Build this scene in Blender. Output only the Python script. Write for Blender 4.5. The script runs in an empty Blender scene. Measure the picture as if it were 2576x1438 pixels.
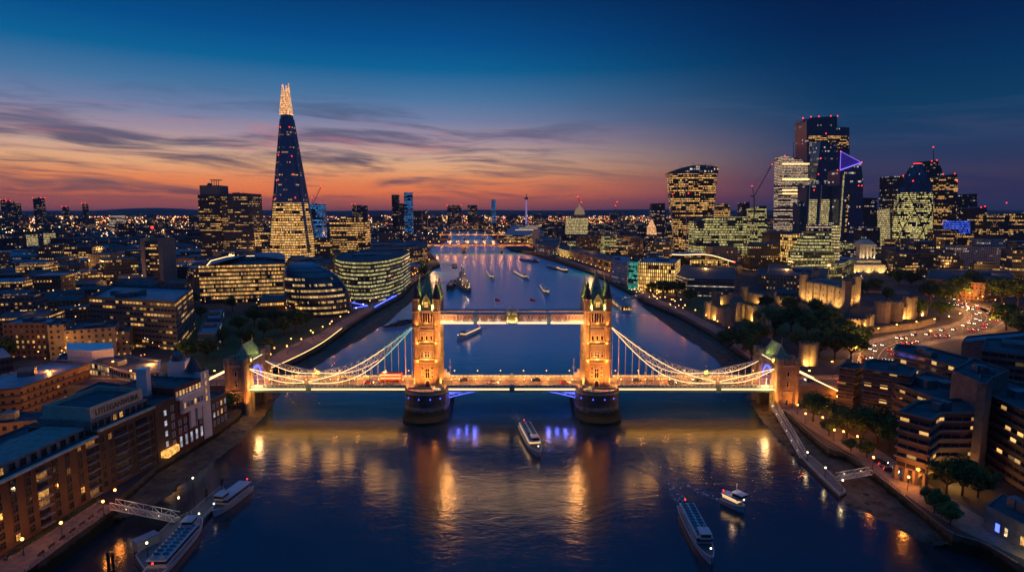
import bpy, math, random
from mathutils import Vector, Matrix
from mathutils.geometry import tessellate_polygon
R = math.radians
PI = math.pi
scene = bpy.context.scene
# ---------------------------------------------------------------- camera
F, CX, CY = 1500.0, 1288.0, 719.0
PITCH = math.atan(189.0 / 1500.0)
CAM = Vector((0.0, -286.0, 97.0))
cam_data = bpy.data.cameras.new('camera')
cam = bpy.data.objects.new('camera', cam_data)
scene.collection.objects.link(cam)
cam.location = CAM
cam.rotation_euler = (PI / 2 - PITCH, 0, 0)
cam_data.angle = 2 * math.atan(1288.0 / 1500.0)
cam_data.clip_start = 1.0
cam_data.clip_end = 60000.0
scene.camera = cam
scene.view_settings.view_transform = 'Standard'
scene.view_settings.look = 'None'
scene.view_settings.exposure = 0.0
scene.view_settings.gamma = 1.0
cy = scene.cycles
cy.use_denoising = True
cy.max_bounces = 6
cy.diffuse_bounces = 2
cy.glossy_bounces = 3
cy.transmission_bounces = 3
cy.transparent_max_bounces = 6
cy.sample_clamp_indirect = 2.0
cy.sample_clamp_direct = 0.0
cy.caustics_reflective = False
cy.caustics_refractive = False
try:
    cy.use_light_tree = True
except Exception:
    pass


def s2l(r, g, b):
    def f(c):
        c /= 255.0
        return c / 12.92 if c <= 0.04045 else ((c + 0.055) / 1.055) ** 2.4
    return (f(r), f(g), f(b), 1.0)


class N:
    """tiny node helper"""
    def __init__(s, tree):
        s.t = tree
        s.n = tree.nodes
        s.l = tree.links

    def put(s, sock, val):
        if hasattr(val, 'is_linked') or isinstance(val, bpy.types.NodeSocket):
            s.l.new(val, sock)
        else:
            sock.default_value = val

    def m(s, op, a, b=None, c=None, clamp=False):
        n = s.n.new('ShaderNodeMath')
        n.operation = op
        n.use_clamp = clamp
        s.put(n.inputs[0], a)
        if b is not None:
            s.put(n.inputs[1], b)
        if c is not None:
            s.put(n.inputs[2], c)
        return n.outputs[0]

    def mix(s, f, a, b, mode='MIX'):
        n = s.n.new('ShaderNodeMix')
        n.data_type = 'RGBA'
        n.blend_type = mode
        s.put(n.inputs[0], f)
        s.put(n.inputs[6], a)
        s.put(n.inputs[7], b)
        return n.outputs[2]

    def comb(s, x, y, z=0.0):
        n = s.n.new('ShaderNodeCombineXYZ')
        for i, q in enumerate((x, y, z)):
            s.put(n.inputs[i], q)
        return n.outputs[0]

    def sep(s, v):
        n = s.n.new('ShaderNodeSeparateXYZ')
        s.l.new(v, n.inputs[0])
        return n.outputs

    def white(s, v):
        n = s.n.new('ShaderNodeTexWhiteNoise')
        n.noise_dimensions = '3D'
        s.l.new(v, n.inputs['Vector'])
        return n.outputs['Value']

    def noise(s, v, scale, detail=3.0, rough=0.5, dist=0.0):
        n = s.n.new('ShaderNodeTexNoise')
        if v is not None:
            s.l.new(v, n.inputs['Vector'])
        n.inputs['Scale'].default_value = scale
        n.inputs['Detail'].default_value = detail
        n.inputs['Roughness'].default_value = rough
        n.inputs['Distortion'].default_value = dist
        return n.outputs[0]

    def ramp(s, f, stops, interp='LINEAR'):
        n = s.n.new('ShaderNodeValToRGB')
        r = n.color_ramp
        r.interpolation = interp
        while len(r.elements) > 1:
            r.elements.remove(r.elements[-1])
        r.elements[0].position = stops[0][0]
        r.elements[0].color = stops[0][1]
        for p, c in stops[1:]:
            e = r.elements.new(p)
            e.color = c
        s.put(n.inputs[0], f)
        return n.outputs[0]

    def smooth(s, x, a, b):
        n = s.n.new('ShaderNodeMapRange')
        n.interpolation_type = 'SMOOTHSTEP'
        s.put(n.inputs[0], x)
        n.inputs[1].default_value = a
        n.inputs[2].default_value = b
        return n.outputs[0]


# ---------------------------------------------------------------- sky (dusk, after sunset)
world = bpy.data.worlds.new('World')
scene.world = world
world.use_nodes = True
w = N(world.node_tree)
w.n.clear()
tc = w.n.new('ShaderNodeTexCoord')
X, Y, Z = w.sep(tc.outputs['Generated'])
elev = w.m('MULTIPLY', w.m('ARCSINE', Z), 57.2958)
az = w.m('MULTIPLY', w.m('ARCTAN2', X, Y), 57.2958)
ef = w.m('DIVIDE', w.m('MAXIMUM', elev, 0.0), 60.0)


def stops(lst):
    return [(e / 60.0, s2l(*c)) for e, c in lst]


glow = w.ramp(ef, stops([(0, (118, 68, 76)), (0.7, (186, 94, 74)), (1.6, (240, 122, 70)), (2.8, (240, 142, 88)), (3.9, (236, 172, 124)), (5.2, (208, 170, 150)),
                         (6.6, (166, 146, 162)), (8.2, (118, 130, 166)), (10.2, (74, 118, 162)), (12.6, (14, 98, 150)), (15, (5, 78, 138)), (18.5, (4, 56, 110)),
                         (28, (5, 54, 112)), (44, (18, 86, 154)), (60, (32, 110, 184))]))
side = w.ramp(ef, stops([(0, (44, 40, 70)), (1.5, (50, 46, 80)), (3.5, (48, 54, 90)), (5.5, (36, 60, 98)), (8, (14, 60, 98)), (11, (4, 50, 92)),
                         (14.5, (3, 36, 80)), (18.5, (2, 24, 66)), (28, (5, 46, 106)), (44, (18, 84, 152)), (60, (32, 110, 184))]))
gf = w.m('SUBTRACT', 1.0, w.smooth(az, -9.0, 30.0))
gl = w.smooth(az, -95.0, -48.0)
gf = w.m('MULTIPLY', gf, gl)
# left edge dimmer near the horizon
sky = w.mix(gf, side, glow)
# streaky clouds
warp = w.noise(w.comb(w.m('MULTIPLY', az, 0.05), w.m('MULTIPLY', elev, 0.2), 3.1), 1.0, 2.0)
eb = w.m('ADD', w.m('ADD', elev, w.m('MULTIPLY', az, 0.035)), w.m('MULTIPLY', warp, 3.2))
cv = w.comb(w.m('MULTIPLY', az, 0.05), w.m('MULTIPLY', eb, 0.55), 0.0)
c1 = w.noise(cv, 0.95, 5.0, 0.56, 0.6)
c2 = w.noise(w.comb(w.m('MULTIPLY', az, 0.16), w.m('MULTIPLY', eb, 1.6), 7.0), 1.2, 5.0, 0.6, 0.5)
cn = w.m('ADD', w.m('MULTIPLY', c1, 0.72), w.m('MULTIPLY', c2, 0.28))
cm = w.smooth(cn, 0.45, 0.62)
band = w.m('MULTIPLY', w.smooth(elev, 0.2, 1.6), w.m('SUBTRACT', 1.0, w.smooth(elev, 7.5, 11.5)))
cm = w.m('MULTIPLY', w.m('MULTIPLY', cm, band), w.m('ADD', 0.12, w.m('MULTIPLY', gf, 0.8)))
ccol = w.ramp(ef, stops([(0.5, (100, 60, 74)), (2.5, (118, 86, 92)), (4.5, (74, 72, 96)), (6.5, (100, 94, 122)), (8.5, (72, 92, 126)), (11, (54, 94, 132))]))
sky = w.mix(cm, sky, ccol)
c3 = w.noise(w.comb(w.m('MULTIPLY', az, 0.06), w.m('MULTIPLY', eb, 0.75), 21.0), 1.2, 6.0, 0.62, 1.0)
pm = w.m('MULTIPLY', w.m('MULTIPLY', w.smooth(c3, 0.52, 0.68), w.m('MULTIPLY', w.smooth(elev, 3.6, 5.2), w.m('SUBTRACT', 1.0, w.smooth(elev, 7.0, 8.8)))), w.m('MULTIPLY', gf, 0.38))
sky = w.mix(pm, sky, s2l(196, 120, 126))
bg = w.n.new('ShaderNodeBackground')
w.l.new(sky, bg.inputs[0])
bg.inputs[1].default_value = 1.0
wo = w.n.new('ShaderNodeOutputWorld')
w.l.new(bg.outputs[0], wo.inputs[0])
world.cycles.sampling_method = 'MANUAL'
world.cycles.sample_map_resolution = 512

# ---------------------------------------------------------------- helpers
ST, CT = math.sin(PITCH), math.cos(PITCH)


def ray(u, v):
    a, b = (u - CX) / F, (CY - v) / F
    return Vector((a, CT + b * ST, -ST + b * CT))


def G(u, v, z=5.0):
    d = ray(u, v)
    t = (z - CAM.z) / d.z
    p = CAM + d * t
    return (p.x, p.y)


def DY(u, v, y):
    d = ray(u, v)
    t = (y - CAM.y) / d.y
    p = CAM + d * t
    return p


def prop(o, label=None, cat=None, group=None, kind=None):
    if label:
        o['label'] = label
    if cat:
        o['category'] = cat
    if group:
        o['group'] = group
    if kind:
        o['kind'] = kind
    return o


def link(o):
    scene.collection.objects.link(o)
    return o


def thing(name, label, cat, loc=(0, 0, 0), group=None):
    o = link(bpy.data.objects.new(name, None))
    o.location = loc
    o.empty_display_size = 0.5
    return prop(o, label, cat, group)


class MB:
    def __init__(s, org=(0, 0, 0)):
        s.v, s.f, s.uv, s.sm, s.mi = [], [], [], [], []
        s.o = Vector(org)
        s.smooth = False
        s.mat = 0

    def face(s, pts, uvs=None):
        i = len(s.v)
        s.v.extend([tuple(p) for p in pts])
        s.f.append(tuple(range(i, i + len(pts))))
        s.uv.extend(uvs if uvs else [(0.0, 0.0)] * len(pts))
        s.sm.append(s.smooth)
        s.mi.append(s.mat)

    def box(s, x0, x1, y0, y1, z0, z1, faces='xXyYzZ'):
        P = lambda x, y, z: (x, y, z)
        W, D_, H = x1 - x0, y1 - y0, z1 - z0
        if 'y' in faces: s.face([P(x0, y0, z0), P(x1, y0, z0), P(x1, y0, z1), P(x0, y0, z1)], [(0, z0), (W, z0), (W, z1), (0, z1)])
        if 'X' in faces: s.face([P(x1, y0, z0), P(x1, y1, z0), P(x1, y1, z1), P(x1, y0, z1)], [(W, z0), (W + D_, z0), (W + D_, z1), (W, z1)])
        if 'Y' in faces: s.face([P(x1, y1, z0), P(x0, y1, z0), P(x0, y1, z1), P(x1, y1, z1)], [(W + D_, z0), (2 * W + D_, z0), (2 * W + D_, z1), (W + D_, z1)])
        if 'x' in faces: s.face([P(x0, y1, z0), P(x0, y0, z0), P(x0, y0, z1), P(x0, y1, z1)], [(2 * W + D_, z0), (2 * W + 2 * D_, z0), (2 * W + 2 * D_, z1), (2 * W + D_, z1)])
        if 'Z' in faces: s.face([P(x0, y0, z1), P(x1, y0, z1), P(x1, y1, z1), P(x0, y1, z1)], [(x0, y0), (x1, y0), (x1, y1), (x0, y1)])
        if 'z' in faces: s.face([P(x0, y1, z0), P(x1, y1, z0), P(x1, y0, z0), P(x0, y0, z0)])
        return s

    def prism(s, poly, z0, z1, top=True, bot=False, topmat=None):
        if area(poly) < 0:
            poly = poly[::-1]
        d = 0.0
        n = len(poly)
        for i in range(n):
            a, b = poly[i], poly[(i + 1) % n]
            L = math.hypot(b[0] - a[0], b[1] - a[1])
            s.face([(a[0], a[1], z0), (b[0], b[1], z0), (b[0], b[1], z1), (a[0], a[1], z1)], [(d, z0), (d + L, z0), (d + L, z1), (d, z1)])
            d += L
        sm, m = s.smooth, s.mat
        s.smooth = False
        if topmat is not None:
            s.mat = topmat
        if top:
            s.cap(poly, z1, True)
        if bot:
            s.cap(poly, z0, False)
        s.smooth, s.mat = sm, m
        return s

    def cap(s, poly, z, up=True):
        if len(poly) == 4 or convex(poly):
            q = poly if up else poly[::-1]
            s.face([(p[0], p[1], z) for p in q], [(p[0], p[1]) for p in q])
        else:
            tri = tessellate_polygon([[Vector((p[0], p[1], 0)) for p in poly]])
            for t in tri:
                pts = [poly[i] for i in t]
                if (area(pts) < 0) == up:
                    pts = pts[::-1]
                s.face([(p[0], p[1], z) for p in pts], [(p[0], p[1]) for p in pts])

    def loft(s, rings, cap0=False, cap1=True, closed=True):
        n = len(rings[0])
        rng = n if closed else n - 1
        for a, b in zip(rings, rings[1:]):
            d = 0.0
            for i in range(rng):
                j = (i + 1) % n
                L = (Vector(a[j]) - Vector(a[i])).length
                s.face([a[i], a[j], b[j], b[i]], [(d, a[i][2]), (d + L, a[j][2]), (d + L, b[j][2]), (d, b[i][2])])
                d += L
        sm = s.smooth
        s.smooth = False
        if cap1:
            s.face(rings[-1], [(p[0], p[1]) for p in rings[-1]])
        if cap0:
            s.face(rings[0][::-1])
        s.smooth = sm
        return s

    def tube(s, a, b, r0, r1=None, n=6, caps=True):
        a, b = Vector(a), Vector(b)
        r1 = r0 if r1 is None else r1
        d = (b - a)
        if d.length < 1e-6:
            return s
        d.normalize()
        up = Vector((0, 0, 1)) if abs(d.z) < 0.95 else Vector((1, 0, 0))
        e1 = d.cross(up).normalized()
        e2 = d.cross(e1)
        ra = [tuple(a + (e1 * math.cos(t) - e2 * math.sin(t)) * r0) for t in [2 * PI * i / n for i in range(n)]]
        rb = [tuple(b + (e1 * math.cos(t) - e2 * math.sin(t)) * r1) for t in [2 * PI * i / n for i in range(n)]]
        for i in range(n):
            j = (i + 1) % n
            s.face([ra[j], ra[i], rb[i], rb[j]])
        if caps:
            s.face(rb[::-1])
            s.face(ra)
        return s

    def path(s, pts, r, n=6):
        for a, b in zip(pts, pts[1:]):
            s.tube(a, b, r, r, n)
        return s

    def bar(s, a, b, w, h):
        """rectangular bar from a to b, width w (horizontal), height h"""
        a, b = Vector(a), Vector(b)
        d = (b - a)
        sd = Vector((-d.y, d.x, 0))
        sd = sd.normalized() * (w / 2) if sd.length > 1e-6 else Vector((w / 2, 0, 0))
        up = d.cross(sd).normalized() * (h / 2)
        if up.z < 0:
            up = -up
        A = [a - sd - up, a + sd - up, a + sd + up, a - sd + up]
        B = [b - sd - up, b + sd - up, b + sd + up, b - sd + up]
        for i in range(4):
            j = (i + 1) % 4
            s.face([A[j], A[i], B[i], B[j]])
        s.face(A)
        s.face(B[::-1])
        return s

    def obox(s, cx, cy_, z0, L, W, H, ang=0.0):
        c, q = math.cos(ang), math.sin(ang)
        poly = [(cx + x * c - y * q, cy_ + x * q + y * c) for x, y in ((-L / 2, -W / 2), (L / 2, -W / 2), (L / 2, W / 2), (-L / 2, W / 2))]
        return s.prism(poly, z0, z0 + H, True, True)

    def ball(s, c, r, n=6, m=4, sz=1.0):
        rings = []
        for k in range(1, m):
            t = PI * k / m
            rings.append([(c[0] + r * math.sin(t) * math.cos(2 * PI * i / n), c[1] + r * math.sin(t) * math.sin(2 * PI * i / n), c[2] - r * sz * math.cos(t)) for i in range(n)])
        lo, hi = (c[0], c[1], c[2] - r * sz), (c[0], c[1], c[2] + r * sz)
        for i in range(n):
            j = (i + 1) % n
            s.face([lo, rings[0][j], rings[0][i]])
            s.face([rings[-1][i], rings[-1][j], hi])
        return s.loft(rings, False, False)

    def build(s, name, mat, parent=None, **kw):
        me = bpy.data.meshes.new(name)
        ox, oy, oz = s.o
        me.from_pydata([(x - ox, y - oy, z - oz) for x, y, z in s.v], [], s.f)
        uvl = me.uv_layers.new(name='UVMap')
        flat = [c for p in s.uv for c in p]
        uvl.data.foreach_set('uv', flat)
        me.polygons.foreach_set('use_smooth', s.sm)
        mats = mat if isinstance(mat, (list, tuple)) else [mat]
        for m_ in mats:
            me.materials.append(m_)
        if any(s.mi):
            me.polygons.foreach_set('material_index', s.mi)
        me.update()
        o = link(bpy.data.objects.new(name, me))
        if parent is not None:
            o.parent = parent
        elif s.o.length > 0:
            o.location = s.o
        return prop(o, **kw) if kw else o


def area(p):
    return 0.5 * sum(p[i][0] * p[(i + 1) % len(p)][1] - p[(i + 1) % len(p)][0] * p[i][1] for i in range(len(p)))


def convex(p):
    n = len(p)
    sg = 0
    for i in range(n):
        a, b, c = p[i], p[(i + 1) % n], p[(i + 2) % n]
        x = (b[0] - a[0]) * (c[1] - b[1]) - (b[1] - a[1]) * (c[0] - b[0])
        if abs(x) < 1e-9:
            continue
        if sg and (x > 0) != (sg > 0):
            return False
        sg = x
    return True


def inset(poly, d):
    """offset a polygon inward by d (mitred)"""
    if area(poly) < 0:
        poly = poly[::-1]
    n = len(poly)
    out = []
    for i in range(n):
        p0, p1, p2 = Vector(poly[i - 1]), Vector(poly[i]), Vector(poly[(i + 1) % n])
        a, b = (p1 - p0).normalized(), (p2 - p1).normalized()
        na, nb = Vector((-a.y, a.x)), Vector((-b.y, b.x))
        m_ = (na + nb)
        if m_.length < 1e-5:
            m_ = na
        m_.normalize()
        k = d / max(0.35, m_.dot(na))
        out.append((p1.x + m_.x * k, p1.y + m_.y * k))
    return out


def ngon(cx, cy_, rx, ry, n, rot=0.0, z=None):
    p = [(cx + rx * math.cos(rot + 2 * PI * i / n), cy_ + ry * math.sin(rot + 2 * PI * i / n)) for i in range(n)]
    return p if z is None else [(a, b, z) for a, b in p]


def duptree(root, loc=None, rotz=None, label=None, scale=None, group=None):
    r = root.copy()
    link(r)
    if loc is not None:
        r.location = loc
    if rotz is not None:
        r.rotation_euler = (0, 0, rotz)
    if scale is not None:
        r.scale = (scale,) * 3 if not isinstance(scale, tuple) else scale
    if label:
        r['label'] = label
    if group:
        r['group'] = group
    for ch in list(root.children):
        c = ch.copy()
        link(c)
        c.parent = r
        for g in list(ch.children):
            d = g.copy()
            link(d)
            d.parent = c
    return r


# ---------------------------------------------------------------- materials
MATS = {}


def mat_new(name):
    m = bpy.data.materials.new(name)
    m.use_nodes = True
    n = N(m.node_tree)
    b = n.n['Principled BSDF']
    MATS[name] = m
    return m, n, b


def pbr(name, col, rough=0.7, metal=0.0, var=0.25, vscale=0.4, bump=0.0, spec=0.4):
    m, n, b = mat_new(name)
    t = n.n.new('ShaderNodeTexCoord')
    nz = n.noise(t.outputs['Object'], vscale, 6.0, 0.62)
    lo = tuple(c * (1 - var) for c in col[:3]) + (1,)
    hi = tuple(min(1, c * (1 + var)) for c in col[:3]) + (1,)
    n.l.new(n.mix(n.smooth(nz, 0.3, 0.7), lo, hi), b.inputs['Base Color'])
    b.inputs['Roughness'].default_value = rough
    b.inputs['Metallic'].default_value = metal
    b.inputs['Specular IOR Level'].default_value = spec
    if bump:
        bn = n.n.new('ShaderNodeBump')
        bn.inputs['Strength'].default_value = bump
        bn.inputs['Distance'].default_value = 0.2
        n.l.new(n.noise(t.outputs['Object'], vscale * 6, 4.0), bn.inputs['Height'])
        n.l.new(bn.outputs[0], b.inputs['Normal'])
    return m


def emit(name, col, strength, sampling=None):
    m, n, b = mat_new(name)
    b.inputs['Base Color'].default_value = (col[0] * .5, col[1] * .5, col[2] * .5, 1)
    b.inputs['Emission Color'].default_value = tuple(col[:3]) + (1,)
    b.inputs['Emission Strength'].default_value = strength
    b.inputs['Roughness'].default_value = 0.5
    if sampling:
        m.cycles.emission_sampling = sampling
    return m


def stone(name, col, bw=0.9, bh=0.45, rough=0.85, tide=None):
    """ashlar / brick masonry with joints, patchy tone"""
    m, n, b = mat_new(name)
    t = n.n.new('ShaderNodeTexCoord')
    br = n.n.new('ShaderNodeTexBrick')
    n.l.new(t.outputs['UV'], br.inputs['Vector'])
    br.inputs['Scale'].default_value = 1.0
    br.inputs['Brick Width'].default_value = bw
    br.inputs['Row Height'].default_value = bh
    br.inputs['Mortar Size'].default_value = 0.035
    br.inputs['Color1'].default_value = tuple(c * 0.82 for c in col) + (1,)
    br.inputs['Color2'].default_value = tuple(c * 1.12 for c in col) + (1,)
    br.inputs['Mortar'].default_value = tuple(c * 0.5 for c in col) + (1,)
    nz = n.noise(t.outputs['Object'], 0.22, 6.0, 0.65)
    c2 = n.mix(n.smooth(nz, 0.35, 0.75), br.outputs[0], tuple(c * 0.5 for c in col) + (1,))
    if tide:   # weed and silt below the high water mark
        _x, _y, z_ = n.sep(t.outputs['Object'])
        edge = n.m('ADD', z_, n.m('MULTIPLY', n.m('SUBTRACT', n.noise(t.outputs['Object'], .5, 4.0), .5), 2.6))
        c2 = n.mix(n.smooth(edge, tide - .5, tide + .6), (.018, .022, .010, 1), c2)
    n.l.new(c2, b.inputs['Base Color'])
    b.inputs['Roughness'].default_value = rough
    b.inputs['Specular IOR Level'].default_value = 0.2
    return m


def facade(name, wall, glass=(0.02, 0.03, 0.04), bay=3.0, fl=3.6, ww=0.7, wh=0.55, lit=0.5, ca=(1, .62, .22), cb=(1, .8, .45), st=1.3, wrough=0.75,
           metal=0.0, grough=0.12, mull=0.0, cluster=5.0):
    """wall with a grid of windows, some of them lit; UV is in metres"""
    m, n, b = mat_new(name)
    t = n.n.new('ShaderNodeTexCoord')
    oi = n.n.new('ShaderNodeObjectInfo')
    u, v, _ = n.sep(t.outputs['UV'])
    seed = n.m('MULTIPLY', oi.outputs['Random'], 57.0)
    a = n.m('DIVIDE', u, bay)
    q = n.m('DIVIDE', v, fl)
    fa, fb = n.m('FRACT', a), n.m('FRACT', q)
    ia, ib = n.m('FLOOR', a), n.m('FLOOR', q)
    mk = n.m('MULTIPLY', n.m('LESS_THAN', n.m('ABSOLUTE', n.m('SUBTRACT', fa, 0.5)), ww / 2), n.m('LESS_THAN', n.m('ABSOLUTE', n.m('SUBTRACT', fb, 0.5)), wh / 2))
    if mull:
        mu = n.m('FRACT', n.m('DIVIDE', u, mull))
        mk = n.m('MULTIPLY', mk, n.m('GREATER_THAN', mu, 0.14))
    r1 = n.white(n.comb(ia, ib, seed))
    r2 = n.white(n.comb(n.m('FLOOR', n.m('DIVIDE', a, cluster)), ib, n.m('ADD', seed, 11.3)))
    r3 = n.white(n.comb(ib, 3.7, n.m('ADD', seed, 23.1)))
    sc = n.m('ADD', n.m('ADD', n.m('MULTIPLY', r1, 0.2), n.m('MULTIPLY', r2, 0.42)), n.m('MULTIPLY', r3, 0.38))
    on = n.m('SUBTRACT', 1.0, n.smooth(sc, lit - .07, lit + .03))
    r4 = n.white(n.comb(ia, ib, n.m('ADD', seed, 5.5)))
    inner = n.noise(t.outputs['UV'], 1.6, 2.0)
    br = n.m('MULTIPLY', n.m('ADD', 0.3, n.m('MULTIPLY', n.m('MULTIPLY', r4, r4), 0.75)), n.m('ADD', 0.5, n.m('MULTIPLY', inner, 0.8)))
    br = n.m('MULTIPLY', br, n.m('ADD', 0.65, n.m('MULTIPLY', fb, 0.5)))
    es = n.m('MULTIPLY', n.m('MULTIPLY', mk, on), n.m('MULTIPLY', br, st * 1.05))
    n.l.new(n.mix(n.white(n.comb(ib, ia, seed)), tuple(ca) + (1,), tuple(cb) + (1,)), b.inputs['Emission Color'])
    n.l.new(es, b.inputs['Emission Strength'])
    nz = n.noise(t.outputs['Object'], 0.15, 5.0, 0.6)
    wc = n.mix(n.smooth(nz, 0.3, 0.75), tuple(c * 1.15 for c in wall) + (1,), tuple(c * 0.65 for c in wall) + (1,))
    n.l.new(n.mix(mk, wc, tuple(glass) + (1,)), b.inputs['Base Color'])
    n.l.new(n.m('ADD', wrough, n.m('MULTIPLY', mk, grough - wrough)), b.inputs['Roughness'])
    b.inputs['Metallic'].default_value = metal
    m.cycles.emission_sampling = 'NONE'
    return m


WARM, WARM2, COOL = (1, .43, .075), (1, .60, .21), (.85, .92, 1.0)
M = {}
M['stone'] = stone('tower_stone', (0.42, 0.33, 0.22))
M['trim'] = pbr('pale_trim_stone', (0.55, 0.48, 0.36), 0.8, var=0.2)
M['granite'] = stone('pier_granite', (0.18, 0.155, 0.13), 1.8, 0.7, tide=4.2)
M['slate'] = pbr('slate_roof', (0.06, 0.065, 0.07), 0.6, var=0.35, vscale=0.8)
M['greenroof'] = pbr('green_slate_roof', (0.30, 0.36, 0.2), 0.6, var=0.4, vscale=0.7)
M['lead'] = pbr('lead', (0.1, 0.11, 0.12), 0.5, 0.3)
M['gold'] = pbr('gilding', (0.8, 0.55, 0.15), 0.3, 0.9, var=0.1)
M['bluesteel'] = pbr('painted_blue_steel', (0.14, 0.27, 0.36), 0.45, var=0.15)
M['whitesteel'] = pbr('white_painted_steel', (0.62, 0.64, 0.62), 0.45, var=0.12)
M['darksteel'] = pbr('dark_steel', (0.05, 0.055, 0.06), 0.5, 0.4)
M['asphalt'] = pbr('asphalt', (0.055, 0.052, 0.05), 0.8, var=0.2, vscale=0.5)
M['paving'] = pbr('paving', (0.16, 0.14, 0.12), 0.85, var=0.25, vscale=0.7)
M['cream'] = pbr('cream_paint', (0.6, 0.52, 0.36), 0.6, var=0.12)
M['concrete'] = pbr('concrete', (0.24, 0.22, 0.2), 0.85, var=0.25)
M['darkroof'] = pbr('dark_felt_roof', (0.06, 0.065, 0.075), 0.75, var=0.35, vscale=0.15)
M['paleroof'] = pbr('pale_metal_roof', (0.2, 0.23, 0.27), 0.5, var=0.3, vscale=0.12)
M['darkglass'] = pbr('dark_glass', (0.015, 0.02, 0.028), 0.08, 0.0, var=0.1, spec=0.8)
M['plant'] = pbr('roof_plant_metal', (0.16, 0.17, 0.18), 0.6, 0.3, var=0.3)
M['brick'] = stone('brown_brick', (0.20, 0.135, 0.085), 0.45, 0.15)
M['redbrick'] = stone('red_brick', (0.24, 0.10, 0.07), 0.45, 0.15)
M['white'] = pbr('white_paint', (0.72, 0.72, 0.7), 0.5, var=0.08)
M['mud'] = pbr('river_mud', (0.085, 0.065, 0.045), 0.8, var=0.5, vscale=0.25, bump=0.6)
M['grassm'] = pbr('lawn', (0.035, 0.07, 0.02), 0.95, var=0.4, vscale=0.3)
M['ground'] = pbr('city_ground', (0.035, 0.034, 0.035), 0.9, var=0.5, vscale=0.03)
M['wall'] = stone('river_wall', (0.14, 0.12, 0.09), 1.4, 0.6, tide=3.2)
M['bark'] = pbr('bark', (0.07, 0.05, 0.035), 0.9)
M['hill'] = pbr('far_hill', (0.02, 0.025, 0.035), 1.0)
M['rubber'] = pbr('rubber', (0.02, 0.02, 0.02), 0.8)
M['bluepaint'] = pbr('blue_paint', (0.03, 0.12, 0.5), 0.4)
M['redpaint'] = pbr('red_paint', (0.5, 0.03, 0.02), 0.35, var=0.08)
M['greenpaint'] = pbr('green_paint', (0.10, 0.26, 0.09), 0.5, var=0.15)
# sources of light
M['strip'] = emit('warm_light_strip', (1, .56, .2), 3.2)
M['chainlight'] = emit('white_chain_light', (1, .60, .27), 3.0)
M['teallight'] = emit('teal_chain_light', (.25, .8, .72), 1.3)
M['bluelight'] = emit('blue_lamp', (.06, .1, 1), 4.0)
M['lamp'] = emit('warm_lamp_globe', (1, .50, .13), 4.5)
M['lampw'] = emit('white_lamp_globe', (1, .8, .5), 4.0)
M['farlamp'] = emit('far_warm_lamp', (1, .50, .13), 3.5, 'NONE')
M['farlampw'] = emit('far_white_lamp', (1, .8, .5), 3.0, 'NONE')
M['redlamp'] = emit('red_beacon', (1, .03, .02), 4.0, 'NONE')


def emit_var(name, col, strength):
    # a lit room behind glass: uneven, with curtains and furniture
    m, n, b = mat_new(name)
    t = n.n.new('ShaderNodeTexCoord')
    oi = n.n.new('ShaderNodeObjectInfo')
    x, y, z = n.sep(t.outputs['Object'])
    v = n.comb(n.m('ADD', x, n.m('MULTIPLY', oi.outputs['Random'], 91.0)), y, z)
    a = n.noise(v, 1.1, 3.0)
    c = n.smooth(n.noise(v, 3.5, 1.0), .35, .6)
    e = n.m('MULTIPLY', n.m('MULTIPLY', n.m('POWER', a, 1.6), n.m('ADD', .35, n.m('MULTIPLY', c, .65))), n.m('MULTIPLY', n.m('ADD', .5, n.m('MULTIPLY', oi.outputs['Random'], 1.1)), strength * 3.0))
    n.l.new(n.mix(c, tuple(q * w_ for q, w_ in zip(col, (1, .8, .6))) + (1,), tuple(col) + (1,)), b.inputs['Emission Color'])
    n.l.new(e, b.inputs['Emission Strength'])
    b.inputs['Base Color'].default_value = (.05, .04, .03, 1)
    b.inputs['Roughness'].default_value = .15
    m.cycles.emission_sampling = 'NONE'
    return m


M['winlit'] = emit_var('lit_window_pane', (1, .55, .16), 1.0)
M['winlit2'] = emit_var('lit_window_pane_pale', (1, .76, .42), 0.9)
M['head'] = emit('headlight', (1, .86, .62), 6.0, 'NONE')
M['tail'] = emit('tail_light', (1, .03, .02), 5.0, 'NONE')


def light(kind, loc, energy, col, parent=None, name='lamp_light', size=0.5, target=None, spot=60, blend=0.6):
    d = bpy.data.lights.new(name, kind)
    d.energy = energy
    d.color = col
    if kind == 'SPOT':
        d.spot_size = R(spot)
        d.spot_blend = blend
    if kind == 'AREA':
        d.size = size
    else:
        d.shadow_soft_size = size
    o = link(bpy.data.objects.new(name, d))
    o.location = loc
    if target is not None:
        o.rotation_euler = (Vector(target) - Vector(loc)).to_track_quat('-Z', 'Y').to_euler()
    if parent is not None:
        o.parent = parent
        o.location = Vector(loc) - parent.location
    return o


AMB = (1, .28, .035)

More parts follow.
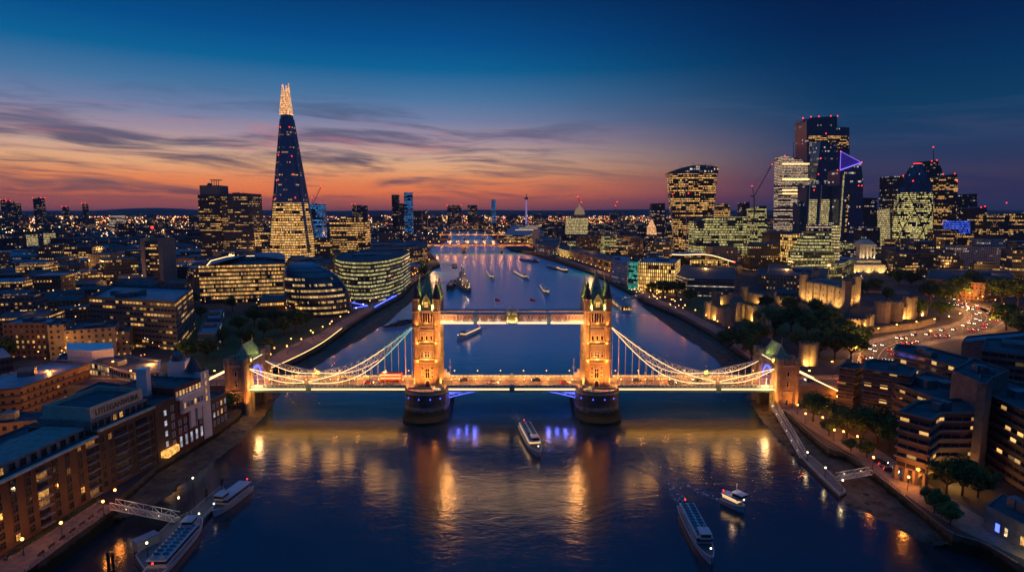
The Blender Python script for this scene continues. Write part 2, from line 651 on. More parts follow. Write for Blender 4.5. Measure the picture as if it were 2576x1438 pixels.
# ---------------------------------------------------------------- water
def make_water():
    m, n, b = mat_new('river_water')
    t = n.n.new('ShaderNodeTexCoord')
    mp = n.n.new('ShaderNodeMapping')
    n.l.new(t.outputs['Object'], mp.inputs[0])
    mp.inputs['Scale'].default_value = (0.55, 1.0, 1.0)
    mp.inputs['Rotation'].default_value = (0, 0, R(12))
    a = n.noise(mp.outputs[0], 0.9, 5.0, 0.62, 0.4)
    big = n.noise(mp.outputs[0], 0.035, 5.0, 0.6, 1.2)
    mid = n.noise(mp.outputs[0], 0.16, 4.0, 0.6, 0.8)
    h = n.m('ADD', n.m('MULTIPLY', a, n.m('ADD', 0.02, n.m('MULTIPLY', big, 0.09))), n.m('MULTIPLY', mid, 0.17))
    bn = n.n.new('ShaderNodeBump')
    bn.inputs['Strength'].default_value = 0.85
    bn.inputs['Distance'].default_value = 1.0
    n.l.new(h, bn.inputs['Height'])
    n.l.new(bn.outputs[0], b.inputs['Normal'])
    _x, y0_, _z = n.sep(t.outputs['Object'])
    n.l.new(n.mix(n.smooth(y0_, -30, 150), n.mix(n.smooth(big, 0.35, 0.7), (0.008, 0.022, 0.035, 1), (0.018, 0.03, 0.036, 1)), (0.006, 0.34, 0.50, 1)), b.inputs['Base Color'])  # upstream blue base stands in for the sky's reflection
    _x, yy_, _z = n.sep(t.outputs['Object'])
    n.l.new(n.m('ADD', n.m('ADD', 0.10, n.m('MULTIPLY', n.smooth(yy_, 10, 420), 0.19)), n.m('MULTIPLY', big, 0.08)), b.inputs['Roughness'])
    b.inputs['IOR'].default_value = 1.62
    b.inputs['Specular IOR Level'].default_value = 0.9
    return m


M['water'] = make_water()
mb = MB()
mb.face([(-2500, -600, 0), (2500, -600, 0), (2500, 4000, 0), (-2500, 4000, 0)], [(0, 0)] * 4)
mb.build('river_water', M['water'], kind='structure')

# ---------------------------------------------------------------- land
LZ = 5.0
LBANK = [(94, 1414), (281, 1279), (300, 1250), (394, 1170), (548, 1078), (597, 1040), (612, 1020), (640, 950), (661, 939), (739, 906), (814, 868), (864, 829), (940, 781), (1011, 743), (1040, 712),
         (1075, 690), (1087, 671), (1107, 664), (1084, 636), (1076, 619), (1124, 603), (1128, 592), (1131, 583), (1105, 579)]
RBANK = [(2576, 1425), (2470, 1358), (2397, 1344), (2303, 1268), (2212, 1196), (2191, 1180), (2128, 1137), (2086, 1128), (2031, 1083), (1985, 1040), (1958, 1003), (1952, 960), (1893, 907), (1849, 878),
         (1791, 837), (1703, 790), (1624, 758), (1594, 735), (1533, 705), (1488, 683), (1454, 671), (1401, 654), (1343, 637), (1285, 626), (1250, 604), (1236, 592), (1222, 583), (1196, 576)]
lb = [G(u, v, LZ) for u, v in LBANK]
rb = [G(u, v, LZ) for u, v in RBANK]
d0 = (lb[0][0] - 60, lb[0][1] - 60 * 1.6)
lpoly = [(-9000, -600), (lb[0][0] - 110, -600), (lb[0][0] - 40, lb[0][1] - 45)] + lb + [(lb[-1][0] - 700, lb[-1][1] + 350), (-9000, lb[-1][1] + 350)]
r0 = rb[0]
rpoly = [(9000, -600), (9000, rb[-1][1] + 300), (rb[-1][0] - 100, rb[-1][1] + 300), (rb[-1][0] - 60, rb[-1][1] + 60)] + rb[::-1] + [(r0[0] + 30, r0[1] - 60), (r0[0] + 100, -600)]


def land(name, poly):
    m_ = MB()
    m_.prism(poly, -3, LZ, True, False, 1)
    return m_.build(name, [M['wall'], M['ground']], kind='structure')


land('south_bank_ground', lpoly)
land('north_bank_ground', rpoly)
# the far city plain and the hills on the horizon
mb = MB()
yf = lb[-1][1] + 330
mb.face([(-17000, yf, 4.6), (17000, yf, 4.6), (17000, 15000, 4.6), (-17000, 15000, 4.6)])
mb.build('city_plain_ground', M['ground'], kind='structure')
random.seed(5)
mb = MB()
for (y, hs) in ((9000, 1.0), (13000, 1.5)):
    top, n = [], 90
    for i in range(n + 1):
        x = -1.15 * y + 2.3 * y * i / n
        u = CX + 1500 * x / (y + 286)
        h = 62 + 7 * math.sin(i * 0.33 + y) + 4 * math.sin(i * 0.9 + 1)
        if 230 < u < 520:
            h += 34 * math.sin((u - 230) / 290 * PI)
        if 1460 < u < 1760:
            h += 26 * math.sin((u - 1460) / 300 * PI)
        top.append((x, y, 20 + h * hs * 0.9))
    for i in range(n):
        a, b = top[i], top[i + 1]
        mb.face([(a[0], y - 1500, 4), (b[0], y - 1500, 4), b, a])
        mb.face([a, b, (b[0], y + 1500, 4), (a[0], y + 1500, 4)])
mb.build('far_hills', M['hill'], kind='structure')

# foreshore
SHORES = {
    'mud_foreshore': [((281, 1279), (320, 1300)), ((300, 1250), (400, 1262)), ((394, 1170), (500, 1200)), ((548, 1078), (590, 1125)), ((597, 1040), (632, 1085)), ((612, 1020), (662, 1050)), ((640, 950), (700, 1010)),
                      ((661, 939), (745, 955)), ((739, 906), (790, 925)), ((814, 868), (862, 878)), ((864, 829), (930, 842)), ((940, 781), (1000, 796)), ((1011, 743), (1045, 752)), ((1040, 712), (1062, 722)), ((1075, 690), (1086, 694))],
    'north_foreshore': [((2397, 1344), (2330, 1370)), ((2303, 1268), (2225, 1312)), ((2212, 1196), (2120, 1262)), ((2128, 1137), (2010, 1165)), ((2031, 1083), (1950, 1110)), ((1985, 1040), (1915, 1055)), ((1958, 1003), (1885, 1010)), ((1952, 960), (1862, 960)),
                        ((1893, 907), (1806, 913)), ((1849, 878), (1774, 884)), ((1791, 837), (1730, 857)), ((1703, 790), (1660, 808)), ((1624, 758), (1612, 768))]}
for nm, pr in SHORES.items():
    mb = MB()
    mb.smooth = True
    rows = []
    for (a, b) in pr:
        A, B = Vector(G(a[0], a[1], LZ) + (0,)), Vector(G(b[0], b[1], 0) + (0,))
        rows.append([(A + (B - A) * t) + Vector((random.uniform(-.6, .6), random.uniform(-.6, .6), 1.9 - 2.0 * t ** 0.8 + random.uniform(-.12, .12))) for t in (0, .25, .5, .75, 1.0, 1.15)])
    fine = []
    for a, b in zip(rows, rows[1:]):
        for k in range(6):
            t = k / 6
            fine.append([p + (q - p) * t + Vector((random.uniform(-.8, .8), random.uniform(-.8, .8), random.uniform(-.1, .1))) for p, q in zip(a, b)])
    fine.append(rows[-1])
    for a, b in zip(fine, fine[1:]):
        for i in range(5):
            q = [a[i], a[i + 1], b[i + 1], b[i]]
            if area([(p[0], p[1]) for p in q]) < 0:
                q = q[::-1]
            mb.face(q)
    mb.build(nm, M['mud'], kind='structure')


# ---------------------------------------------------------------- the bridge
TX = 40.7
DZ = 13.1      # road level
HW = 9.0       # half width of the deck
bridge = thing('suspension_bridge', 'floodlit stone bridge with two gothic towers, high walkways and lit suspension chains across the river', 'bridge', (0, 0, 0))


def pointed(x, z, wd, h, n=5):
    """outline of a pointed arch, in the xz plane, anticlockwise seen from -y"""
    pts = [(x - wd / 2, z), (x + wd / 2, z)]
    sp = z + h - wd * 0.8
    for i in range(n + 1):
        t = i / n
        pts.append((x + wd / 2 * (1 - t ** 1.6), sp + (z + h - sp) * math.sin(t * PI / 2)))
    for i in range(n - 1, -1, -1):
        t = i / n
        pts.append((x - wd / 2 * (1 - t ** 1.6), sp + (z + h - sp) * math.sin(t * PI / 2)))
    return pts


def plate(mb_, pts, y0, y1):
    """extrude an xz outline from y0 (front) to y1 (back)"""
    n = len(pts)
    mb_.face([(x, y0, z) for x, z in pts], [(x, z) for x, z in pts])
    mb_.face([(x, y1, z) for x, z in pts[::-1]])
    for i in range(n):
        a, b = pts[i], pts[(i + 1) % n]
        mb_.face([(b[0], y0, b[1]), (a[0], y0, a[1]), (a[0], y1, a[1]), (b[0], y1, b[1])])


def window(parent, x, z, wd, h, y, lit=False, arch=False, frame=None, out=-1, bars=1):
    """a framed window on a wall that faces -y (out=-1) or +y"""
    fr = MB()
    t = 0.2
    y0, y1 = y + out * 0.16, y
    fr.box(x - wd / 2 - t, x - wd / 2, min(y0, y1), max(y0, y1), z - t, z + h + t)
    fr.box(x + wd / 2, x + wd / 2 + t, min(y0, y1), max(y0, y1), z - t, z + h + t)
    fr.box(x - wd / 2, x + wd / 2, min(y0, y1), max(y0, y1), z - t, z)
    fr.box(x - wd / 2, x + wd / 2, min(y0, y1), max(y0, y1), z + h, z + h + t)
    for k in range(bars):
        xx = x - wd / 2 + wd * (k + 1) / (bars + 1)
        fr.box(xx - .07, xx + .07, min(y + out * .12, y), max(y + out * .12, y), z, z + h)
    if h > 2.2:
        fr.box(x - wd / 2, x + wd / 2, min(y + out * .1, y), max(y + out * .1, y), z + h * .6, z + h * .6 + .14)
    gl = MB()
    gl.box(x - wd / 2, x + wd / 2, min(y + out * .04, y), max(y + out * .04, y), z, z + h)
    for k in fr, gl:
        k.o = Vector((0, 0, 0))
    f = fr.build('window_frame', frame or M['cream'], parent)
    gl.build('pane', M['winlit2'] if lit else M['darkglass'], parent)
    return f


def octo(cx, cyy, r, z):
    return ngon(cx, cyy, r, r, 8, PI / 8, z)


def make_tower(cx, side):
    """side=+1 when the river span lies towards +x"""
    ty = 6.0
    tx = 4.85
    m_ = MB()
    # walls with the roadway arch through them
    hx, hy = 5.5, 6.9
    for s in (-1, 1):
        m_.box(cx - hx, cx + hx, s * hy if s < 0 else 4.2, -4.2 if s < 0 else hy, DZ - 1, 22.5)
    m_.box(cx - hx, cx + hx, -4.2, 4.2, 21, 22.5)
    for s in (-1, 1):
        for k in range(5):   # haunches of the arch
            t0, t1 = k / 5, (k + 1) / 5
            m_.box(cx - hx, cx + hx, s * 4.2 if s < 0 else 4.2 - 0.8 * (k + 1), s * 4.2 + 0.8 * (k + 1) if s < 0 else 4.2, 18.2 + 2.8 * (t0 ** 0.6), 18.2 + 2.8 * (t1 ** 0.6) + .02)
    m_.box(cx - hx, cx + hx, -hy, hy, 22.5, 41)
    m_.box(cx - hx, cx + hx, -hy, hy, 41, 50.5)
    # corner turrets
    for sx in (-1, 1):
        for sy in (-1, 1):
            X_, Y_ = cx + sx * tx, sy * ty
            prof = [(1.85, DZ - 1), (1.85, 24.2), (1.95, 24.6), (2.15, 26.6), (1.8, 27.0), (1.8, 33.0), (2.15, 35.0), (1.8, 35.4), (1.8, 40.4), (2.2, 42.4), (1.9, 42.8), (1.9, 49.2), (2.25, 49.8), (2.0, 50.3), (2.0, 55.2), (2.25, 55.6)]
            m_.loft([octo(X_, Y_, r, z) for r, z in prof])
    body = m_.build('tower', M['stone'], bridge)
    # string courses and corbel bands
    for (z0, z1, o) in ((24.5, 25.0, .25), (26.3, 26.9, .45), (33.2, 33.7, .25), (34.7, 35.3, .5), (40.4, 40.9, .3), (42.0, 42.6, .5), (49.3, 50.1, .45)):
        k = MB()
        k.box(cx - hx - o, cx + hx + o, -hy - o, hy + o, z0, z1)
        k.build('string_course', M['trim'], body)
    # balustrade arcade under the top stage and arcade of stage three
    k = MB()
    for i in range(9):
        x = cx - 2.9 + i * 0.72
        k.box(x - .14, x + .14, -hy - .55, -hy - .25, 42.7, 43.9)
        k.box(x - .2, x + .2, -hy - .12, -hy, 38.3, 39.6)
    k.box(cx - 3.2, cx + 3.2, -hy - .6, -hy - .2, 43.9, 44.2)
    k.box(cx - 3.2, cx + 3.2, -hy - .6, -hy - .2, 42.45, 42.7)
    k.box(cx - 3.2, cx + 3.2, -hy - .2, -hy, 39.6, 39.85)
    k.box(cx - 3.2, cx + 3.2, -hy - .2, -hy, 38.05, 38.3)
    k.build('balustrade', M['trim'], body)
    # windows, river face
    y = -hy
    window(body, cx, 17.3, 1.9, 4.6, y, bars=1)
    for s in (-1, 1):
        for (z, h) in ((21.3, 1.6), (19.2, 1.3), (17.2, 1.5)):
            window(body, cx + s * 2.25, z, 0.9, h, y)
    for x in (-1.15, 1.15):
        window(body, cx + x * .0 + x * 2.0, 27.5, 1.3, 2.4, y, bars=1)
    window(body, cx, 27.4, 2.3, 2.9, y, bars=2)
    for x in (-2.2, 0, 2.2):
        window(body, cx + x, 35.8, 0.95, 2.0, y, bars=0)
    for x in (-2.4, 2.4):
        window(body, cx + x, 44.6, 0.7, 3.9, y, frame=M['trim'], bars=0)
    k = MB()   # recessed oriel
    k.box(cx - 1.6, cx + 1.6, y - .1, y + .0, 44.5, 48.9)
    k.build('oriel_window', M['darkglass'], body)
    k = MB()
    for x in (-1.7, -.55, .55, 1.7):
        k.box(cx + x - .12, cx + x + .12, y - .35, y - .1, 44.2, 49.0)
    k.box(cx - 1.8, cx + 1.8, y - .4, y - .1, 48.9, 49.3)
    k.build('oriel_column', M['trim'], body)
    # door
    k = MB()
    plate(k, pointed(cx, DZ, 2.9, 3.6), y - .3, y)
    k.build('door_surround', M['trim'], body)
    k = MB()
    plate(k, pointed(cx, DZ, 2.0, 2.9), y - .34, y - .3)
    k.build('door', M['darkglass'], body)
    # side faces: windows too
    for sx in (-1, 1):
        X_ = cx + sx * hx
        for (z, h, yy, ww) in ((28, 2.6, 0, 3.4), (36, 2.2, -2, 1.2), (36, 2.2, 2, 1.2), (36, 2.2, 0, 1.2)):
            k = MB()
            k.box(min(X_, X_ + sx * .2), max(X_, X_ + sx * .2), yy - ww / 2 - .2, yy + ww / 2 + .2, z - .2, z + h + .2)
            k.build('window_frame', M['cream'], body)
            k = MB()
            k.box(min(X_, X_ + sx * .24), max(X_, X_ + sx * .24), yy - ww / 2 + .1, yy + ww / 2 - .1, z, z + h)
            k.build('pane', M['darkglass'], body)
    # turret spires with finials
    for sx in (-1, 1):
        for sy in (-1, 1):
            X_, Y_ = cx + sx * tx, sy * ty
            k = MB()
            k.loft([octo(X_, Y_, 2.2, 55.6), octo(X_, Y_, 1.75, 57.2), octo(X_, Y_, 1.0, 60.2), octo(X_, Y_, .22, 64.0)])
            k.build('turret_spire', M['slate'] if sy < 0 else M['greenroof'], body)  # rear spires greener: their green floodlighting is put into the colour
            k = MB()
            k.tube((X_, Y_, 63.9), (X_, Y_, 66.4), .1, .06)
            k.bar((X_ - .5, Y_, 65.5), (X_ + .5, Y_, 65.5), .12, .12)
            k.ball((X_, Y_, 64.4), .3)
            k.build('finial', M['gold'], body)
    # steep central roof with a small ridge, and four gabled dormers
    k = MB()
    rr = [(4.4, 5.2, 50.5), (3.6, 4.3, 53.5), (2.5, 3.0, 58), (1.3, 1.7, 63), (.5, .9, 67.0)]
    k.loft([[(cx - a, -b, z), (cx + a, -b, z), (cx + a, b, z), (cx - a, b, z)] for a, b, z in rr])
    k.build('roof', M['greenroof'], body)
    k = MB()
    k.box(cx - .55, cx + .55, -.95, .95, 67.0, 67.35)
    for yy in (-.8, .8):
        k.tube((cx, yy, 67.3), (cx, yy, 69.6), .08, .05)
        k.ball((cx, yy, 68.0), .22)
    k.build('roof_cresting', M['gold'], body)
    for s in (-1, 1):
        k = MB()
        yy = s * (hy - .1)
        plate(k, [(cx - 2.0, 50.1), (cx + 2.0, 50.1), (cx + 2.0, 54.6), (cx + 1.1, 56.4), (cx, 58.3), (cx - 1.1, 56.4), (cx - 2.0, 54.6)], min(yy, yy - s * 3), max(yy, yy - s * 3))
        k.build('gable', M['stone'], body)
        k = MB()
        y2 = yy + s * .15
        for x in (-.62, 0, .62):
            k.box(cx + x - .2, cx + x + .2, min(yy, y2), max(yy, y2), 51.6, 54.2)
        k.build('gable_window', M['winlit'] if s < 0 else M['darkglass'], body)
        for x in (-2.9, 2.9):
            k = MB()
            k.loft([[(cx + x - .3, yy - .3, 50.3), (cx + x + .3, yy - .3, 50.3), (cx + x + .3, yy + .3, 50.3), (cx + x - .3, yy + .3, 50.3)],
                    [(cx + x - .2, yy - .2, 53), (cx + x + .2, yy - .2, 53), (cx + x + .2, yy + .2, 53), (cx + x - .2, yy + .2, 53)]])
            k.build('parapet_pinnacle', M['trim'], body)
        k = MB()
        for i in range(14):
            x = cx - 5 + i * .77
            k.box(x - .24, x + .24, yy + s * .1 - .15, yy + s * .1 + .15, 50.1, 51.2)
        k.build('battlement', M['stone'], body)
    # floodlights on the tower and pier, plus added points hung clear of it
    sp = lambda loc, tgt, e, col, ang=70, sz=.4: light('SPOT', loc, e, col, bridge, 'floodlight_beam', sz, tgt, ang, .8)
    for x in (-side * 6.0, side * .8):
        sp((cx + x, -15.6, DZ + .4), (cx + x * .5, -6.9, 24), 17000, AMB, 100)
    for z in (31, 38, 44.5):
        light('POINT', (cx + side * 9.4, -11.5, z), 2900, (1, .40, .09), bridge, 'floodlight_beam', 1.1)  # added in mid-air to draw gold reflection columns on the water
    for z, e in ((24.9, 2400), (33.9, 2900), (42.9, 1500)):
        for x in (-4.4, 0, 4.4):
            sp((cx + x, -8.6, z), (cx + x * .8, -6.8, z + 8), e, AMB, 120)
    sp((cx, -9.4, 26.4), (cx, -6.9, 29.2), 500, (1, .75, .42), 100)
    for sx in (-1, 1):
        for z, e in ((DZ + 1, 6000), (25.2, 1800), (34, 1500)):
            sp((cx + sx * 8.0, 0 if z > 20 else -7.2, z), (cx + sx * 5.4, 0, z + 9), e * 1.2, (1, .42, .1), 120)
        for sy in (-1, 1):
            sp((cx + sx * 2.9, sy * 7.9, 50.6), (cx + sx * 2.6, sy * 4.2, 58), 4200, (.8, .9, .10), 70, .2)
        sp((cx + sx * 4.85, 1.6, 52.2), (cx + sx * 4.85, 5.2, 60), 2600, (.8, .85, .12), 90, .2)
        sp((cx + sx * 3.4, -7.4, 51.2), (cx + sx * 1.4, -2.4, 60), 5200, (.8, .85, .12), 80, .2)
        sp((cx + sx * 7.4, -2, 51.2), (cx + sx * 2, 0, 60), 3500, (.8, .85, .12), 80, .2)
    k = MB()
    for sx in (-1, 1):
        k.box(cx + sx * 2.9 - .16, cx + sx * 2.9 + .16, -8.05, -7.75, 50.35, 51.5)
    k.build('roof_floodlight', emit('green_flood', (.85, 1, .3), 3.5, 'NONE') if 'green_flood' not in MATS else MATS['green_flood'], body)
    # ---- pier
    k = MB()

    def pring(hw, nose, L, z):
        pts = []
        for i in range(13):
            t = -PI / 2 + PI * (i / 12)
            pts.append((math.sin(t) * hw, -L - math.cos(t) ** 0.8 * nose))
        full = [(cx + a, b) for a, b in pts] + [(cx - a, -b) for a, b in pts]
        return [(a, b, z) for a, b in full]
    k.smooth = False
    k.loft([pring(10.9, 13, 13, -2), pring(10.8, 12.6, 12.5, 1.2), pring(10.5, 10.6, 9.5, 2.4), pring(10.35, 9.2, 7.5, 5.5), pring(10.35, 9.2, 7.5, 11.6)])
    pier = k.build('pier', M['granite'], bridge)
    k = MB()
    k.loft([pring(10.75, 9.6, 7.5, 11.6), pring(10.75, 9.6, 7.5, 12.3)])
    k.build('pier_coping', M['trim'], pier)
    k = MB()
    out, inn = pring(10.6, 9.4, 7.5, 12.3), pring(10.2, 9.0, 7.5, 12.3)
    nn = len(out)
    swapped = False
    for i in range(nn):
        j = (i + 1) % nn
        if abs(out[i][1]) < 8.2 and abs(out[j][1]) < 8.2:
            continue
        if i >= 12 and not swapped:
            swapped = True
            k.build('pier_parapet', M['stone'], pier)
            k = MB()
        a, b, c, d = out[i], out[j], inn[j], inn[i]
        up = lambda p: (p[0], p[1], p[2] + 1.1)
        k.face([a, b, up(b), up(a)], [(0, 0), (2, 0), (2, 1), (0, 1)])
        k.face([c, d, up(d), up(c)], [(0, 0), (2, 0), (2, 1), (0, 1)])
        k.face([up(a), up(b), up(c), up(d)])
    k.build('pier_parapet', M['stone'], pier)
    # control cabin and kit on the pier top
    k = MB()
    xc = cx + side * 5.2
    k.obox(xc, -12.2, 12.3, 4.6, 2.6, 2.6, -.15 * side)
    k.build('control_cabin', M['bluesteel'], pier)
    k = MB()
    k.obox(xc, -12.2, 14.95, 5.0, 3.0, .25, -.15 * side)
    k.build('cabin_roof', M['lead'], pier)
    k = MB()
    k.obox(xc, -13.55, 13.4, 3.8, .1, .9, -.15 * side)
    k.build('cabin_window', M['winlit2'], pier)
    for i in range(7):
        t = i / 6
        k = MB()
        a = -1.15 + 2.3 * t
        px, py = cx + 9.6 * math.sin(a), -8.2 - 7.9 * math.cos(a)
        k.box(px - .2, px + .2, py - .2, py + .2, 13.4, 13.75)
        k.build('parapet_lamp', M['redlamp'] if i % 3 == 1 else M['winlit'], pier)
    for a in (-.9, -.28, .25, .75):
        k = MB()
        px, py = cx + 10.35 * math.sin(a), -7.5 - 9.3 * math.cos(a) ** .8
        k.ball((px, py - .1, 9.6), .28)
        k.build('pier_lamp', M['bluelight'], pier)
    # gantry and mast on the far edge of the deck
    k = MB()
    xm = cx + side * 9.2
    k.obox(xm - side * 1.8, 10.3, DZ - .3, 3, 2, 2.6)
    k.obox(xm - side * 2.4, 10.3, DZ + 2.3, 1.4, 1.4, 1.6)
    k.tube((xm, 10.3, DZ - .5), (xm, 10.3, DZ + 9.5), .12, .07)
    k.bar((xm - .9, 10.3, DZ + 5.2), (xm + .9, 10.3, DZ + 5.2), .15, .15)
    k.bar((xm - .6, 10.3, DZ + 4.4), (xm + .6, 10.3, DZ + 4.4), .15, .15)
    k.build('signal_mast', M['whitesteel'], pier)
    light('POINT', (cx + side * 4, -14, 15), 220, AMB, bridge, 'pier_light', .3)


make_tower(-TX, 1)
make_tower(TX, -1)

# ---- high level walkways
M['corridor'] = emit('corridor_glow', (1, .42, .2), .05, 'NONE')
for sy in (-1, 1):
    y0, y1 = (-6.6, -3.4) if sy < 0 else (3.4, 6.6)
    XE = 35.2
    k = MB()
    k.box(-XE, XE, y0, y1, 44.4, 45.0)
    wk = k.build('walkway', M['bluesteel'], bridge)
    k = MB()
    k.box(-XE, XE, y0 + .5, y1 - .5, 45.2, 48.1)
    k.build('glazed_corridor', M['corridor'], wk)
    k = MB()
    k.loft([[(-XE, y, z) for y, z in ((y0 - .2, 48.2), (y0 + .3, 48.7), (y1 - .3, 48.7), (y1 + .2, 48.2))], [(XE, y, z) for y, z in ((y0 - .2, 48.2), (y0 + .3, 48.7), (y1 - .3, 48.7), (y1 + .2, 48.2))]], True, True)
    k.build('walkway_roof', M['bluesteel'], wk)
    for yy in (y0, y1):
        k = MB()
        for zc in (45.15, 48.05):
            k.bar((-XE, yy, zc), (XE, yy, zc), .3, .3)
        n = 44
        for i in range(n):
            xa, xb = -XE + 2 * XE * i / n, -XE + 2 * XE * (i + 1) / n
            k.bar((xa, yy, 45.2), (xb, yy, 48.0), .14, .14)
            k.bar((xb, yy, 45.2), (xa, yy, 48.0), .14, .14)
        for i in range(9):
            xa = -XE + 2 * XE * i / 8
            k.bar((xa, yy, 45), (xa, yy, 48.2), .5, .34)
        k.build('lattice', M['whitesteel'], wk)
    for (a, b) in ((-XE + .2, -18.4), (-16.6, -2.2), (2.2, 16.6), (18.4, XE - .2)):
        k = MB()
        k.box(a, b, y0 - .1, y1 + .1, 43.75, 44.35)
        k.build('light_strip', M['strip'], wk)
    for x in (-17.5, 17.5):
        k = MB()
        k.box(x - .95, x + .95, y0 - .3, y0 + .1, 43.9, 48.3)
        k.build('walkway_pilaster', M['bluesteel'], wk)
    for i in range(16):
        x = -XE + 2 * XE * (i + .5) / 16
        light('POINT', (x, y0 - 1.3, 45.2), 110, (1, .62, .42), bridge, 'walkway_light', .2)
    if sy < 0:
        # central crest panel, gilded and lit
        k = MB()
        k.box(-2.6, 2.6, y0 - .55, y0 - .15, 44.0, 49.4)
        cr = k.build('crest_panel', M['cream'], wk)
        k = MB()
        yy = y0 - .62
        for s in (-1, 1):
            k.box(s * 2.6 - .2, s * 2.6 + .2, yy - .1, yy + .2, 43.9, 50.2)
            k.ball((s * 2.6, yy, 50.6), .36)
            k.bar((s * 2.5, yy, 50), (0, yy, 52.2), .22, .22)
            k.bar((s * 2.0, yy, 44.6), (s * .9, yy, 48.6), .2, .2)
            k.ball((s * 1.7, yy, 47.0), .5, 8, 5)
            k.ball((s * 1.5, yy, 45.6), .45, 8, 5)
        plate(k, [(-1.1, 45.6), (0, 44.7), (1.1, 45.6), (1.1, 48.0), (-1.1, 48.0)], yy - .12, yy + .1)
        k.ball((0, yy, 48.7), .6, 8, 5)
        k.tube((0, yy, 52), (0, yy, 54.4), .12, .05)
        k.ball((0, yy, 52.4), .3)
        k.box(-2.6, 2.6, yy - .1, yy + .2, 49.4, 49.7)
        k.build('crest_ornament', M['gold'], wk)
        k = MB()
        for i in range(5):
            for j in range(4):
                if (i + j) % 2 == 0:
                    k.box(-2.1 + i * 1.0 - .12, -2.1 + i * 1.0 + .12, y0 - .66, y0 - .56, 44.4 + j * 1.2, 44.65 + j * 1.2)
        k.build('crest_lamp', emit('crest_lamps', (1, .85, .4), 2.5, 'NONE'), wk)
        light('SPOT', (0, y0 - 3.2, 43.2), 1500, (1, .85, .35), bridge, 'crest_floodlight', .3, (0, y0 - .4, 47.4), 90)
for x in (-8.4, 8.9):
    k = MB()
    k.tube((x, 5.0, 48.5), (x, 5.0, 54.6), .09, .06)
    fp = k.build('flagpole', M['whitesteel'], bridge)
    k = MB()
    cols = 6
    zt = lambda t: .25 * math.sin(t * 5)
    for i in range(cols):
        a, b = i / cols, (i + 1) / cols
        h0, h1 = 1.5 * (1 - a * .35), 1.5 * (1 - b * .35)
        q = [(x + a * 2.6, 5 + zt(a), 54.3 - a * 1.0 - h0), (x + b * 2.6, 5 + zt(b), 54.3 - b * 1.0 - h1), (x + b * 2.6, 5 + zt(b), 54.3 - b * .9), (x + a * 2.6, 5 + zt(a), 54.3 - a * .9)]
        k.face(q)
        k.face([(p[0], p[1] + .03, p[2]) for p in q[::-1]])
    k.build('flag', M['redpaint'], fp)

# ---- road deck
AX = 129.5     # abutment towers
for (xa, xb, nm) in ((-AX, -51.0, 'side_span_deck'), (-31.0, 31.0, 'bascule_deck'), (51.0, AX, 'side_span_deck'), (-51.0, -31.0, 'tower_deck'), (31.0, 51.0, 'tower_deck')):
    k = MB()
    if nm != 'tower_deck':
        k.box(xa, xb, -HW, HW, DZ - 1.1, DZ - .01)
    else:
        k.box(xa, xb, -HW, HW, DZ - .9, DZ - .015)
    dk = k.build(nm, M['bluesteel'] if nm != 'tower_deck' else M['paving'], bridge)
    k = MB()
    k.box(xa + .01, xb - .01, -5.2 if nm != 'tower_deck' else -4.0, 5.2 if nm != 'tower_deck' else 4.0, DZ - .2, DZ + .02)
    k.build('carriageway', M['asphalt'], dk)
    if nm == 'tower_deck':
        continue
    k = MB()
    x = xa + 2
    while x < xb - 3:
        k.box(x, x + 2.4, -.08, .08, DZ + .02, DZ + .03)
        x += 5
    k.box(xa + .2, xb - .2, -5.0, -4.88, DZ + .02, DZ + .03)
    k.box(xa + .2, xb - .2, 4.88, 5.0, DZ + .02, DZ + .03)
    k.build('road_marking', M['white'], dk)
    for s in (-1, 1):
        k = MB()
        k.box(xa + .01, xb - .01, min(s * 5.2, s * (HW - .35)), max(s * 5.2, s * (HW - .35)), DZ - .1, DZ + .15)
        k.build('footway', M['paving'], dk)
        k = MB()
        yp = s * (HW - .15)
        k.box(xa, xb, yp - .18, yp + .18, DZ + 1.1, DZ + 1.32)
        k.box(xa, xb, yp - .2, yp + .2, DZ - .1, DZ + .25)
        n = int((xb - xa) / 2.1)
        for i in range(n + 1):
            x = xa + (xb - xa) * i / n
            k.box(x - .24, x + .24, yp - .22, yp + .22, DZ + .2, DZ + 1.12)
        k.build('parapet', M['bluesteel'], dk)
        k = MB()
        k.box(xa + .2, xb - .2, yp - .06, yp + .06, DZ + .25, DZ + 1.1)
        k.build('parapet_panel', M['whitesteel'], dk)
        # glowing strip along the deck edge
        segs = ((xa + .3, -98.6), (-96.0, xb - .3)) if xb < -40 else (((xa + .3, 97.6), (100.2, xb - .3)) if xa > 40 else ((xa + .3, -1.3), (1.3, xb - .3)))
        for a, b in segs:
            k = MB()
            ye = s * (HW + .12)
            k.box(a, b, ye - .14, ye + .14, DZ - 1.0, DZ - .45)
            k.build('light_strip', M['strip'], dk)
        k = MB()
        ye = s * (HW - .25)
        k.box(xa + .1, xb - .1, ye - .25, ye + .25, DZ - 2.1, DZ - 1.1)
        k.build('edge_girder', M['bluesteel'], dk)
        for x in ([-97.4] if xb < -40 else [98.9] if xa > 40 else [0]):
            k = MB()
            k.box(x - 1.2, x + 1.2, s * HW - .5, s * HW + .5, DZ - 2.2, DZ + 1.6)
            k.ball((x, s * HW - s * .1, DZ + 1.9), .5)
            k.build('joint_pedestal', M['bluesteel'], dk)
    # downward area lights added to lay a gold band on the river
    if nm == 'side_span_deck':
        for yy, e in ((-7.5, 2600), (5.5, 900)):
            l = light('AREA', ((xa + xb) / 2, yy, DZ - 2.3), e, (1, .40, .025), bridge, 'underdeck_fill_light', 70)
            l.data.shape = 'RECTANGLE'
            l.data.size_y = 3.2
M['bluewash'] = emit('blue_wash_glow', (.12, .15, 1), 1.8, 'NONE')
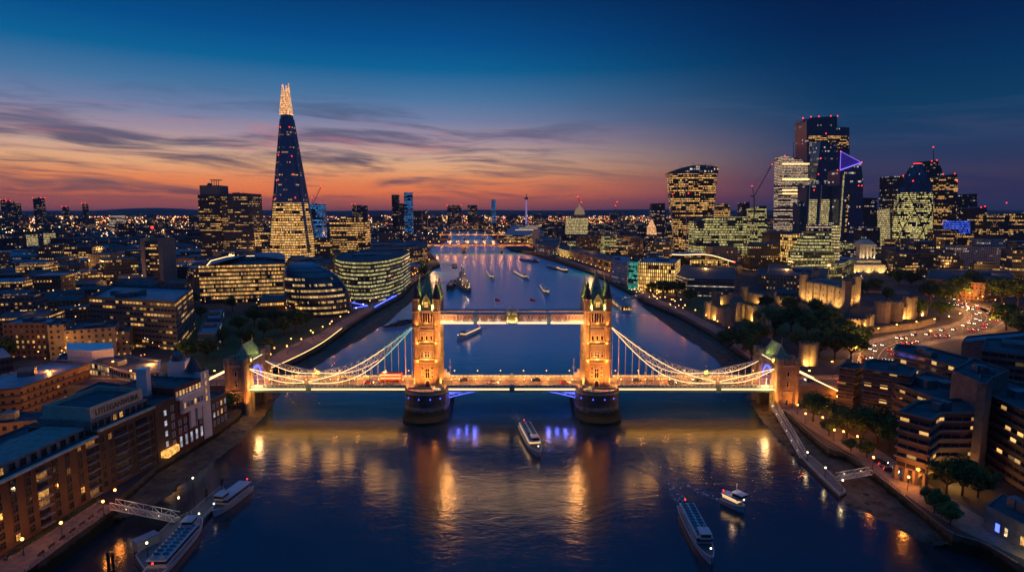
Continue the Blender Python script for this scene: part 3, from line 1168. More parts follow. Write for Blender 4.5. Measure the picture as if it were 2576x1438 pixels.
# bascule trusses, blue lit
for s in (-1, 1):
    for yy in (-7.6, -3, 3, 7.6):
        k = MB()
        low = lambda t: DZ - 1.2 - 4.2 * (t ** 1.7)
        xs = [s * (7 + 24 * i / 8) for i in range(9)]
        for i in range(8):
            a, b = i / 8, (i + 1) / 8
            k.bar((xs[i], yy, low(a)), (xs[i + 1], yy, low(b)), .5, .45)
            k.bar((xs[i + 1], yy, low(b)), (xs[i + 1], yy, DZ - 1.0), .3, .3)
            if i > 2:
                k.bar((xs[i], yy, DZ - 1.1) if i % 2 else (xs[i], yy, low(a)), (xs[i + 1], yy, low(b)) if i % 2 else (xs[i + 1], yy, DZ - 1.1), .3, .3)
        bt_ = k.build('bascule_truss', M['whitesteel'], bridge)
        if yy == -7.6:
            k = MB()
            for i in range(3, 8):
                a, b = i / 8, (i + 1) / 8
                k.bar((xs[i], yy - .4, low(a)), (xs[i + 1], yy - .4, low(b)), .12, .22)
                k.bar((xs[i], yy + .5, (low(a) + DZ) / 2), (xs[i + 1], yy + .5, (low(b) + DZ) / 2), .1, abs(low(b) - DZ) * .45)
            k.build('blue_glow_web', M['bluewash'], bt_)  # glowing bars stand in for blue floodlight on the truss steel
    for i in range(4):
        light('POINT', (s * (18 + 4 * i), -5.6, DZ - 2.6), 900, (.12, .16, 1), bridge, 'blue_floodlight', .3)
        light('POINT', (s * (18 + 4 * i), -9.8, DZ - 3.6), 160, (.12, .16, 1), bridge, 'blue_floodlight', .2)

# ---- suspension chains
def chain_curve(s, yy):
    """(x, zt, zb) samples of one truss chain from the tower to the abutment"""
    xt, xj, xa_ = 47.2, 98.2, 125.0
    zt, zj, za = 42.0, 15.6, 22.0
    out = []
    n1, n2 = 15, 8
    for i in range(n1 + 1):
        t = i / n1
        x = xt + (xj - xt) * t
        base = zt + (zj - zt) * t
        up = base - 3.4 * math.sin(PI * t) * (1 - .12 * math.cos(PI * t)) - 1.2 * math.sin(PI * t)
        lo = base - 9.6 * math.sin(PI * t) ** 1.0 * (1.0)
        out.append((s * x, up + .35, lo))
    k_ = len(out)
    for i in range(1, n2 + 1):
        t = i / n2
        x = xj + (xa_ - xj) * t
        base = zj + (za - zj) * t
        out.append((s * x, base - .1 * math.sin(PI * t) + .35, base - 2.6 * math.sin(PI * t)))
    return out, k_


for s in (-1, 1):
    for sy in (-1, 1):
        yy = sy * (HW - .4)
        pts, kj = chain_curve(s, yy)
        k = MB()
        for a, b in zip(pts, pts[1:]):
            k.bar((a[0], yy, a[1]), (b[0], yy, b[1]), .5, .42)
            k.bar((a[0], yy, a[2]), (b[0], yy, b[2]), .5, .42)
        ch = k.build('suspension_chain', M['bluesteel'], bridge)
        k = MB()
        for i, (a, b) in enumerate(zip(pts, pts[1:])):
            if a[1] - a[2] > .5:
                k.bar((a[0], yy, a[1]), (a[0], yy, a[2]), .22, .22)
            if abs(a[1] - a[2]) + abs(b[1] - b[2]) > 1.0:
                k.bar((a[0], yy, a[1] if i % 2 else a[2]), (b[0], yy, b[2] if i % 2 else b[1]), .2, .2)
                k.bar((a[0], yy, a[2] if i % 2 else a[1]), (b[0], yy, b[1] if i % 2 else b[2]), .14, .14)
        k.build('chain_bracing', M['whitesteel'], ch)
        if sy < 0:
            for part, sel in (('light_strip', (1, .31)), ('light_strip', (2, -.31))):
                idx, off = sel
                teal = MB()
                wht = MB()
                for i, (a, b) in enumerate(zip(pts, pts[1:])):
                    q = teal if (s < 0 and i < 4) else wht
                    q.bar((a[0], yy - .35, a[idx]), (b[0], yy - .35, b[idx]), .14, .2)
                wht.build('light_strip', M['chainlight'], ch)
                if teal.f:
                    teal.build('light_strip', M['teallight'], ch)
        else:
            q = MB()
            for i, (a, b) in enumerate(zip(pts, pts[1:])):
                if i > 5:
                    q.bar((a[0], yy - .35, a[2]), (b[0], yy - .35, b[2]), .1, .16)
            q.build('light_strip', M['chainlight'], ch)
            for i in range(3):
                p = pts[8 + i * 5]
                for dq in (0, 2, 3) if sy < 0 or True else ():
                    p_ = pts[min(len(pts) - 1, 3 + i * 6 + dq)]
                    light('POINT', (p_[0], -HW - 5.5, (p_[1] + p_[2]) / 2 + 1 + dq), 850, (1, .44, .08), bridge, 'chain_fill_light', 2.6)  # added points hung off the deck to widen the gold water reflections
                light('POINT', (p[0], yy - 2.2, p[2] + 1), 90, (.9, .8, .65), bridge, 'chain_fill_light', .3)
        # joint roundel
        p = pts[kj - 1]
        k = MB()
        k.tube((p[0], yy - .7, p[1] - .1), (p[0], yy + .7, p[1] - .1), 1.05, 1.05, 14)
        k.build('joint_roundel', M['cream'], ch)
        # hangers
        for i, a in enumerate(pts[1:-1]):
            if abs(a[0] - p[0]) < 2.5 or a[2] < DZ + 1.8:
                continue
            k = MB()
            k.tube((a[0], yy, DZ + 1.2), (a[0], yy, a[2]), .13, .13, 6)
            k.build('hanger', M['whitesteel'], bridge)
        # back stay behind the abutment
        k = MB()
        k.bar((s * 134, yy, 22.0), (s * 163, yy, 8.0), .7, .7)
        st = k.build('back_stay', M['bluesteel'], bridge)
        k = MB()
        k.bar((s * 134, yy - .4, 22.2), (s * 163, yy - .4, 8.2), .14, .45)
        k.build('light_strip', M['chainlight'], st)

# ---- abutment towers
for s in (-1, 1):
    cx = s * AX
    m_ = MB()
    for sy in (-1, 1):
        yc = sy * 10.4
        m_.box(cx - 4.2, cx + 4.2, yc - 3.4, yc + 3.4, -1, 25.4)
        for sx in (-1, 1):
            m_.loft([octo(cx + sx * 4.0, yc - 3.2, 1.25, z) for z in (-1, 24.2)] + [octo(cx + sx * 4.0, yc - 3.2, 1.55, 25.2), octo(cx + sx * 4.0, yc - 3.2, 1.5, 28.4)])
            m_.loft([octo(cx + sx * 4.0, yc + 3.2, 1.25, z) for z in (-1, 24.2)] + [octo(cx + sx * 4.0, yc + 3.2, 1.55, 25.2), octo(cx + sx * 4.0, yc + 3.2, 1.5, 28.4)])
    m_.box(cx - 3.6, cx + 3.6, -7, 7, 22.6, 25.4)
    for k_ in range(4):
        for sy in (-1, 1):
            m_.box(cx - 3.6, cx + 3.6, sy * 7 if sy < 0 else 7 - 1.1 * (k_ + 1), sy * 7 + 1.1 * (k_ + 1) if sy < 0 else 7, 19.6 + 3 * (k_ / 4) ** .7, 19.6 + 3 * ((k_ + 1) / 4) ** .7)
    ab = m_.build('abutment_tower', M['stone'], bridge)
    for z0, z1, o in ((24.6, 25.3, .5), (12.2, 12.7, .35)):
        for sy in (-1, 1):
            k = MB()
            k.box(cx - 4.2 - o, cx + 4.2 + o, sy * 10.4 - 3.4 - o, sy * 10.4 + 3.4 + o, z0, z1)
            k.build('string_course', M['trim'], ab)
    for sy in (-1, 1):
        k = MB()
        for i in range(7):
            x = cx - 3.9 + i * 1.3
            for yy in (sy * 10.4 - 3.5, sy * 10.4 + 3.5):
                k.box(x - .4, x + .4, yy - .3, yy + .3, 25.3, 27.6 + (.7 if i % 2 == 0 else 0))
        for i in range(5):
            y = sy * 10.4 - 2.8 + i * 1.4
            for xx in (cx - 4.2, cx + 4.2):
                k.box(xx - .3, xx + .3, y - .45, y + .45, 25.3, 27.6 + (.7 if i % 2 == 0 else 0))
        k.build('battlement', M['stone'], ab)
        for (z, h) in ((15, 2.4), (20, 2.2), (6, 2.5)):
            window(ab, cx, z, 1.0, h, sy * 10.4 - 3.4, frame=M['trim'], bars=0)
    k = MB()
    zr = 33.0
    k.loft([[(cx - 3.8, -8.0, 25.4), (cx + 3.8, -8.0, 25.4), (cx + 3.8, 8.0, 25.4), (cx - 3.8, 8.0, 25.4)],
            [(cx - 2.6, -7.0, 28.4), (cx + 2.6, -7.0, 28.4), (cx + 2.6, 7.0, 28.4), (cx - 2.6, 7.0, 28.4)],
            [(cx - .15, -5.4, zr), (cx + .15, -5.4, zr), (cx + .15, 5.4, zr), (cx - .15, 5.4, zr)]])
    k.build('roof', M['greenroof'], ab)
    k = MB()
    k.bar((cx, -5.6, zr + .1), (cx, 5.6, zr + .1), .3, .4)
    for yy in (-5.5, 5.5):
        k.tube((cx, yy, zr), (cx, yy, zr + 3.6), .14, .06)
    k.build('roof_cresting', M['gold'], ab)
    for yy, e in ((-8.6, 1300), (-3, 1000), (3, 1000)):
        light('SPOT', (cx - s * 5.4, yy, 25.8), e * 2.4, (.8, .85, .12), bridge, 'green_floodlight', .2, (cx, yy * .6, 31), 62)
    for i in range(9):
        k = MB()
        yy = -6 + i * 1.5
        k.ball((cx - s * 4.6, yy, 25.9), .2)
        k.build('parapet_lamp', M['lampw'], ab)
    light('POINT', (cx - s * 8, -11.5, 15), 3200, (1, .5, .16), bridge, 'floodlight_beam', 1.1)  # point added off the abutment for a gold patch on the water
    # blue floodlit arch
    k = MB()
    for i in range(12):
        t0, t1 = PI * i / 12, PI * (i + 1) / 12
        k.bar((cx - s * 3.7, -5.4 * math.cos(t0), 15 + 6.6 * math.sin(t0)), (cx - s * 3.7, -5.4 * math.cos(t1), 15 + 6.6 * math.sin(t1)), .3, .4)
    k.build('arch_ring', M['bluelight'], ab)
    light('POINT', (cx - s * 1, 1, 17.5), 1100, (.05, .12, 1), bridge, 'blue_floodlight', .5)
    light('POINT', (cx + s * 1.5, 5, 18.5), 1100, (.05, .12, 1), bridge, 'blue_floodlight', .5)
    light('SPOT', (cx - s * 10, -17, 6), 9000, AMB, bridge, 'floodlight_beam', .5, (cx, -12, 16), 70)
    light('SPOT', (cx + s * 6, -18, 6), 6000, AMB, bridge, 'floodlight_beam', .5, (cx, -12, 14), 80)
    light('SPOT', (cx - s * 9, -11, DZ + .5), 1500, AMB, bridge, 'floodlight_beam', .5, (cx - s * 3, -9, 20), 80)
    # approach viaduct
    k = MB()
    a0, a1 = cx + s * 3.5, cx + s * 120
    k.box(min(a0, a1), max(a0, a1), -HW, HW, 4, DZ - .05)
    ap = k.build('approach_viaduct', M['stone'], bridge)
    k = MB()
    k.box(min(a0, a1), max(a0, a1), -HW, -HW + .4, DZ - .05, DZ + 1.1)
    k.box(min(a0, a1), max(a0, a1), HW - .4, HW, DZ - .05, DZ + 1.1)
    k.build('parapet', M['stone'], ap)
    k = MB()
    k.box(min(a0, a1), max(a0, a1), -5.5, 5.5, DZ - .2, DZ + .02)
    k.build('carriageway', M['asphalt'], ap)

# lamp standards of the bridge, each with its own light
for i in range(22):
    t = i / 21
    x = -122 + 244 * t
    if 33 < abs(x) < 49:
        continue
    for yy in (-7.9, 7.9):
        k = MB()
        k.tube((x, yy, DZ), (x, yy, DZ + 3.6), .1, .06)
        lp = k.build('lamp_standard', M['darksteel'], bridge)
        k = MB()
        k.ball((x, yy, DZ + 3.8), .26)
        k.build('lamp_globe', M['lamp'], lp)
    for yy in (-7.3, 7.3):
        l = light('AREA', (x, yy * .8, DZ + 4.6), 2400, (1, .33, .07), bridge, 'lamp_light', 1.5)
        l.rotation_euler = (R(-22 if yy > 0 else 22), 0, 0)

# ---------------------------------------------------------------- facades
FA = {}
def fac(k, *a, **kw):
    FA[k] = facade('facade_' + k, *a, **kw)
fac('office', (.10, .10, .10), bay=1.6, fl=4.0, ww=.86, wh=.62, lit=.60, ca=WARM, cb=WARM2, st=1.7, cluster=7)
fac('office_dim', (.08, .09, .10), bay=1.8, fl=4.0, ww=.85, wh=.6, lit=.45, ca=WARM, cb=WARM2, st=1.3, cluster=6)
fac('green', (.05, .08, .07), (.02, .05, .05), bay=1.5, fl=3.9, ww=.92, wh=.6, lit=.56, ca=(.95, .78, .2), cb=(1, .85, .4), st=1.0, cluster=8)
fac('shardglass', (.07, .15, .27), (.08, .17, .31), bay=2.2, fl=4.2, ww=.9, wh=.5, lit=.25, ca=WARM, cb=WARM2, st=1.3, wrough=.3, grough=.1, cluster=4)
fac('shardlow', (.06, .06, .06), bay=1.9, fl=4.2, ww=.92, wh=.6, lit=.70, ca=WARM, cb=WARM2, st=1.9, cluster=9)
fac('crown', (.4, .3, .2), bay=1.5, fl=3.0, ww=1.2, wh=.84, lit=1.2, ca=(1, .40, .14), cb=(1, .58, .3), st=2.0)
fac('tower', (.035, .045, .055), (.015, .03, .045), bay=1.8, fl=3.9, ww=.9, wh=.6, lit=.38, ca=WARM, cb=WARM2, st=1.6, wrough=.3, cluster=5)
fac('tower_lit', (.07, .065, .06), bay=1.7, fl=3.9, ww=.9, wh=.5, lit=.52, ca=WARM, cb=WARM2, st=1.7, cluster=9)
fac('tower_dark', (.03, .07, .12), (.03, .09, .17), bay=1.8, fl=4.1, ww=.92, wh=.75, lit=.2, ca=WARM2, cb=COOL, st=1.4, wrough=.25, grough=.08)
fac('walkie', (.05, .05, .055), (.02, .03, .035), bay=1.5, fl=3.9, ww=.92, wh=.5, lit=.52, ca=WARM, cb=WARM2, st=1.8, cluster=6)
fac('striped', (.2, .17, .14), bay=2.0, fl=3.6, ww=.96, wh=.36, lit=.60, ca=(1, .6, .3), cb=(1, .8, .6), st=1.6, cluster=12)
fac('yellowgrid', (.12, .11, .08), bay=1.5, fl=3.9, ww=.7, wh=.55, lit=.86, ca=(1, .72, .25), cb=(1, .8, .4), st=1.6, cluster=10)
fac('gherkin', (.02, .04, .045), (.01, .03, .035), bay=2.3, fl=4.1, ww=.86, wh=.6, lit=.62, ca=(.9, .75, .2), cb=(1, .8, .35), st=1.6, wrough=.2, cluster=3)
fac('concrete', (.17, .16, .15), bay=3.0, fl=3.7, ww=.8, wh=.42, lit=.42, ca=WARM, cb=WARM2, st=1.3, cluster=4)
fac('greyconc', (.10, .095, .09), bay=2.4, fl=3.6, ww=.9, wh=.45, lit=.36, ca=WARM, cb=WARM2, st=1.3, cluster=4)
fac('cream', (.30, .22, .14), bay=3.6, fl=3.5, ww=.36, wh=.48, lit=.34, ca=WARM, cb=WARM2, st=1.2, cluster=3)
fac('brickb', (.24, .13, .07), bay=3.4, fl=3.3, ww=.38, wh=.5, lit=.34, ca=WARM, cb=WARM2, st=1.2, cluster=2)
fac('flats', (.13, .12, .12), bay=3.2, fl=3.0, ww=.55, wh=.5, lit=.33, ca=WARM, cb=WARM2, st=1.2, cluster=2)
fac('goldwin', (.09, .06, .035), bay=2.3, fl=4.4, ww=.55, wh=.8, lit=.66, ca=(1, .5, .1), cb=(1, .62, .18), st=2.5, cluster=2)
fac('shardpale', (.16, .2, .26), (.14, .2, .28), bay=2.2, fl=4.2, ww=.9, wh=.7, lit=.22, ca=WARM, cb=WARM2, st=.6, wrough=.3)
fac('teal', (.03, .06, .06), bay=1.5, fl=2.6, ww=.8, wh=.8, lit=.62, ca=(.05, .8, .55), cb=(.2, .9, .7), st=.8)
fac('blue', (.03, .05, .12), bay=2.2, fl=3.8, ww=.8, wh=.6, lit=.85, ca=(.02, .06, 1), cb=(.1, .2, 1), st=1.6)
fac('bluetop', (.03, .05, .09), bay=2.4, fl=4, ww=.9, wh=.6, lit=.6, ca=(.05, .25, .9), cb=(.1, .5, 1), st=.8)
fac('whiteslab', (.42, .40, .40), bay=3.0, fl=3.2, ww=.5, wh=.5, lit=.32, ca=WARM2, cb=COOL, st=.9, cluster=2)
fac('cityA', (.12, .09, .065), bay=3.0, fl=3.5, ww=.5, wh=.5, lit=.36, ca=WARM, cb=WARM2, st=1.5, cluster=3)
fac('cityB', (.07, .075, .08), bay=2.0, fl=3.8, ww=.8, wh=.55, lit=.40, ca=WARM, cb=WARM2, st=1.5, cluster=5)
fac('cityC', (.14, .13, .12), bay=3.4, fl=3.4, ww=.42, wh=.5, lit=.33, ca=(1, .42, .12), cb=WARM2, st=1.5, cluster=2)
fac('cityD', (.045, .05, .06), bay=2.2, fl=3.6, ww=.7, wh=.5, lit=.28, ca=WARM, cb=COOL, st=1.3, cluster=3)
fac('far', (.05, .05, .055), bay=7, fl=5, ww=.42, wh=.42, lit=.35, ca=(1, .40, .10), cb=(1, .72, .4), st=1.4, cluster=2)
fac('apart', (.30, .26, .22), bay=2.6, fl=3.5, ww=.75, wh=.62, lit=.55, ca=(1, .5, .14), cb=(1, .62, .25), st=1.3, cluster=4)
M['ledge'] = pbr('floor_ledge', (.14, .135, .13), .7)
M['ledgew'] = pbr('pale_floor_ledge', (.36, .34, .33), .6)
M['ledged'] = pbr('dark_floor_ledge', (.04, .045, .05), .5)
M['hotel'] = pbr('brown_concrete', (.17, .13, .11), .85, var=.25)
M['castle'] = stone('castle_stone', (.40, .33, .22), 1.0, .5)
M['ochre'] = pbr('ochre_render', (.42, .32, .12), .8, var=.1)

FOOT = []     # footprints the filler city keeps clear of


def parapet_roof(root, poly, z, mat, par=.9, th=.4, wallmat=None):
    inn = inset(poly, th)
    if area(poly) < 0:
        poly = poly[::-1]
    k = MB(root.location)
    k.cap(inn, z - par)
    r = k.build('roof', mat, root)
    k = MB(root.location)
    n = len(poly)
    for i in range(n):
        j = (i + 1) % n
        a, b, c, d = poly[i], poly[j], inn[j], inn[i]
        k.face([a + (z,), b + (z,), c + (z,), d + (z,)])
        k.face([d + (z,), c + (z,), c + (z - par,), d + (z - par,)])
    k.build('parapet', wallmat or M['ledge'], root)
    return r


def building(name, label, poly, z1, fm, rm='darkroof', z0=LZ, group=None, slabs=0, slabmat='ledge', out=.35, plant=2, par=.9, cat='building', seed=0, z_first=None, pm='ledge'):
    poly = [tuple(p[:2]) for p in poly]
    if area(poly) < 0:
        poly = poly[::-1]
    cxm = sum(p[0] for p in poly) / len(poly)
    cym = sum(p[1] for p in poly) / len(poly)
    root = thing(name, label, cat, (cxm, cym, z0), group)
    FOOT.append(poly)
    k = MB(root.location)
    k.prism(poly, z0 - .5, z1, False)
    k.build('facade', FA[fm] if isinstance(fm, str) else fm, root)
    parapet_roof(root, poly, z1, M[rm], par, wallmat=M[pm])
    if slabs:
        o = inset(poly, -out)
        z = z1 if z_first is None else z_first
        i = 0
        while z > z0 + 2 and i < 24:
            k = MB(root.location)
            n = len(poly)
            zt, zb = z + .12, z - .5
            for a in range(n):
                b = (a + 1) % n
                k.face([o[a] + (zb,), o[b] + (zb,), o[b] + (zt,), o[a] + (zt,)])
                k.face([o[a] + (zt,), o[b] + (zt,), poly[b] + (zt,), poly[a] + (zt,)])
                k.face([poly[a] + (zb,), poly[b] + (zb,), o[b] + (zb,), o[a] + (zb,)])
            k.build('floor_ledge', M[slabmat], root)
            z -= slabs
            i += 1
    rnd = random.Random(int(cxm * 7 + cym * 3) + seed)
    L = math.sqrt(abs(area(poly)))
    e = Vector(poly[1]) - Vector(poly[0])
    ang = math.atan2(e.y, e.x)
    for i in range(plant):
        k = MB(root.location)
        t = rnd.uniform(.25, .75)
        px, py = cxm + rnd.uniform(-.22, .22) * L * .8, cym + rnd.uniform(-.22, .22) * L * .8
        W_, D_, H_ = rnd.uniform(.12, .3) * L, rnd.uniform(.1, .22) * L, rnd.uniform(1.8, 3.6)
        k.obox(px, py, z1 - par, W_, D_, H_, ang)
        k.build('roof_plant', M['plant'], root)
    return root


def px(pts, z):
    return [G(u, v, z) for u, v in pts]


def block(name, label, u0, u1, vt, y, depth, fm, rot=0.0, ztop=None, **kw):
    """box whose front stands at depth y and spans pixel columns u0..u1"""
    a, b = DY(u0, vt, y), DY(u1, vt, y)
    z1 = a.z if ztop is None else ztop
    c, s_ = math.cos(R(rot)), math.sin(R(rot))
    W_ = b.x - a.x
    L = W_ / max(.5, abs(c))
    p0 = Vector((a.x, y)) if rot >= 0 else Vector((a.x, y - L * s_))
    ex, ey = Vector((c, s_)) * L, Vector((-s_, c)) * depth
    poly = [tuple(p0), tuple(p0 + ex), tuple(p0 + ex + ey), tuple(p0 + ey)]
    return building(name, label, poly, z1, fm, **kw)


def beacon(root, pts, mat='redlamp', r=.9):
    for p in pts:
        k = MB(root.location)
        k.ball(p, r)
        k.build('beacon', M[mat], root)


# ---- the tall glass spire on the left bank
def spire():
    y = 760
    kk = (y + 286) / 1500
    cx = DY(726, 400, y).x
    root = thing('glass_skyscraper', 'tapering glass spire skyscraper with a glowing golden split tip', 'skyscraper', (cx, y, LZ))
    FOOT.append([(cx - 50, y - 50), (cx + 50, y - 50), (cx + 50, y + 50), (cx - 50, y + 50)])
    H = lambda v: DY(726, v, y).z
    zs = [LZ, H(510), H(290)]
    hw = lambda z: (H(169) - z) * .124

    def ring(z, k=1.0):
        r = hw(z) * k
        return [(cx + a * r, y + b * r, z) for a, b in ((-.86, -.5), (-.55, -.9), (.62, -.9), (.9, -.42), (.95, .4), (.5, .9), (-.6, .9), (-.95, .35))]
    k = MB(root.location)
    k.loft([ring(LZ), ring(zs[1] * .5), ring(zs[1])], cap1=False)
    k.build('lit_lower_floors', FA['shardlow'], root)
    k = MB(root.location)
    k.loft([ring(zs[1]), ring((zs[1] + zs[2]) / 2), ring(zs[2])], cap1=True)
    k.build('glass_shaft', FA['shardglass'], root)
    # outer glass shards stand a little proud of the shaft
    for i, (a, b, zt) in enumerate(((7, 0, H(300)), (0, 1, H(350)), (2, 3, H(345)), (3, 4, H(300)))):
        k = MB(root.location)
        z0 = LZ + 20
        A0, B0, A1, B1 = ring(z0, 1.07)[a], ring(z0, 1.07)[b], ring(zt, 1.09)[a], ring(zt, 1.09)[b]
        e_ = .8 if i in (0, 2) else .0
        if i in (0, 1):
            B0, B1 = [tuple(Vector(p) * .28 + Vector(q) * .72) if i == 1 else tuple(p) for p, q in ((B0, A0), (B1, A1))]
        else:
            A0, A1 = [tuple(Vector(p) * .3 + Vector(q) * .7) for p, q in ((A0, B0), (A1, B1))]
        k.face([A0, B0, B1, A1], [(0, z0), (12, z0), (12, zt), (0, zt)])
        k.face([tuple(Vector(p) + Vector((0, .5, 0))) for p in (B0, A0, A1, B1)])
        k.build('glass_shard', M['shardedge'], root)
    # split glowing tip
    for i, (xa, xb, vt, yo) in enumerate(((-.95, -.10, 212, 0), (.04, .5, 216, -1), (.42, .95, 210, 1), (-.6, .6, 240, 4))):
        k = MB(root.location)
        z0, z1 = zs[2], H(vt)
        r = hw(z0)
        tipx = cx + (xa + xb) / 2 * r * .8
        zm, rm = z0 + (z1 - z0) * .6, r * .86
        k.loft([[(cx + xa * r, y - .8 * r + yo, z0), (cx + xb * r, y - .8 * r + yo, z0), (cx + xb * r, y + .6 * r + yo, z0), (cx + xa * r, y + .6 * r + yo, z0)],
                [(cx + (xa * .82 if xa < 0 else xa) * rm, y - .6 * r + yo, zm), (cx + (xb * .82 if xb > 0 else xb * 1.6) * rm, y - .6 * r + yo, zm), (cx + (xb * .82 if xb > 0 else xb * 1.6) * rm, y + .4 * r + yo, zm), (cx + (xa * .82 if xa < 0 else xa) * rm, y + .4 * r + yo, zm)],
                [(tipx - .6, y - .9 + yo, z1), (tipx + .6, y - .9 + yo, z1), (tipx + .6, y + .5 + yo, z1), (tipx - .6, y + .5 + yo, z1)]])
        k.build('glowing_tip', FA['crown'], root)
    beacon(root, [ring(H(v), 1.06)[i] for v, i in ((322, 1), (322, 2), (392, 1), (395, 2), (500, 1), (498, 2), (455, 1), (440, 2))], r=1.0)
    beacon(root, [(cx - 4, y - 5, H(214) - 2), (cx + 3, y - 5, H(214) - 2)], r=.5)


M['shardedge'] = pbr('pale_reflective_glass', (.16, .22, .30), .15, .3, var=.1, spec=.9)
spire()

# ---- hospital slab pair
r = block('hospital_tower', 'tall dark concrete hospital tower with a flat antenna disc on its head', 497, 552, 490, 770, 38, 'greyconc', plant=0, slabs=3.7 * 5)
k = MB(r.location)
x0, x1 = DY(499, 450, 770).x, DY(549, 450, 770).x
z0, z1 = DY(520, 490, 770).z, DY(520, 466, 770).z
k.box(x0, x1, 772, 805, z0, z1)
k.build('tower_head', M['concrete'], r)
k = MB(r.location)
xm = DY(530, 450, 770).x
for dx in (-6, -2, 2, 6):
    k.tube((xm + dx, 785, z1), (xm + dx, 785, z1 + 9), .6)
k.ball((xm - 10, 785, z1), 5, 8, 4)
k.build('rooftop_masts', M['plant'], r)
k = MB(r.location)
k.loft([ngon(xm + 2, 785, 10, 10, 14, 0, z1 + 9), ngon(xm + 2, 785, 10.5, 10.5, 14, 0, z1 + 10)], True, True)
k.build('antenna_disc', M['plant'], r)
r = block('hospital_block', 'broad concrete hospital slab with rows of yellow windows beside the disc topped tower', 553, 631, 487, 775, 45, 'concrete', plant=3, slabs=3.7 * 3)
k = MB(r.location)
for u, v in ((572, 470), (600, 480), (612, 480)):
    p = DY(u, 487, 785)
    k.tube(p, (p.x, p.y, DY(u, v, 785).z), .4, .2)
k.build('roof_aerial', M['plant'], r)

# ---- riverside offices on the left bank
building('office_building', 'long glass office with three bright top floors beside the leaning glass oval', px([(499, 668), (716, 663), (716, 640), (540, 645)], 43), 43, 'office', 'darkroof', slabs=4, plant=4)
r = thing('office_roof_canopy', 'shallow curved metal canopy over the roofs behind the long glass office', 'roof canopy', G(560, 650, 47) + (44,))
k = MB(r.location)
pl, pr_ = px([(520, 664), (530, 652), (570, 642), (640, 640), (716, 648)], 47), px([(560, 655), (600, 645), (650, 633), (700, 632), (716, 640)], 48)
for i in range(4):
    k.face([pl[i] + (45.2,), pl[i + 1] + (45.2,), pr_[i + 1] + (47,), pr_[i] + (47,)])
    k.face([pl[i] + (44.6,), pr_[i] + (46.4,), pr_[i + 1] + (46.4,), pl[i + 1] + (44.6,)])
    k.face([pl[i] + (44.6,), pl[i + 1] + (44.6,), pl[i + 1] + (45.2,), pl[i] + (45.2,)])
k.build('canopy_shell', M['paleroof'], r)
k = MB(r.location)
for i in range(3):
    k.bar(pl[i] + (45.5,), pl[i + 1] + (45.5,), .5, .5)
k.build('canopy_light', M['strip'], r)
# curved glass office
cpts = [(842, 650), (858, 656), (890, 659), (930, 659), (975, 654), (1010, 645), (1031, 634), (1015, 628), (940, 628), (860, 634)]
r = building('curved_office', 'curved green lit glass office beside the plain ochre wall tower', px(cpts, 46), 46, 'green', 'darkroof', slabs=3.9, slabmat='ledged', plant=4)
k = MB(r.location)
pp = px(cpts[2:7], 46)
pin = px([(895, 650), (930, 650), (970, 646), (1005, 639), (1022, 632)], 46)
for i in range(4):
    k.face([pp[i] + (46.4,), pp[i + 1] + (46.4,), pin[i + 1] + (48.6,), pin[i] + (48.6,)])
k.build('sloping_roof', M['darkroof'], r)
building('plain_tower', 'narrow windowless ochre tower at the left end of the curved green office', px([(838, 634), (857, 634), (857, 629), (838, 629)], 50), 50, M['ochre'], plant=0)
building('office_building', 'yellow lit office between the glass oval and the plain ochre tower', px([(722, 655), (836, 668), (836, 650), (735, 642)], 36), 36, 'office_dim', slabs=4, plant=3)
building('office_building', 'low office with bright ribbon windows right behind the ochre tower', px([(905, 632), (1075, 620), (1075, 606), (905, 610)], 34), 34, 'office_dim', slabs=4, plant=3)
block('office_building', 'glowing yellow block against the left foot of the glass spire', 640, 683, 585, 742, 30, 'office', plant=1)
block('office_building', 'pale lit three part office right of the glass spire foot', 829, 870, 553, 720, 40, 'tower_lit', plant=1, slabs=4)
block('office_building', 'tallest part of the pale lit office right of the glass spire foot', 871, 898, 548, 722, 40, 'tower_lit', plant=1)
block('office_building', 'right hand wing of the pale lit office right of the glass spire', 899, 917, 558, 724, 40, 'tower_lit', plant=1)
block('glass_tower', 'blue topped glass block just right of the spire at its waist', 778, 808, 513, 900, 30, 'bluetop', plant=1)
block('office_building', 'dark block between the spire foot and the pale lit office', 790, 828, 600, 700, 30, 'cityB', plant=1)


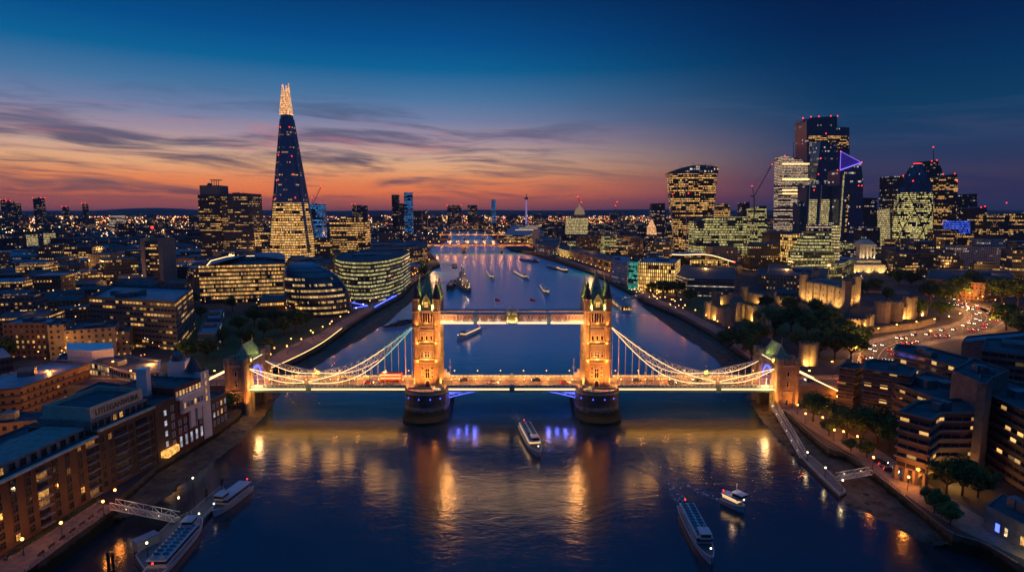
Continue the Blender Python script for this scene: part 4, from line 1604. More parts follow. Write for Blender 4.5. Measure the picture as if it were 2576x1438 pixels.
# ---- leaning glass oval (city hall)
def oval():
    root = thing('oval_glass_hall', 'dark leaning egg shaped glass hall with stepped lit floor bands', 'public building', G(818, 800, LZ) + (LZ,))
    FOOT.append(ngon(root.location.x, root.location.y, 34, 34, 10))
    yb = root.location.y + 22
    rows = []
    # (v, uleft, uright) of the silhouette
    prof = [(812, 762, 868), (800, 752, 876), (785, 741, 881), (768, 732, 882.5), (750, 725, 880), (732, 719, 874), (714, 716, 864), (698, 715, 851), (684, 716, 834), (674, 719, 816), (667, 725, 798), (663.5, 738, 780), (662.5, 750, 768)]
    rings = []
    for i, (v, a, b) in enumerate(prof):
        # centre moves to the back as it rises a little
        A, B = DY(a, v, yb), DY(b, v, yb)
        cxx, rx = (A.x + B.x) / 2, (B.x - A.x) / 2
        rings.append((cxx, yb, rx, A.z))
    n = 40
    mk = lambda c: [(c[0] + c[2] * math.cos(t), c[1] + c[2] * .82 * math.sin(t), c[3]) for t in [2 * PI * i / n for i in range(n)]]
    zb, zt = rings[0][3], rings[-1][3]

    def at(z):
        for p, q in zip(rings, rings[1:]):
            if p[3] <= z <= q[3]:
                t = (z - p[3]) / (q[3] - p[3])
                return tuple(p[i] + (q[i] - p[i]) * t for i in range(3)) + (z,)
        return rings[-1] if z > zt else rings[0]
    k = MB(root.location)
    k.smooth = True
    k.loft([mk(at(LZ if False else zb + (zt - zb) * i / 24)) for i in range(25)])
    k.build('glass_shell', M['ovalglass'], root)
    fl = (zt - zb) / 11
    for i in range(11):
        z = zb + fl * (i + .3)
        c0, c1 = at(z), at(z + fl * .36)
        r0, r1 = mk((c0[0], c0[1], c0[2] + .16, c0[3])), mk((c1[0], c1[1], c1[2] + .16, c1[3]))
        k = MB(root.location)
        s0 = 20 if i < 2 else 24
        e0 = 39
        if i < 9:
            k.loft([r0[s0 + (2 if i in (3, 5) else 0):e0], r1[s0 + (2 if i in (3, 5) else 0):e0]], False, False, closed=False)
            k.build('window_band', FA['ovalband'], root)
        c2 = at(z + fl * .42)
        k = MB(root.location)
        ra, rb_ = mk((c1[0], c1[1], c1[2] + .5, c1[3] + .05)), mk((c1[0], c1[1], c1[2] + .1, c1[3] + .55))
        k.loft([mk((c1[0], c1[1], c1[2] + .1, c1[3] + .05)), ra, rb_], False, False)
        k.build('floor_fin', M['ledged'], root)
    k = MB(root.location)
    c = at(zt - 2.5)
    k.loft([[(p[0], p[1], p[2]) for p in mk((c[0], c[1], c[2] + .8, c[3]))], [(p[0], p[1], p[2]) for p in mk((c[0] - 1, c[1], c[2] * .6, zt + .6))]])
    k.build('roof_cap', M['bluesteel'], root)
    k = MB(root.location)
    c = at(zb)
    k.loft([mk((c[0], c[1], c[2] * 1.0, LZ - .3)), mk((c[0], c[1], c[2], zb + .1))], False, False)
    k.build('glazed_base', FA['ovalband'], root)


M['ovalglass'] = pbr('blue_black_glass', (.02, .04, .06), .18, 0, var=.2, spec=.9)
fac('ovalband', (.03, .04, .05), bay=1.3, fl=60, ww=.8, wh=.99, lit=.62, ca=(1, .52, .14), cb=(1, .66, .25), st=1.5, cluster=9)
oval()

# ---- mid left bank
building('office_building', 'big square office with a roof courtyard and scattered yellow windows on the left', px([(223, 745), (440, 757), (484, 722), (285, 714)], 38), 38, 'concrete', 'paleroof', slabs=3.7, plant=5, par=2.2)
building('flats_block', 'orange brick apartment block with a blue grey barrel roof at the left edge', px([(5, 812), (118, 812), (165, 798), (50, 798)], 27), 27, 'brickb', 'paleroof', plant=2)
building('flats_block', 'taller cream wing between the orange brick block and the square office', px([(118, 818), (165, 815), (190, 800), (140, 800)], 27), 27, 'cream', 'darkroof', plant=1)
building('flats_block', 'low cream apartment wing in front of the square office', px([(160, 832), (290, 822), (300, 808), (190, 808)], 24), 24, 'cream', 'darkroof', plant=2)
building('flats_block', 'small cream block with lit ground floor at the corner of the square office', px([(285, 835), (325, 833), (335, 815), (295, 815)], 20), 20, 'cream', 'darkroof', plant=1)
building('glass_pavilion', 'stepped glass roofed pavilion beside the dark park trees', px([(498, 838), (543, 838), (560, 800), (518, 800)], 17), 17, 'tower_dark', 'paleroof', slabs=4, plant=1, z0=LZ)
building('glass_pavilion', 'upper step of the glass roofed pavilion beside the park', px([(520, 800), (555, 800), (562, 776), (528, 776)], 19), 19, 'tower_dark', 'paleroof', plant=1)
building('riverside_block', 'long dark apartment block under a pale blue flat roof at the left edge', px([(-60, 985), (50, 974), (224, 913), (122, 911), (-60, 958)], 21), 21, 'brickb', 'paleroof', slabs=3.3, slabmat='ledged', plant=1, par=.4)
r = building('curved_apartments', 'curved apartment building with white balcony bands and glowing windows', px([(140, 903), (225, 908), (255, 914), (300, 930), (345, 938), (398, 932), (400, 905), (300, 894), (160, 888)], 18), 18, 'apart', 'darkroof', slabs=3.5, slabmat='ledgew', out=.9, plant=2)
k = MB(r.location)
k.prism(px([(168, 878), (230, 882), (285, 876), (285, 862), (168, 862)], 24), 17.2, 24)
k.build('white_roof_enclosure', M['white'], r)
r = building('warehouse', 'brick warehouse with a white domed turret on its roof behind the brewhouse', px([(400, 1000), (480, 960), (520, 925), (440, 925), (400, 950)], 24), 24, 'brickb', 'darkroof', plant=2)
k = MB(r.location)
cp = G(452, 950, 24)
k.obox(cp[0], cp[1], 23, 7, 7, 9, .2)
k.build('turret', M['white'], r)
k = MB(r.location)
k.ball((cp[0], cp[1], 33), 3.0, 12, 6)
k.build('turret_dome', M['lead'], r)

# ---------------------------------------------------------------- near blocks on the left bank with modelled windows
def winmesh(name, w_, h_, pane, frame, deep=.22, rail=False):
    k = MB()
    k.box(-w_ / 2, w_ / 2, -.03, .0, 0, h_, 'yxXzZ')
    k.mat = 1
    t = .12
    k.box(-w_ / 2 - t, -w_ / 2, -deep, 0, -t, h_ + t)
    k.box(w_ / 2, w_ / 2 + t, -deep, 0, -t, h_ + t)
    k.box(-w_ / 2, w_ / 2, -deep, 0, h_, h_ + t)
    k.box(-w_ / 2, w_ / 2, -deep - .05, 0, -t, 0)
    k.box(-.05, .05, -.1, 0, 0, h_)
    k.box(-w_ / 2, w_ / 2, -.1, 0, h_ * .55, h_ * .55 + .08)
    o = k.build(name, [pane, frame])
    me = o.data
    bpy.data.objects.remove(o)
    return me


def wall_windows(root, A, B, z0, fl, nf, bay, me, lit=(), rnd=None, p=.12, maxn=100, skip=None, cnt=[0]):
    """window parts along the wall A->B (outside to the right of A->B)"""
    A, B = Vector(A), Vector(B)
    d = B - A
    L = d.length
    nb = max(1, int(L / bay))
    ang = math.atan2(d.y, d.x)
    nrm = Vector((d.y, -d.x)).normalized()
    c = 0
    for j in range(nf):
        for i in range(nb):
            if skip and skip(i, j):
                continue
            if c >= maxn:
                return
            q = A + d * ((i + .5) / nb) + nrm * .02
            m_ = me[0]
            if rnd.random() < p:
                m_ = rnd.choice(me[1:])
            o = link(bpy.data.objects.new('window', m_))
            o.parent = root
            o.location = Vector((q.x, q.y, z0 + fl * j)) - root.location
            o.rotation_euler = (0, 0, ang)
            c += 1


def balcony(root, A, B, z, dep=1.3):
    A, B = Vector(A), Vector(B)
    d = (B - A).normalized()
    n_ = Vector((d.y, -d.x))
    k = MB(root.location)
    k.prism([tuple(A), tuple(B), tuple(B + n_ * dep), tuple(A + n_ * dep)][::-1], z, z + .18, True, True)
    k.mat = 1
    c1, c2 = A + n_ * dep, B + n_ * dep
    k.bar((c1.x, c1.y, z + 1.15), (c2.x, c2.y, z + 1.15), .08, .1)
    for a, b in ((A, c1), (c2, B)):
        k.bar((a.x, a.y, z + 1.15), (b.x, b.y, z + 1.15), .08, .1)
    for i in range(7):
        q = c1 + (c2 - c1) * (i / 6)
        k.bar((q.x, q.y, z + .1), (q.x, q.y, z + 1.15), .05, .05)
    k.build('balcony', [M['ledgew'], M['darksteel']], root)


PL = emit_var('amber_pane', (1, .5, .12), 1.1)
PD = emit_var('dim_pane', (1, .45, .12), .28)
PW = emit_var('bluish_pane', (.7, .8, 1), .8)
WF = pbr('dark_window_frame', (.10, .085, .07), .6)
W_ME = [winmesh('window', 1.5, 1.9, M['darkglass'], WF), winmesh('window', 1.5, 1.9, PL, WF), winmesh('window', 1.5, 1.9, PD, WF), winmesh('window', 1.5, 1.9, PD, WF)]
W_BR = [winmesh('window', 1.1, 1.9, M['darkglass'], M['white']), winmesh('window', 1.1, 1.9, PL, M['white']), winmesh('window', 1.1, 1.9, PW, M['white'])]
rnd = random.Random(3)


def nearblock(name, label, A, B, depth, z1, wall, cat='building'):
    """A->B is the river wall with the river on its right"""
    A, B = Vector(A), Vector(B)
    d = (B - A).normalized()
    n_ = Vector((-d.y, d.x)) * depth
    poly = [tuple(A), tuple(B), tuple(B + n_), tuple(A + n_)]
    root = thing(name, label, cat, (A.x, A.y, LZ))
    FOOT.append(poly)
    k = MB(root.location)
    k.prism(poly, LZ - .5, z1, False)
    k.build('wall', wall, root)
    parapet_roof(root, poly, z1, M['darkroof'], .6)
    rr_ = random.Random(int(abs(A.y) * 7))
    for i in range(7 if name != 'brewhouse_stair_tower' else 0):
        q = A + (B - A) * rr_.uniform(.05, .95) + n_ * rr_.uniform(.35, .9)
        k = MB(root.location)
        if i % 3 == 2:
            k.tube((q.x, q.y, z1 - .6), (q.x, q.y, z1 + rr_.uniform(1.5, 3)), .35, .3, 8)
        else:
            k.obox(q.x, q.y, z1 - .6, rr_.uniform(1, 3.2), rr_.uniform(.8, 2), rr_.uniform(1, 2.2), math.atan2(d.y, d.x))
        k.build('roof_vent', M['plant'], root)
    return root, poly


# long balcony block
A, B = (-141.5, -178), (-134.6, -101)
r, poly = nearblock('riverside_apartments', 'long brick riverside apartment block with stacked balconies at the bottom left', A, B, 22, 24.8, M['brick'])
Av, Bv = Vector(A), Vector(B)
P_ = lambda t: Av + (Bv - Av) * t
wall_windows(r, tuple(P_(.18)), B, 6.2, 2.75, 7, 4.4, W_ME, rnd=rnd, p=.14, maxn=98, skip=lambda i, j: i % 4 == 1)
nb = int((Bv - P_(.18)).length / 4.4)
for j in range(7):
    for i in range(nb):
        if i % 4 == 1:
            q0, q1 = P_(.18) + (Bv - P_(.18)) * ((i + .05) / nb), P_(.18) + (Bv - P_(.18)) * ((i + .95) / nb)
            balcony(r, q0, q1, 5.9 + 2.75 * j)
            k = MB(r.location)
            dd = (q1 - q0).normalized()
            nn_ = Vector((dd.y, -dd.x)) * .04
            a_, b_ = q0 + nn_ + dd * .3, q1 + nn_ - dd * .3
            z = 6.05 + 2.75 * j
            k.face([(a_.x, a_.y, z), (b_.x, b_.y, z), (b_.x, b_.y, z + 2.1), (a_.x, a_.y, z + 2.1)])
            k.build('balcony_door', PL if rnd.random() < .12 else PD if rnd.random() < .15 else M['darkglass'], r)
k = MB(r.location)
dn = Vector(((Bv - Av).normalized().y, -(Bv - Av).normalized().x))
o1, o2 = Av + dn * .6, Bv + dn * .6
k.bar((o1.x, o1.y, 24.9), (o2.x, o2.y, 24.9), 1.2, .6)
k.build('cornice', M['trim'], r)
# attic set back
i1, i2 = Av - dn * 3.4, Bv - dn * 3.4
k = MB(r.location)
k.prism([tuple(i1), tuple(i2), tuple(i2 - dn * 14), tuple(i1 - dn * 14)], 24.2, 27.6)
at_ = k.build('attic', M['concrete'], r)
for i in range(18):
    t = .2 + .8 * (i + .5) / 18
    q = i1 + (i2 - i1) * t
    o = link(bpy.data.objects.new('attic_window', W_ME[1] if i in (6, 8, 9, 1, 2) else W_ME[0]))
    o.parent = r
    o.location = Vector((q.x + dn.x * .02, q.y + dn.y * .02, 24.9)) - r.location
    o.rotation_euler = (0, 0, math.atan2((Bv - Av).y, (Bv - Av).x))
# block with the lettered parapet
A2, B2 = (-134.2, -100.5), (-130.4, -76.5)
r, poly = nearblock('lettered_warehouse', 'riverside warehouse with a tall pale lettered parapet on its roof', A2, B2, 26, 26.2, M['brick'])
Av, Bv = Vector(A2), Vector(B2)
wall_windows(r, A2, B2, 7.0, 3.0, 6, 3.0, W_ME, rnd=rnd, p=.1, maxn=60, skip=lambda i, j: i in (2, 3, 5, 6))
for j in range(6):
    for (t0, t1) in ((.26, .48), (.64, .86)):
        balcony(r, Av + (Bv - Av) * t0, Av + (Bv - Av) * t1, 6.6 + 3 * j, 1.0)
        k = MB(r.location)
        dd = (Bv - Av).normalized()
        nn_ = Vector((dd.y, -dd.x)) * .04
        a_, b_ = Av + (Bv - Av) * t0 + nn_, Av + (Bv - Av) * t1 + nn_
        k.face([(a_.x, a_.y, 6.8 + 3 * j), (b_.x, b_.y, 6.8 + 3 * j), (b_.x, b_.y, 9.1 + 3 * j), (a_.x, a_.y, 9.1 + 3 * j)])
        k.build('balcony_door', M['darkglass'], r)
dn = Vector(((Bv - Av).normalized().y, -(Bv - Av).normalized().x))
k = MB(r.location)
k.bar((Av.x + dn.x * .5, Av.y + dn.y * .5, 26.4), (Bv.x + dn.x * .5, Bv.y + dn.y * .5, 26.4), 1.1, .7)
k.build('cornice', M['trim'], r)
a1, b1 = Av - dn * 2.2, Bv - dn * 2.2
k = MB(r.location)
k.prism([tuple(a1), tuple(b1), tuple(b1 - dn * 20), tuple(a1 - dn * 20)], 25.6, 29.4)
k.build('attic', M['concrete'], r)
for i in range(9):
    q = a1 + (b1 - a1) * ((i + .5) / 9) + dn * .02
    o = link(bpy.data.objects.new('attic_window', W_ME[1] if i in (3, 4) else W_ME[0]))
    o.parent = r
    o.location = Vector((q.x, q.y, 26.7)) - r.location
    o.rotation_euler = (0, 0, math.atan2((Bv - Av).y, (Bv - Av).x))
a1, b1 = Av - dn * 3.0 + (Bv - Av).normalized() * 1.0, Bv - dn * 3.0 - (Bv - Av).normalized() * 1.2
k = MB(r.location)
pp = [tuple(a1), tuple(b1), tuple(b1 - dn * 18), tuple(a1 - dn * 18)]
k.prism(pp, 29.3, 33.6, False)
sgn = k.build('lettered_parapet', M['cream'], r)
parapet_roof(r, pp, 33.6, M['darkroof'], 1.6, .3, M['cream'])
tx_ = bpy.data.curves.new('parapet_letters', 'FONT')
tx_.body = 'LITLEGANWURA'
tx_.size = 2.9
tx_.extrude = .08
tx_.align_x = 'CENTER'
to = bpy.data.objects.new('tmp', tx_)
link(to)
bpy.context.view_layer.update()
me = bpy.data.meshes.new_from_object(to)
bpy.data.objects.remove(to)
me.materials.clear()
me.materials.append(pbr('letter_bronze', (.2, .13, .07), .6))
o = link(bpy.data.objects.new('parapet_letters', me))
mid = (a1 + b1) / 2 + dn * .1
wdt = max(v.co.x for v in me.vertices) - min(v.co.x for v in me.vertices)
o.parent = sgn
o.location = Vector((mid.x, mid.y, 30.4)) - r.location
o.rotation_euler = (PI / 2, 0, math.atan2((Bv - Av).y, (Bv - Av).x))
sc_ = (b1 - a1).length * .82 / wdt
o.scale = (sc_, 1, 1)
# brewhouse group
A3, B3 = (-130.2, -76.2), (-128.2, -66.5)
r, poly = nearblock('brewhouse', 'narrow dark brick brewhouse with one column of bluish white windows', A3, B3, 22, 27.0, M['brick'])
wall_windows(r, (-129.6, -73.5), (-128.9, -70), 9.5, 4.0, 4, 3.4, [W_BR[2]], rnd=rnd, p=0)
wall_windows(r, (-128.9, -69.5), (-128.3, -66.8), 8.5, 3.4, 5, 2.6, W_BR, rnd=rnd, p=.1)
k = MB(r.location)
k.box(-130.0, -127.2, -74.8, -67.4, 6.2, 8.6)
k.build('glowing_oriel', PL, r)
A4, B4 = (-128.1, -66.4), (-125.6, -52.2)
r, poly = nearblock('brewhouse', 'red brick brewhouse with a white boarded bay and lit top gallery', A4, B4, 24, 30.2, M['redbrick'])
Av, Bv = Vector(A4), Vector(B4)
wall_windows(r, A4, B4, 6.6, 2.1, 2, 2.8, [W_BR[2]], rnd=rnd, p=0)
wall_windows(r, A4, B4, 12.0, 3.3, 2, 2.8, W_BR, rnd=rnd, p=.1)
wall_windows(r, A4, B4, 26.6, 3, 1, 1.8, [W_BR[1]], rnd=rnd, p=0)
for (t0, t1, z0, z1, w_) in ((.15, .95, 19.5, 25.2, 1.3), (.45, .62, 12.5, 19.5, 1.0), (.72, .9, 14.5, 19.5, 1.0), (.02, .98, 25.3, 26.3, 1.6)):
    k = MB(r.location)
    a_, b_ = Av + (Bv - Av) * t0, Av + (Bv - Av) * t1
    dn = Vector(((Bv - Av).normalized().y, -(Bv - Av).normalized().x))
    k.prism([tuple(a_ - dn * .2), tuple(a_ + dn * w_), tuple(b_ + dn * w_), tuple(b_ - dn * .2)], z0, z1, True, True)
    bay_ = k.build('white_boarded_bay', M['white'], r)
    if z0 == 19.5:
        for i in range(6):
            q = a_ + (b_ - a_) * ((i + .5) / 6) + dn * (w_ + .02)
            o = link(bpy.data.objects.new('bay_window', W_BR[0] if i % 3 else W_BR[1]))
            o.parent = r
            o.location = Vector((q.x, q.y, 21.6)) - r.location
            o.rotation_euler = (0, 0, math.atan2((Bv - Av).y, (Bv - Av).x))
k = MB(r.location)
k.prism([(-140, -70), (-136.5, -69.5), (-137, -66), (-140.5, -66.5)], 28, 38.5)
k.build('chimney_tower', M['white'], r)
A5, B5 = (-125.5, -52.0), (-124.6, -47.4)
r, poly = nearblock('brewhouse_stair_tower', 'white boarded stair tower with a dark conical cap at the river end of the brewhouse', A5, B5, 9, 32.5, M['white'])
wall_windows(r, A5, B5, 20, 3.2, 4, 2.4, [W_BR[1]], rnd=rnd, p=0)
k = MB(r.location)
k.loft([ngon(-130, -49, 3.4, 3.4, 10, 0, 32.3), ngon(-130, -49, 1.0, 1.0, 10, 0, 37), ngon(-130, -49, .2, .2, 10, 0, 38.5)])
k.build('cone_roof', M['slate'], r)
A6, B6 = (-124.5, -47.2), (-123.4, -36.6)
r, poly = nearblock('brewhouse_annexe', 'low yellow brick annexe between the white stair tower and the waterside tree', A6, B6, 16, 19.5, M['brick'])
wall_windows(r, A6, B6, 8, 3.6, 3, 2.4, W_BR, rnd=rnd, p=.2)
# roofs between the riverside row and the pale blue roof
building('warehouse', 'low dark roofed warehouse just behind the lettered parapet', px([(168, 1040), (262, 1010), (330, 968), (250, 958), (190, 985)], 22), 22, 'brickb', plant=3)
building('apartment_block', 'brown brick mews block with lit upper windows left of the lettered warehouse', px([(-40, 1190), (60, 1130), (150, 1085), (90, 1060), (-40, 1110)], 20), 20, 'brickb', 'darkroof', plant=3)
building('apartment_block', 'low lit terrace block with a blue curved parapet at the left edge', px([(-60, 1070), (100, 1055), (120, 1030), (-60, 1040)], 17), 17, 'brickb', 'darkroof', plant=2)

# ---------------------------------------------------------------- towers of the right bank
def flared():
    """tower that widens towards a domed top"""
    y = 850
    cx = DY(1746, 500, y).x
    root = thing('flared_skyscraper', 'bulging office tower that widens to a curved roof, left of the crane', 'skyscraper', (cx, y, LZ))
    FOOT.append([(cx - 36, y - 5), (cx + 36, y - 5), (cx + 36, y + 45), (cx - 36, y + 45)])
    prof = [(660, 1700, 1786), (600, 1699, 1788), (560, 1696, 1793), (520, 1692, 1799), (480, 1689, 1803), (450, 1687, 1805), (437, 1686, 1806)]
    rings = []
    for v, a, b in prof:
        A, B = DY(a, v, y), DY(b, v, y)
        d = 40 * (B.x - A.x) / 90
        c = 2.2
        rings.append([(A.x, y + d * .35, A.z), (A.x + (B.x - A.x) * .30, y - 3, A.z), (B.x - 4, y - c, A.z), (B.x, y + 4, A.z), (B.x - 3, y + d, A.z), (A.x + 3, y + d, A.z)])
    k = MB(root.location)
    k.loft(rings, cap1=False)
    k.build('glass_body', FA['walkie'], root)
    top = rings[-1]
    # curved crown: arch across the width, higher in the middle and right
    k = MB(root.location)
    a0, b0 = top[0], top[3]
    n = 16
    front, back = [], []
    for i in range(n + 1):
        t = i / n
        x = a0[0] + (b0[0] - a0[0]) * t
        z = top[0][2] + 16 * (math.sin(PI * min(1, t * .72 + .04)) ** .8) * (1 if t < .95 else .92)
        yf = (top[0][1] + (top[1][1] - top[0][1]) * min(1, t / .3)) if t < .3 else top[2][1]
        front.append((x, yf, z))
        back.append((x, top[4][1], z - 2))
    for i in range(n):
        zb = top[0][2]
        k.face([(front[i][0], front[i][1], zb), (front[i + 1][0], front[i + 1][1], zb), front[i + 1], front[i]], [(front[i][0], zb), (front[i + 1][0], zb), (front[i + 1][0], front[i + 1][2]), (front[i][0], front[i][2])])
    k.build('ribbed_crown', FA['tower_dark'], root)
    k = MB(root.location)
    for i in range(n):
        k.face([front[i], front[i + 1], back[i + 1], back[i]])
        k.face([(back[i + 1][0], back[i + 1][1], top[0][2]), (back[i][0], back[i][1], top[0][2]), back[i], back[i + 1]])
    k.build('curved_roof', M['paleroof'], root)
    for idx in (0, 1, 3):
        k = MB(root.location)
        for r0, r1 in zip(rings, rings[1:]):
            k.bar(tuple(Vector(r0[idx]) + Vector((0, -.4, 0))), tuple(Vector(r1[idx]) + Vector((0, -.4, 0))), .9, .9)
        k.build('corner_fin', M['whitesteel'], root)
    k = MB(root.location)
    for i in (4, 8, 12, 14):
        p = front[i]
        k.bar(p, (p[0] - 4, p[1] + 6, p[2] + 4), .35, .35)
        k.bar((p[0] - 4, p[1] + 6, p[2] + 4), (p[0] + 3, p[1] + 6, p[2] + 5), .3, .3)
    k.build('cleaning_rig', M['plant'], root)
    beacon(root, [DY(1692, 488, y - 1), DY(1732, 486, y - 4)], r=1.2)


flared()


def slant(name, label, y, depth, pts_v, fm, lights=(), cat='skyscraper', extra=None):
    """tower with a front outline given in pixels, extruded back"""
    P2 = [DY(u, v, y) for u, v in pts_v]
    cx = sum(p.x for p in P2) / len(P2)
    root = thing(name, label, cat, (cx, y, LZ))
    xs = [p.x for p in P2]
    FOOT.append([(min(xs), y), (max(xs), y), (max(xs), y + depth), (min(xs), y + depth)])
    k = MB(root.location)
    o = [(p.x, p.z) for p in P2]
    n = len(o)
    k.face([(x, y, z) for x, z in o], [(x - min(xs), z) for x, z in o])
    for i in range(n):
        a, b = o[i], o[(i + 1) % n]
        steep = abs(b[1] - a[1]) > abs(b[0] - a[0]) * .8
        k.mat = 0 if steep else 1
        k.face([(b[0], y, b[1]), (a[0], y, a[1]), (a[0], y + depth, a[1]), (b[0], y + depth, b[1])], [(0, b[1]), (0, a[1]), (depth, a[1]), (depth, b[1])])
    k.mat = 0
    k.face([(x, y + depth, z) for x, z in o[::-1]], [(x, z) for x, z in o[::-1]])
    k.build('facade', [FA[fm], M['darkroof']], root)
    beacon(root, [DY(u, v, y - .5) for u, v in lights], r=1.3 * (y + 286) / 1300)
    return root


# cluster, from the back to the front
r = slant('stepped_skyscraper', 'tallest glass tower of the right hand cluster, with a stepped top and lit upper floors', 1190, 60,
          [(2033, 620), (2029, 306), (2040, 296), (2106, 292), (2106, 319), (2137, 321), (2138, 620)], 'tower_dark', [(2020, 297), (2040, 294), (2060, 293), (2090, 292), (2107, 292), (2078, 336)])
for (u0, u1, v0, v1, fm, yy) in ((2034, 2137, 342, 358, 'tower_lit', 1188.5), (2036, 2062, 358, 388, 'striped', 1188.2), (2100, 2136, 358, 372, 'tower', 1188.2)):
    a, b = DY(u0, v1, yy), DY(u1, v0, yy)
    k = MB(r.location)
    k.box(a.x, b.x, yy, 1189.9, a.z, b.z, 'yxXZ')
    k.build('lit_floors', FA[fm], r)
slant('glass_tower', 'pale translucent glass flank standing against the tallest stepped tower', 1215, 40, [(2018, 620), (2020, 300), (2038, 300), (2046, 470), (2046, 620)], 'shardpale', [(2020, 298)])
r = slant('scaffolded_tower', 'warm lit banded tower with a crane on top, left of the tallest tower', 1090, 45,
          [(1966, 620), (1970, 393), (2015, 398), (2022, 410), (2032, 412), (2036, 620)], 'striped', [(1974, 392)])
for v in (412, 451, 478, 487):
    a, b = DY(1969, v, 1088), DY(2036, v, 1088)
    k = MB(r.location)
    k.box(a.x, b.x, 1088, 1089.8, a.z - 1.2, a.z + 1.2)
    k.build('bright_floor', M['strip'], r)
k = MB(r.location)
p = DY(1996, 395, 1100)
k.tube(p, (p.x, p.y, p.z + 12), 1.0, .8)
k.bar((p.x, p.y, p.z + 12), (p.x - 2.5, p.y, p.z + 33), .8, .8)
k.build('crane', M['plant'], r)
r = slant('wedge_skyscraper', 'dark blue sloping glass wedge tower in front of the tallest tower', 1060, 40,
          [(2046, 620), (2050, 470), (2065, 356), (2106, 358), (2106, 400), (2109, 620)], 'tower_dark', [(2065, 398), (2059, 438), (2096, 480), (2052, 480)])
r = slant('glass_tower', 'dark tower with a bright yellow lower half and white corner posts', 930, 40,
          [(2028, 615), (2030, 468), (2093, 468), (2091, 615)], 'tower_dark', [(2048, 478)])
for (a_, b_) in ((2030, 2056), (2059, 2088)):
    a, b = DY(a_, 600, 928.5), DY(b_, 502, 928.5)
    k = MB(r.location)
    k.box(a.x, b.x, 928.5, 929.9, a.z, b.z, 'yxXZ')
    k.build('yellow_floors', FA['yellowgrid'], r)
k = MB(r.location)
for u in (2029, 2058, 2092):
    a, b = DY(u, 612, 927.6), DY(u, 466, 927.6)
    k.box(a.x - .6, a.x + .6, 927.4, 929, a.z, b.z)
k.build('corner_post', M['whitesteel'], r)
slant('glass_tower', 'narrow grey slab squeezed between the lit scaffolded tower and the yellow lit tower', 940, 30, [(2010, 615), (2012, 508), (2027, 508), (2027, 615)], 'tower_dark')
# tower with the violet triangle
r = slant('pointed_skyscraper', 'dark glass tower topped by a glowing violet triangle', 900, 46,
          [(2107, 625), (2113, 428), (2166, 411), (2171, 450), (2171, 625)], 'tower_dark', [(2115, 381), (2168, 408), (2107, 428), (2160, 467), (2168, 467)])
k = MB(r.location)
A_, B_, C_ = DY(2113, 428, 899), DY(2115, 381, 899), DY(2167, 409, 899)
k.face([A_, C_, B_])
k.face([(p.x, p.y + 3, p.z) for p in (A_, B_, C_)])
for p, q in ((A_, B_), (B_, C_), (C_, A_)):
    k.face([p, q, (q.x, q.y + 3, q.z), (p.x, p.y + 3, p.z)])
k.build('violet_sail', emit('violet_glass', (.10, .06, .75), .16, 'NONE'), r)
k = MB(r.location)
for p, q, w_ in ((A_, B_, .6), (B_, C_, .6), (C_, A_, 1.8)):
    k.bar((p.x, p.y - .6, p.z), (q.x, q.y - .6, q.z), w_, w_)
k.build('violet_edge', emit('violet_edge', (.35, .2, 1), 1.2, 'NONE'), r)
for (a_, b_, v0, v1, fm) in ((2114, 2122, 440, 600, 'yellowgrid'), (2124, 2137, 480, 610, 'tower_lit')):
    a, b = DY(a_, v1, 898.4), DY(b_, v0, 898.4)
    k = MB(r.location)
    k.box(a.x, b.x, 898.4, 899.9, a.z, b.z, 'yxXZ')
    k.build('lit_stair_strip', FA[fm], r)
slant('glass_tower', 'narrow curved slice of tower with a pale edge, right against the violet topped tower', 915, 40, [(2152, 625), (2157, 500), (2163, 424), (2168, 440), (2172, 560), (2173, 625)], 'tower', ())
slant('office_building', 'black flat topped block right of the violet topped tower', 940, 40, [(2168, 620), (2168, 497), (2207, 498), (2207, 620)], 'cityD')
slant('office_building', 'green lit block between the black block and the bullet shaped tower', 960, 40, [(2205, 620), (2208, 528), (2238, 525), (2240, 620)], 'yellowgrid')
slant('office_building', 'pale stepped white block in front of the black flat topped block', 800, 30, [(2172, 620), (2172, 575), (2214, 572), (2214, 620)], 'cityD')


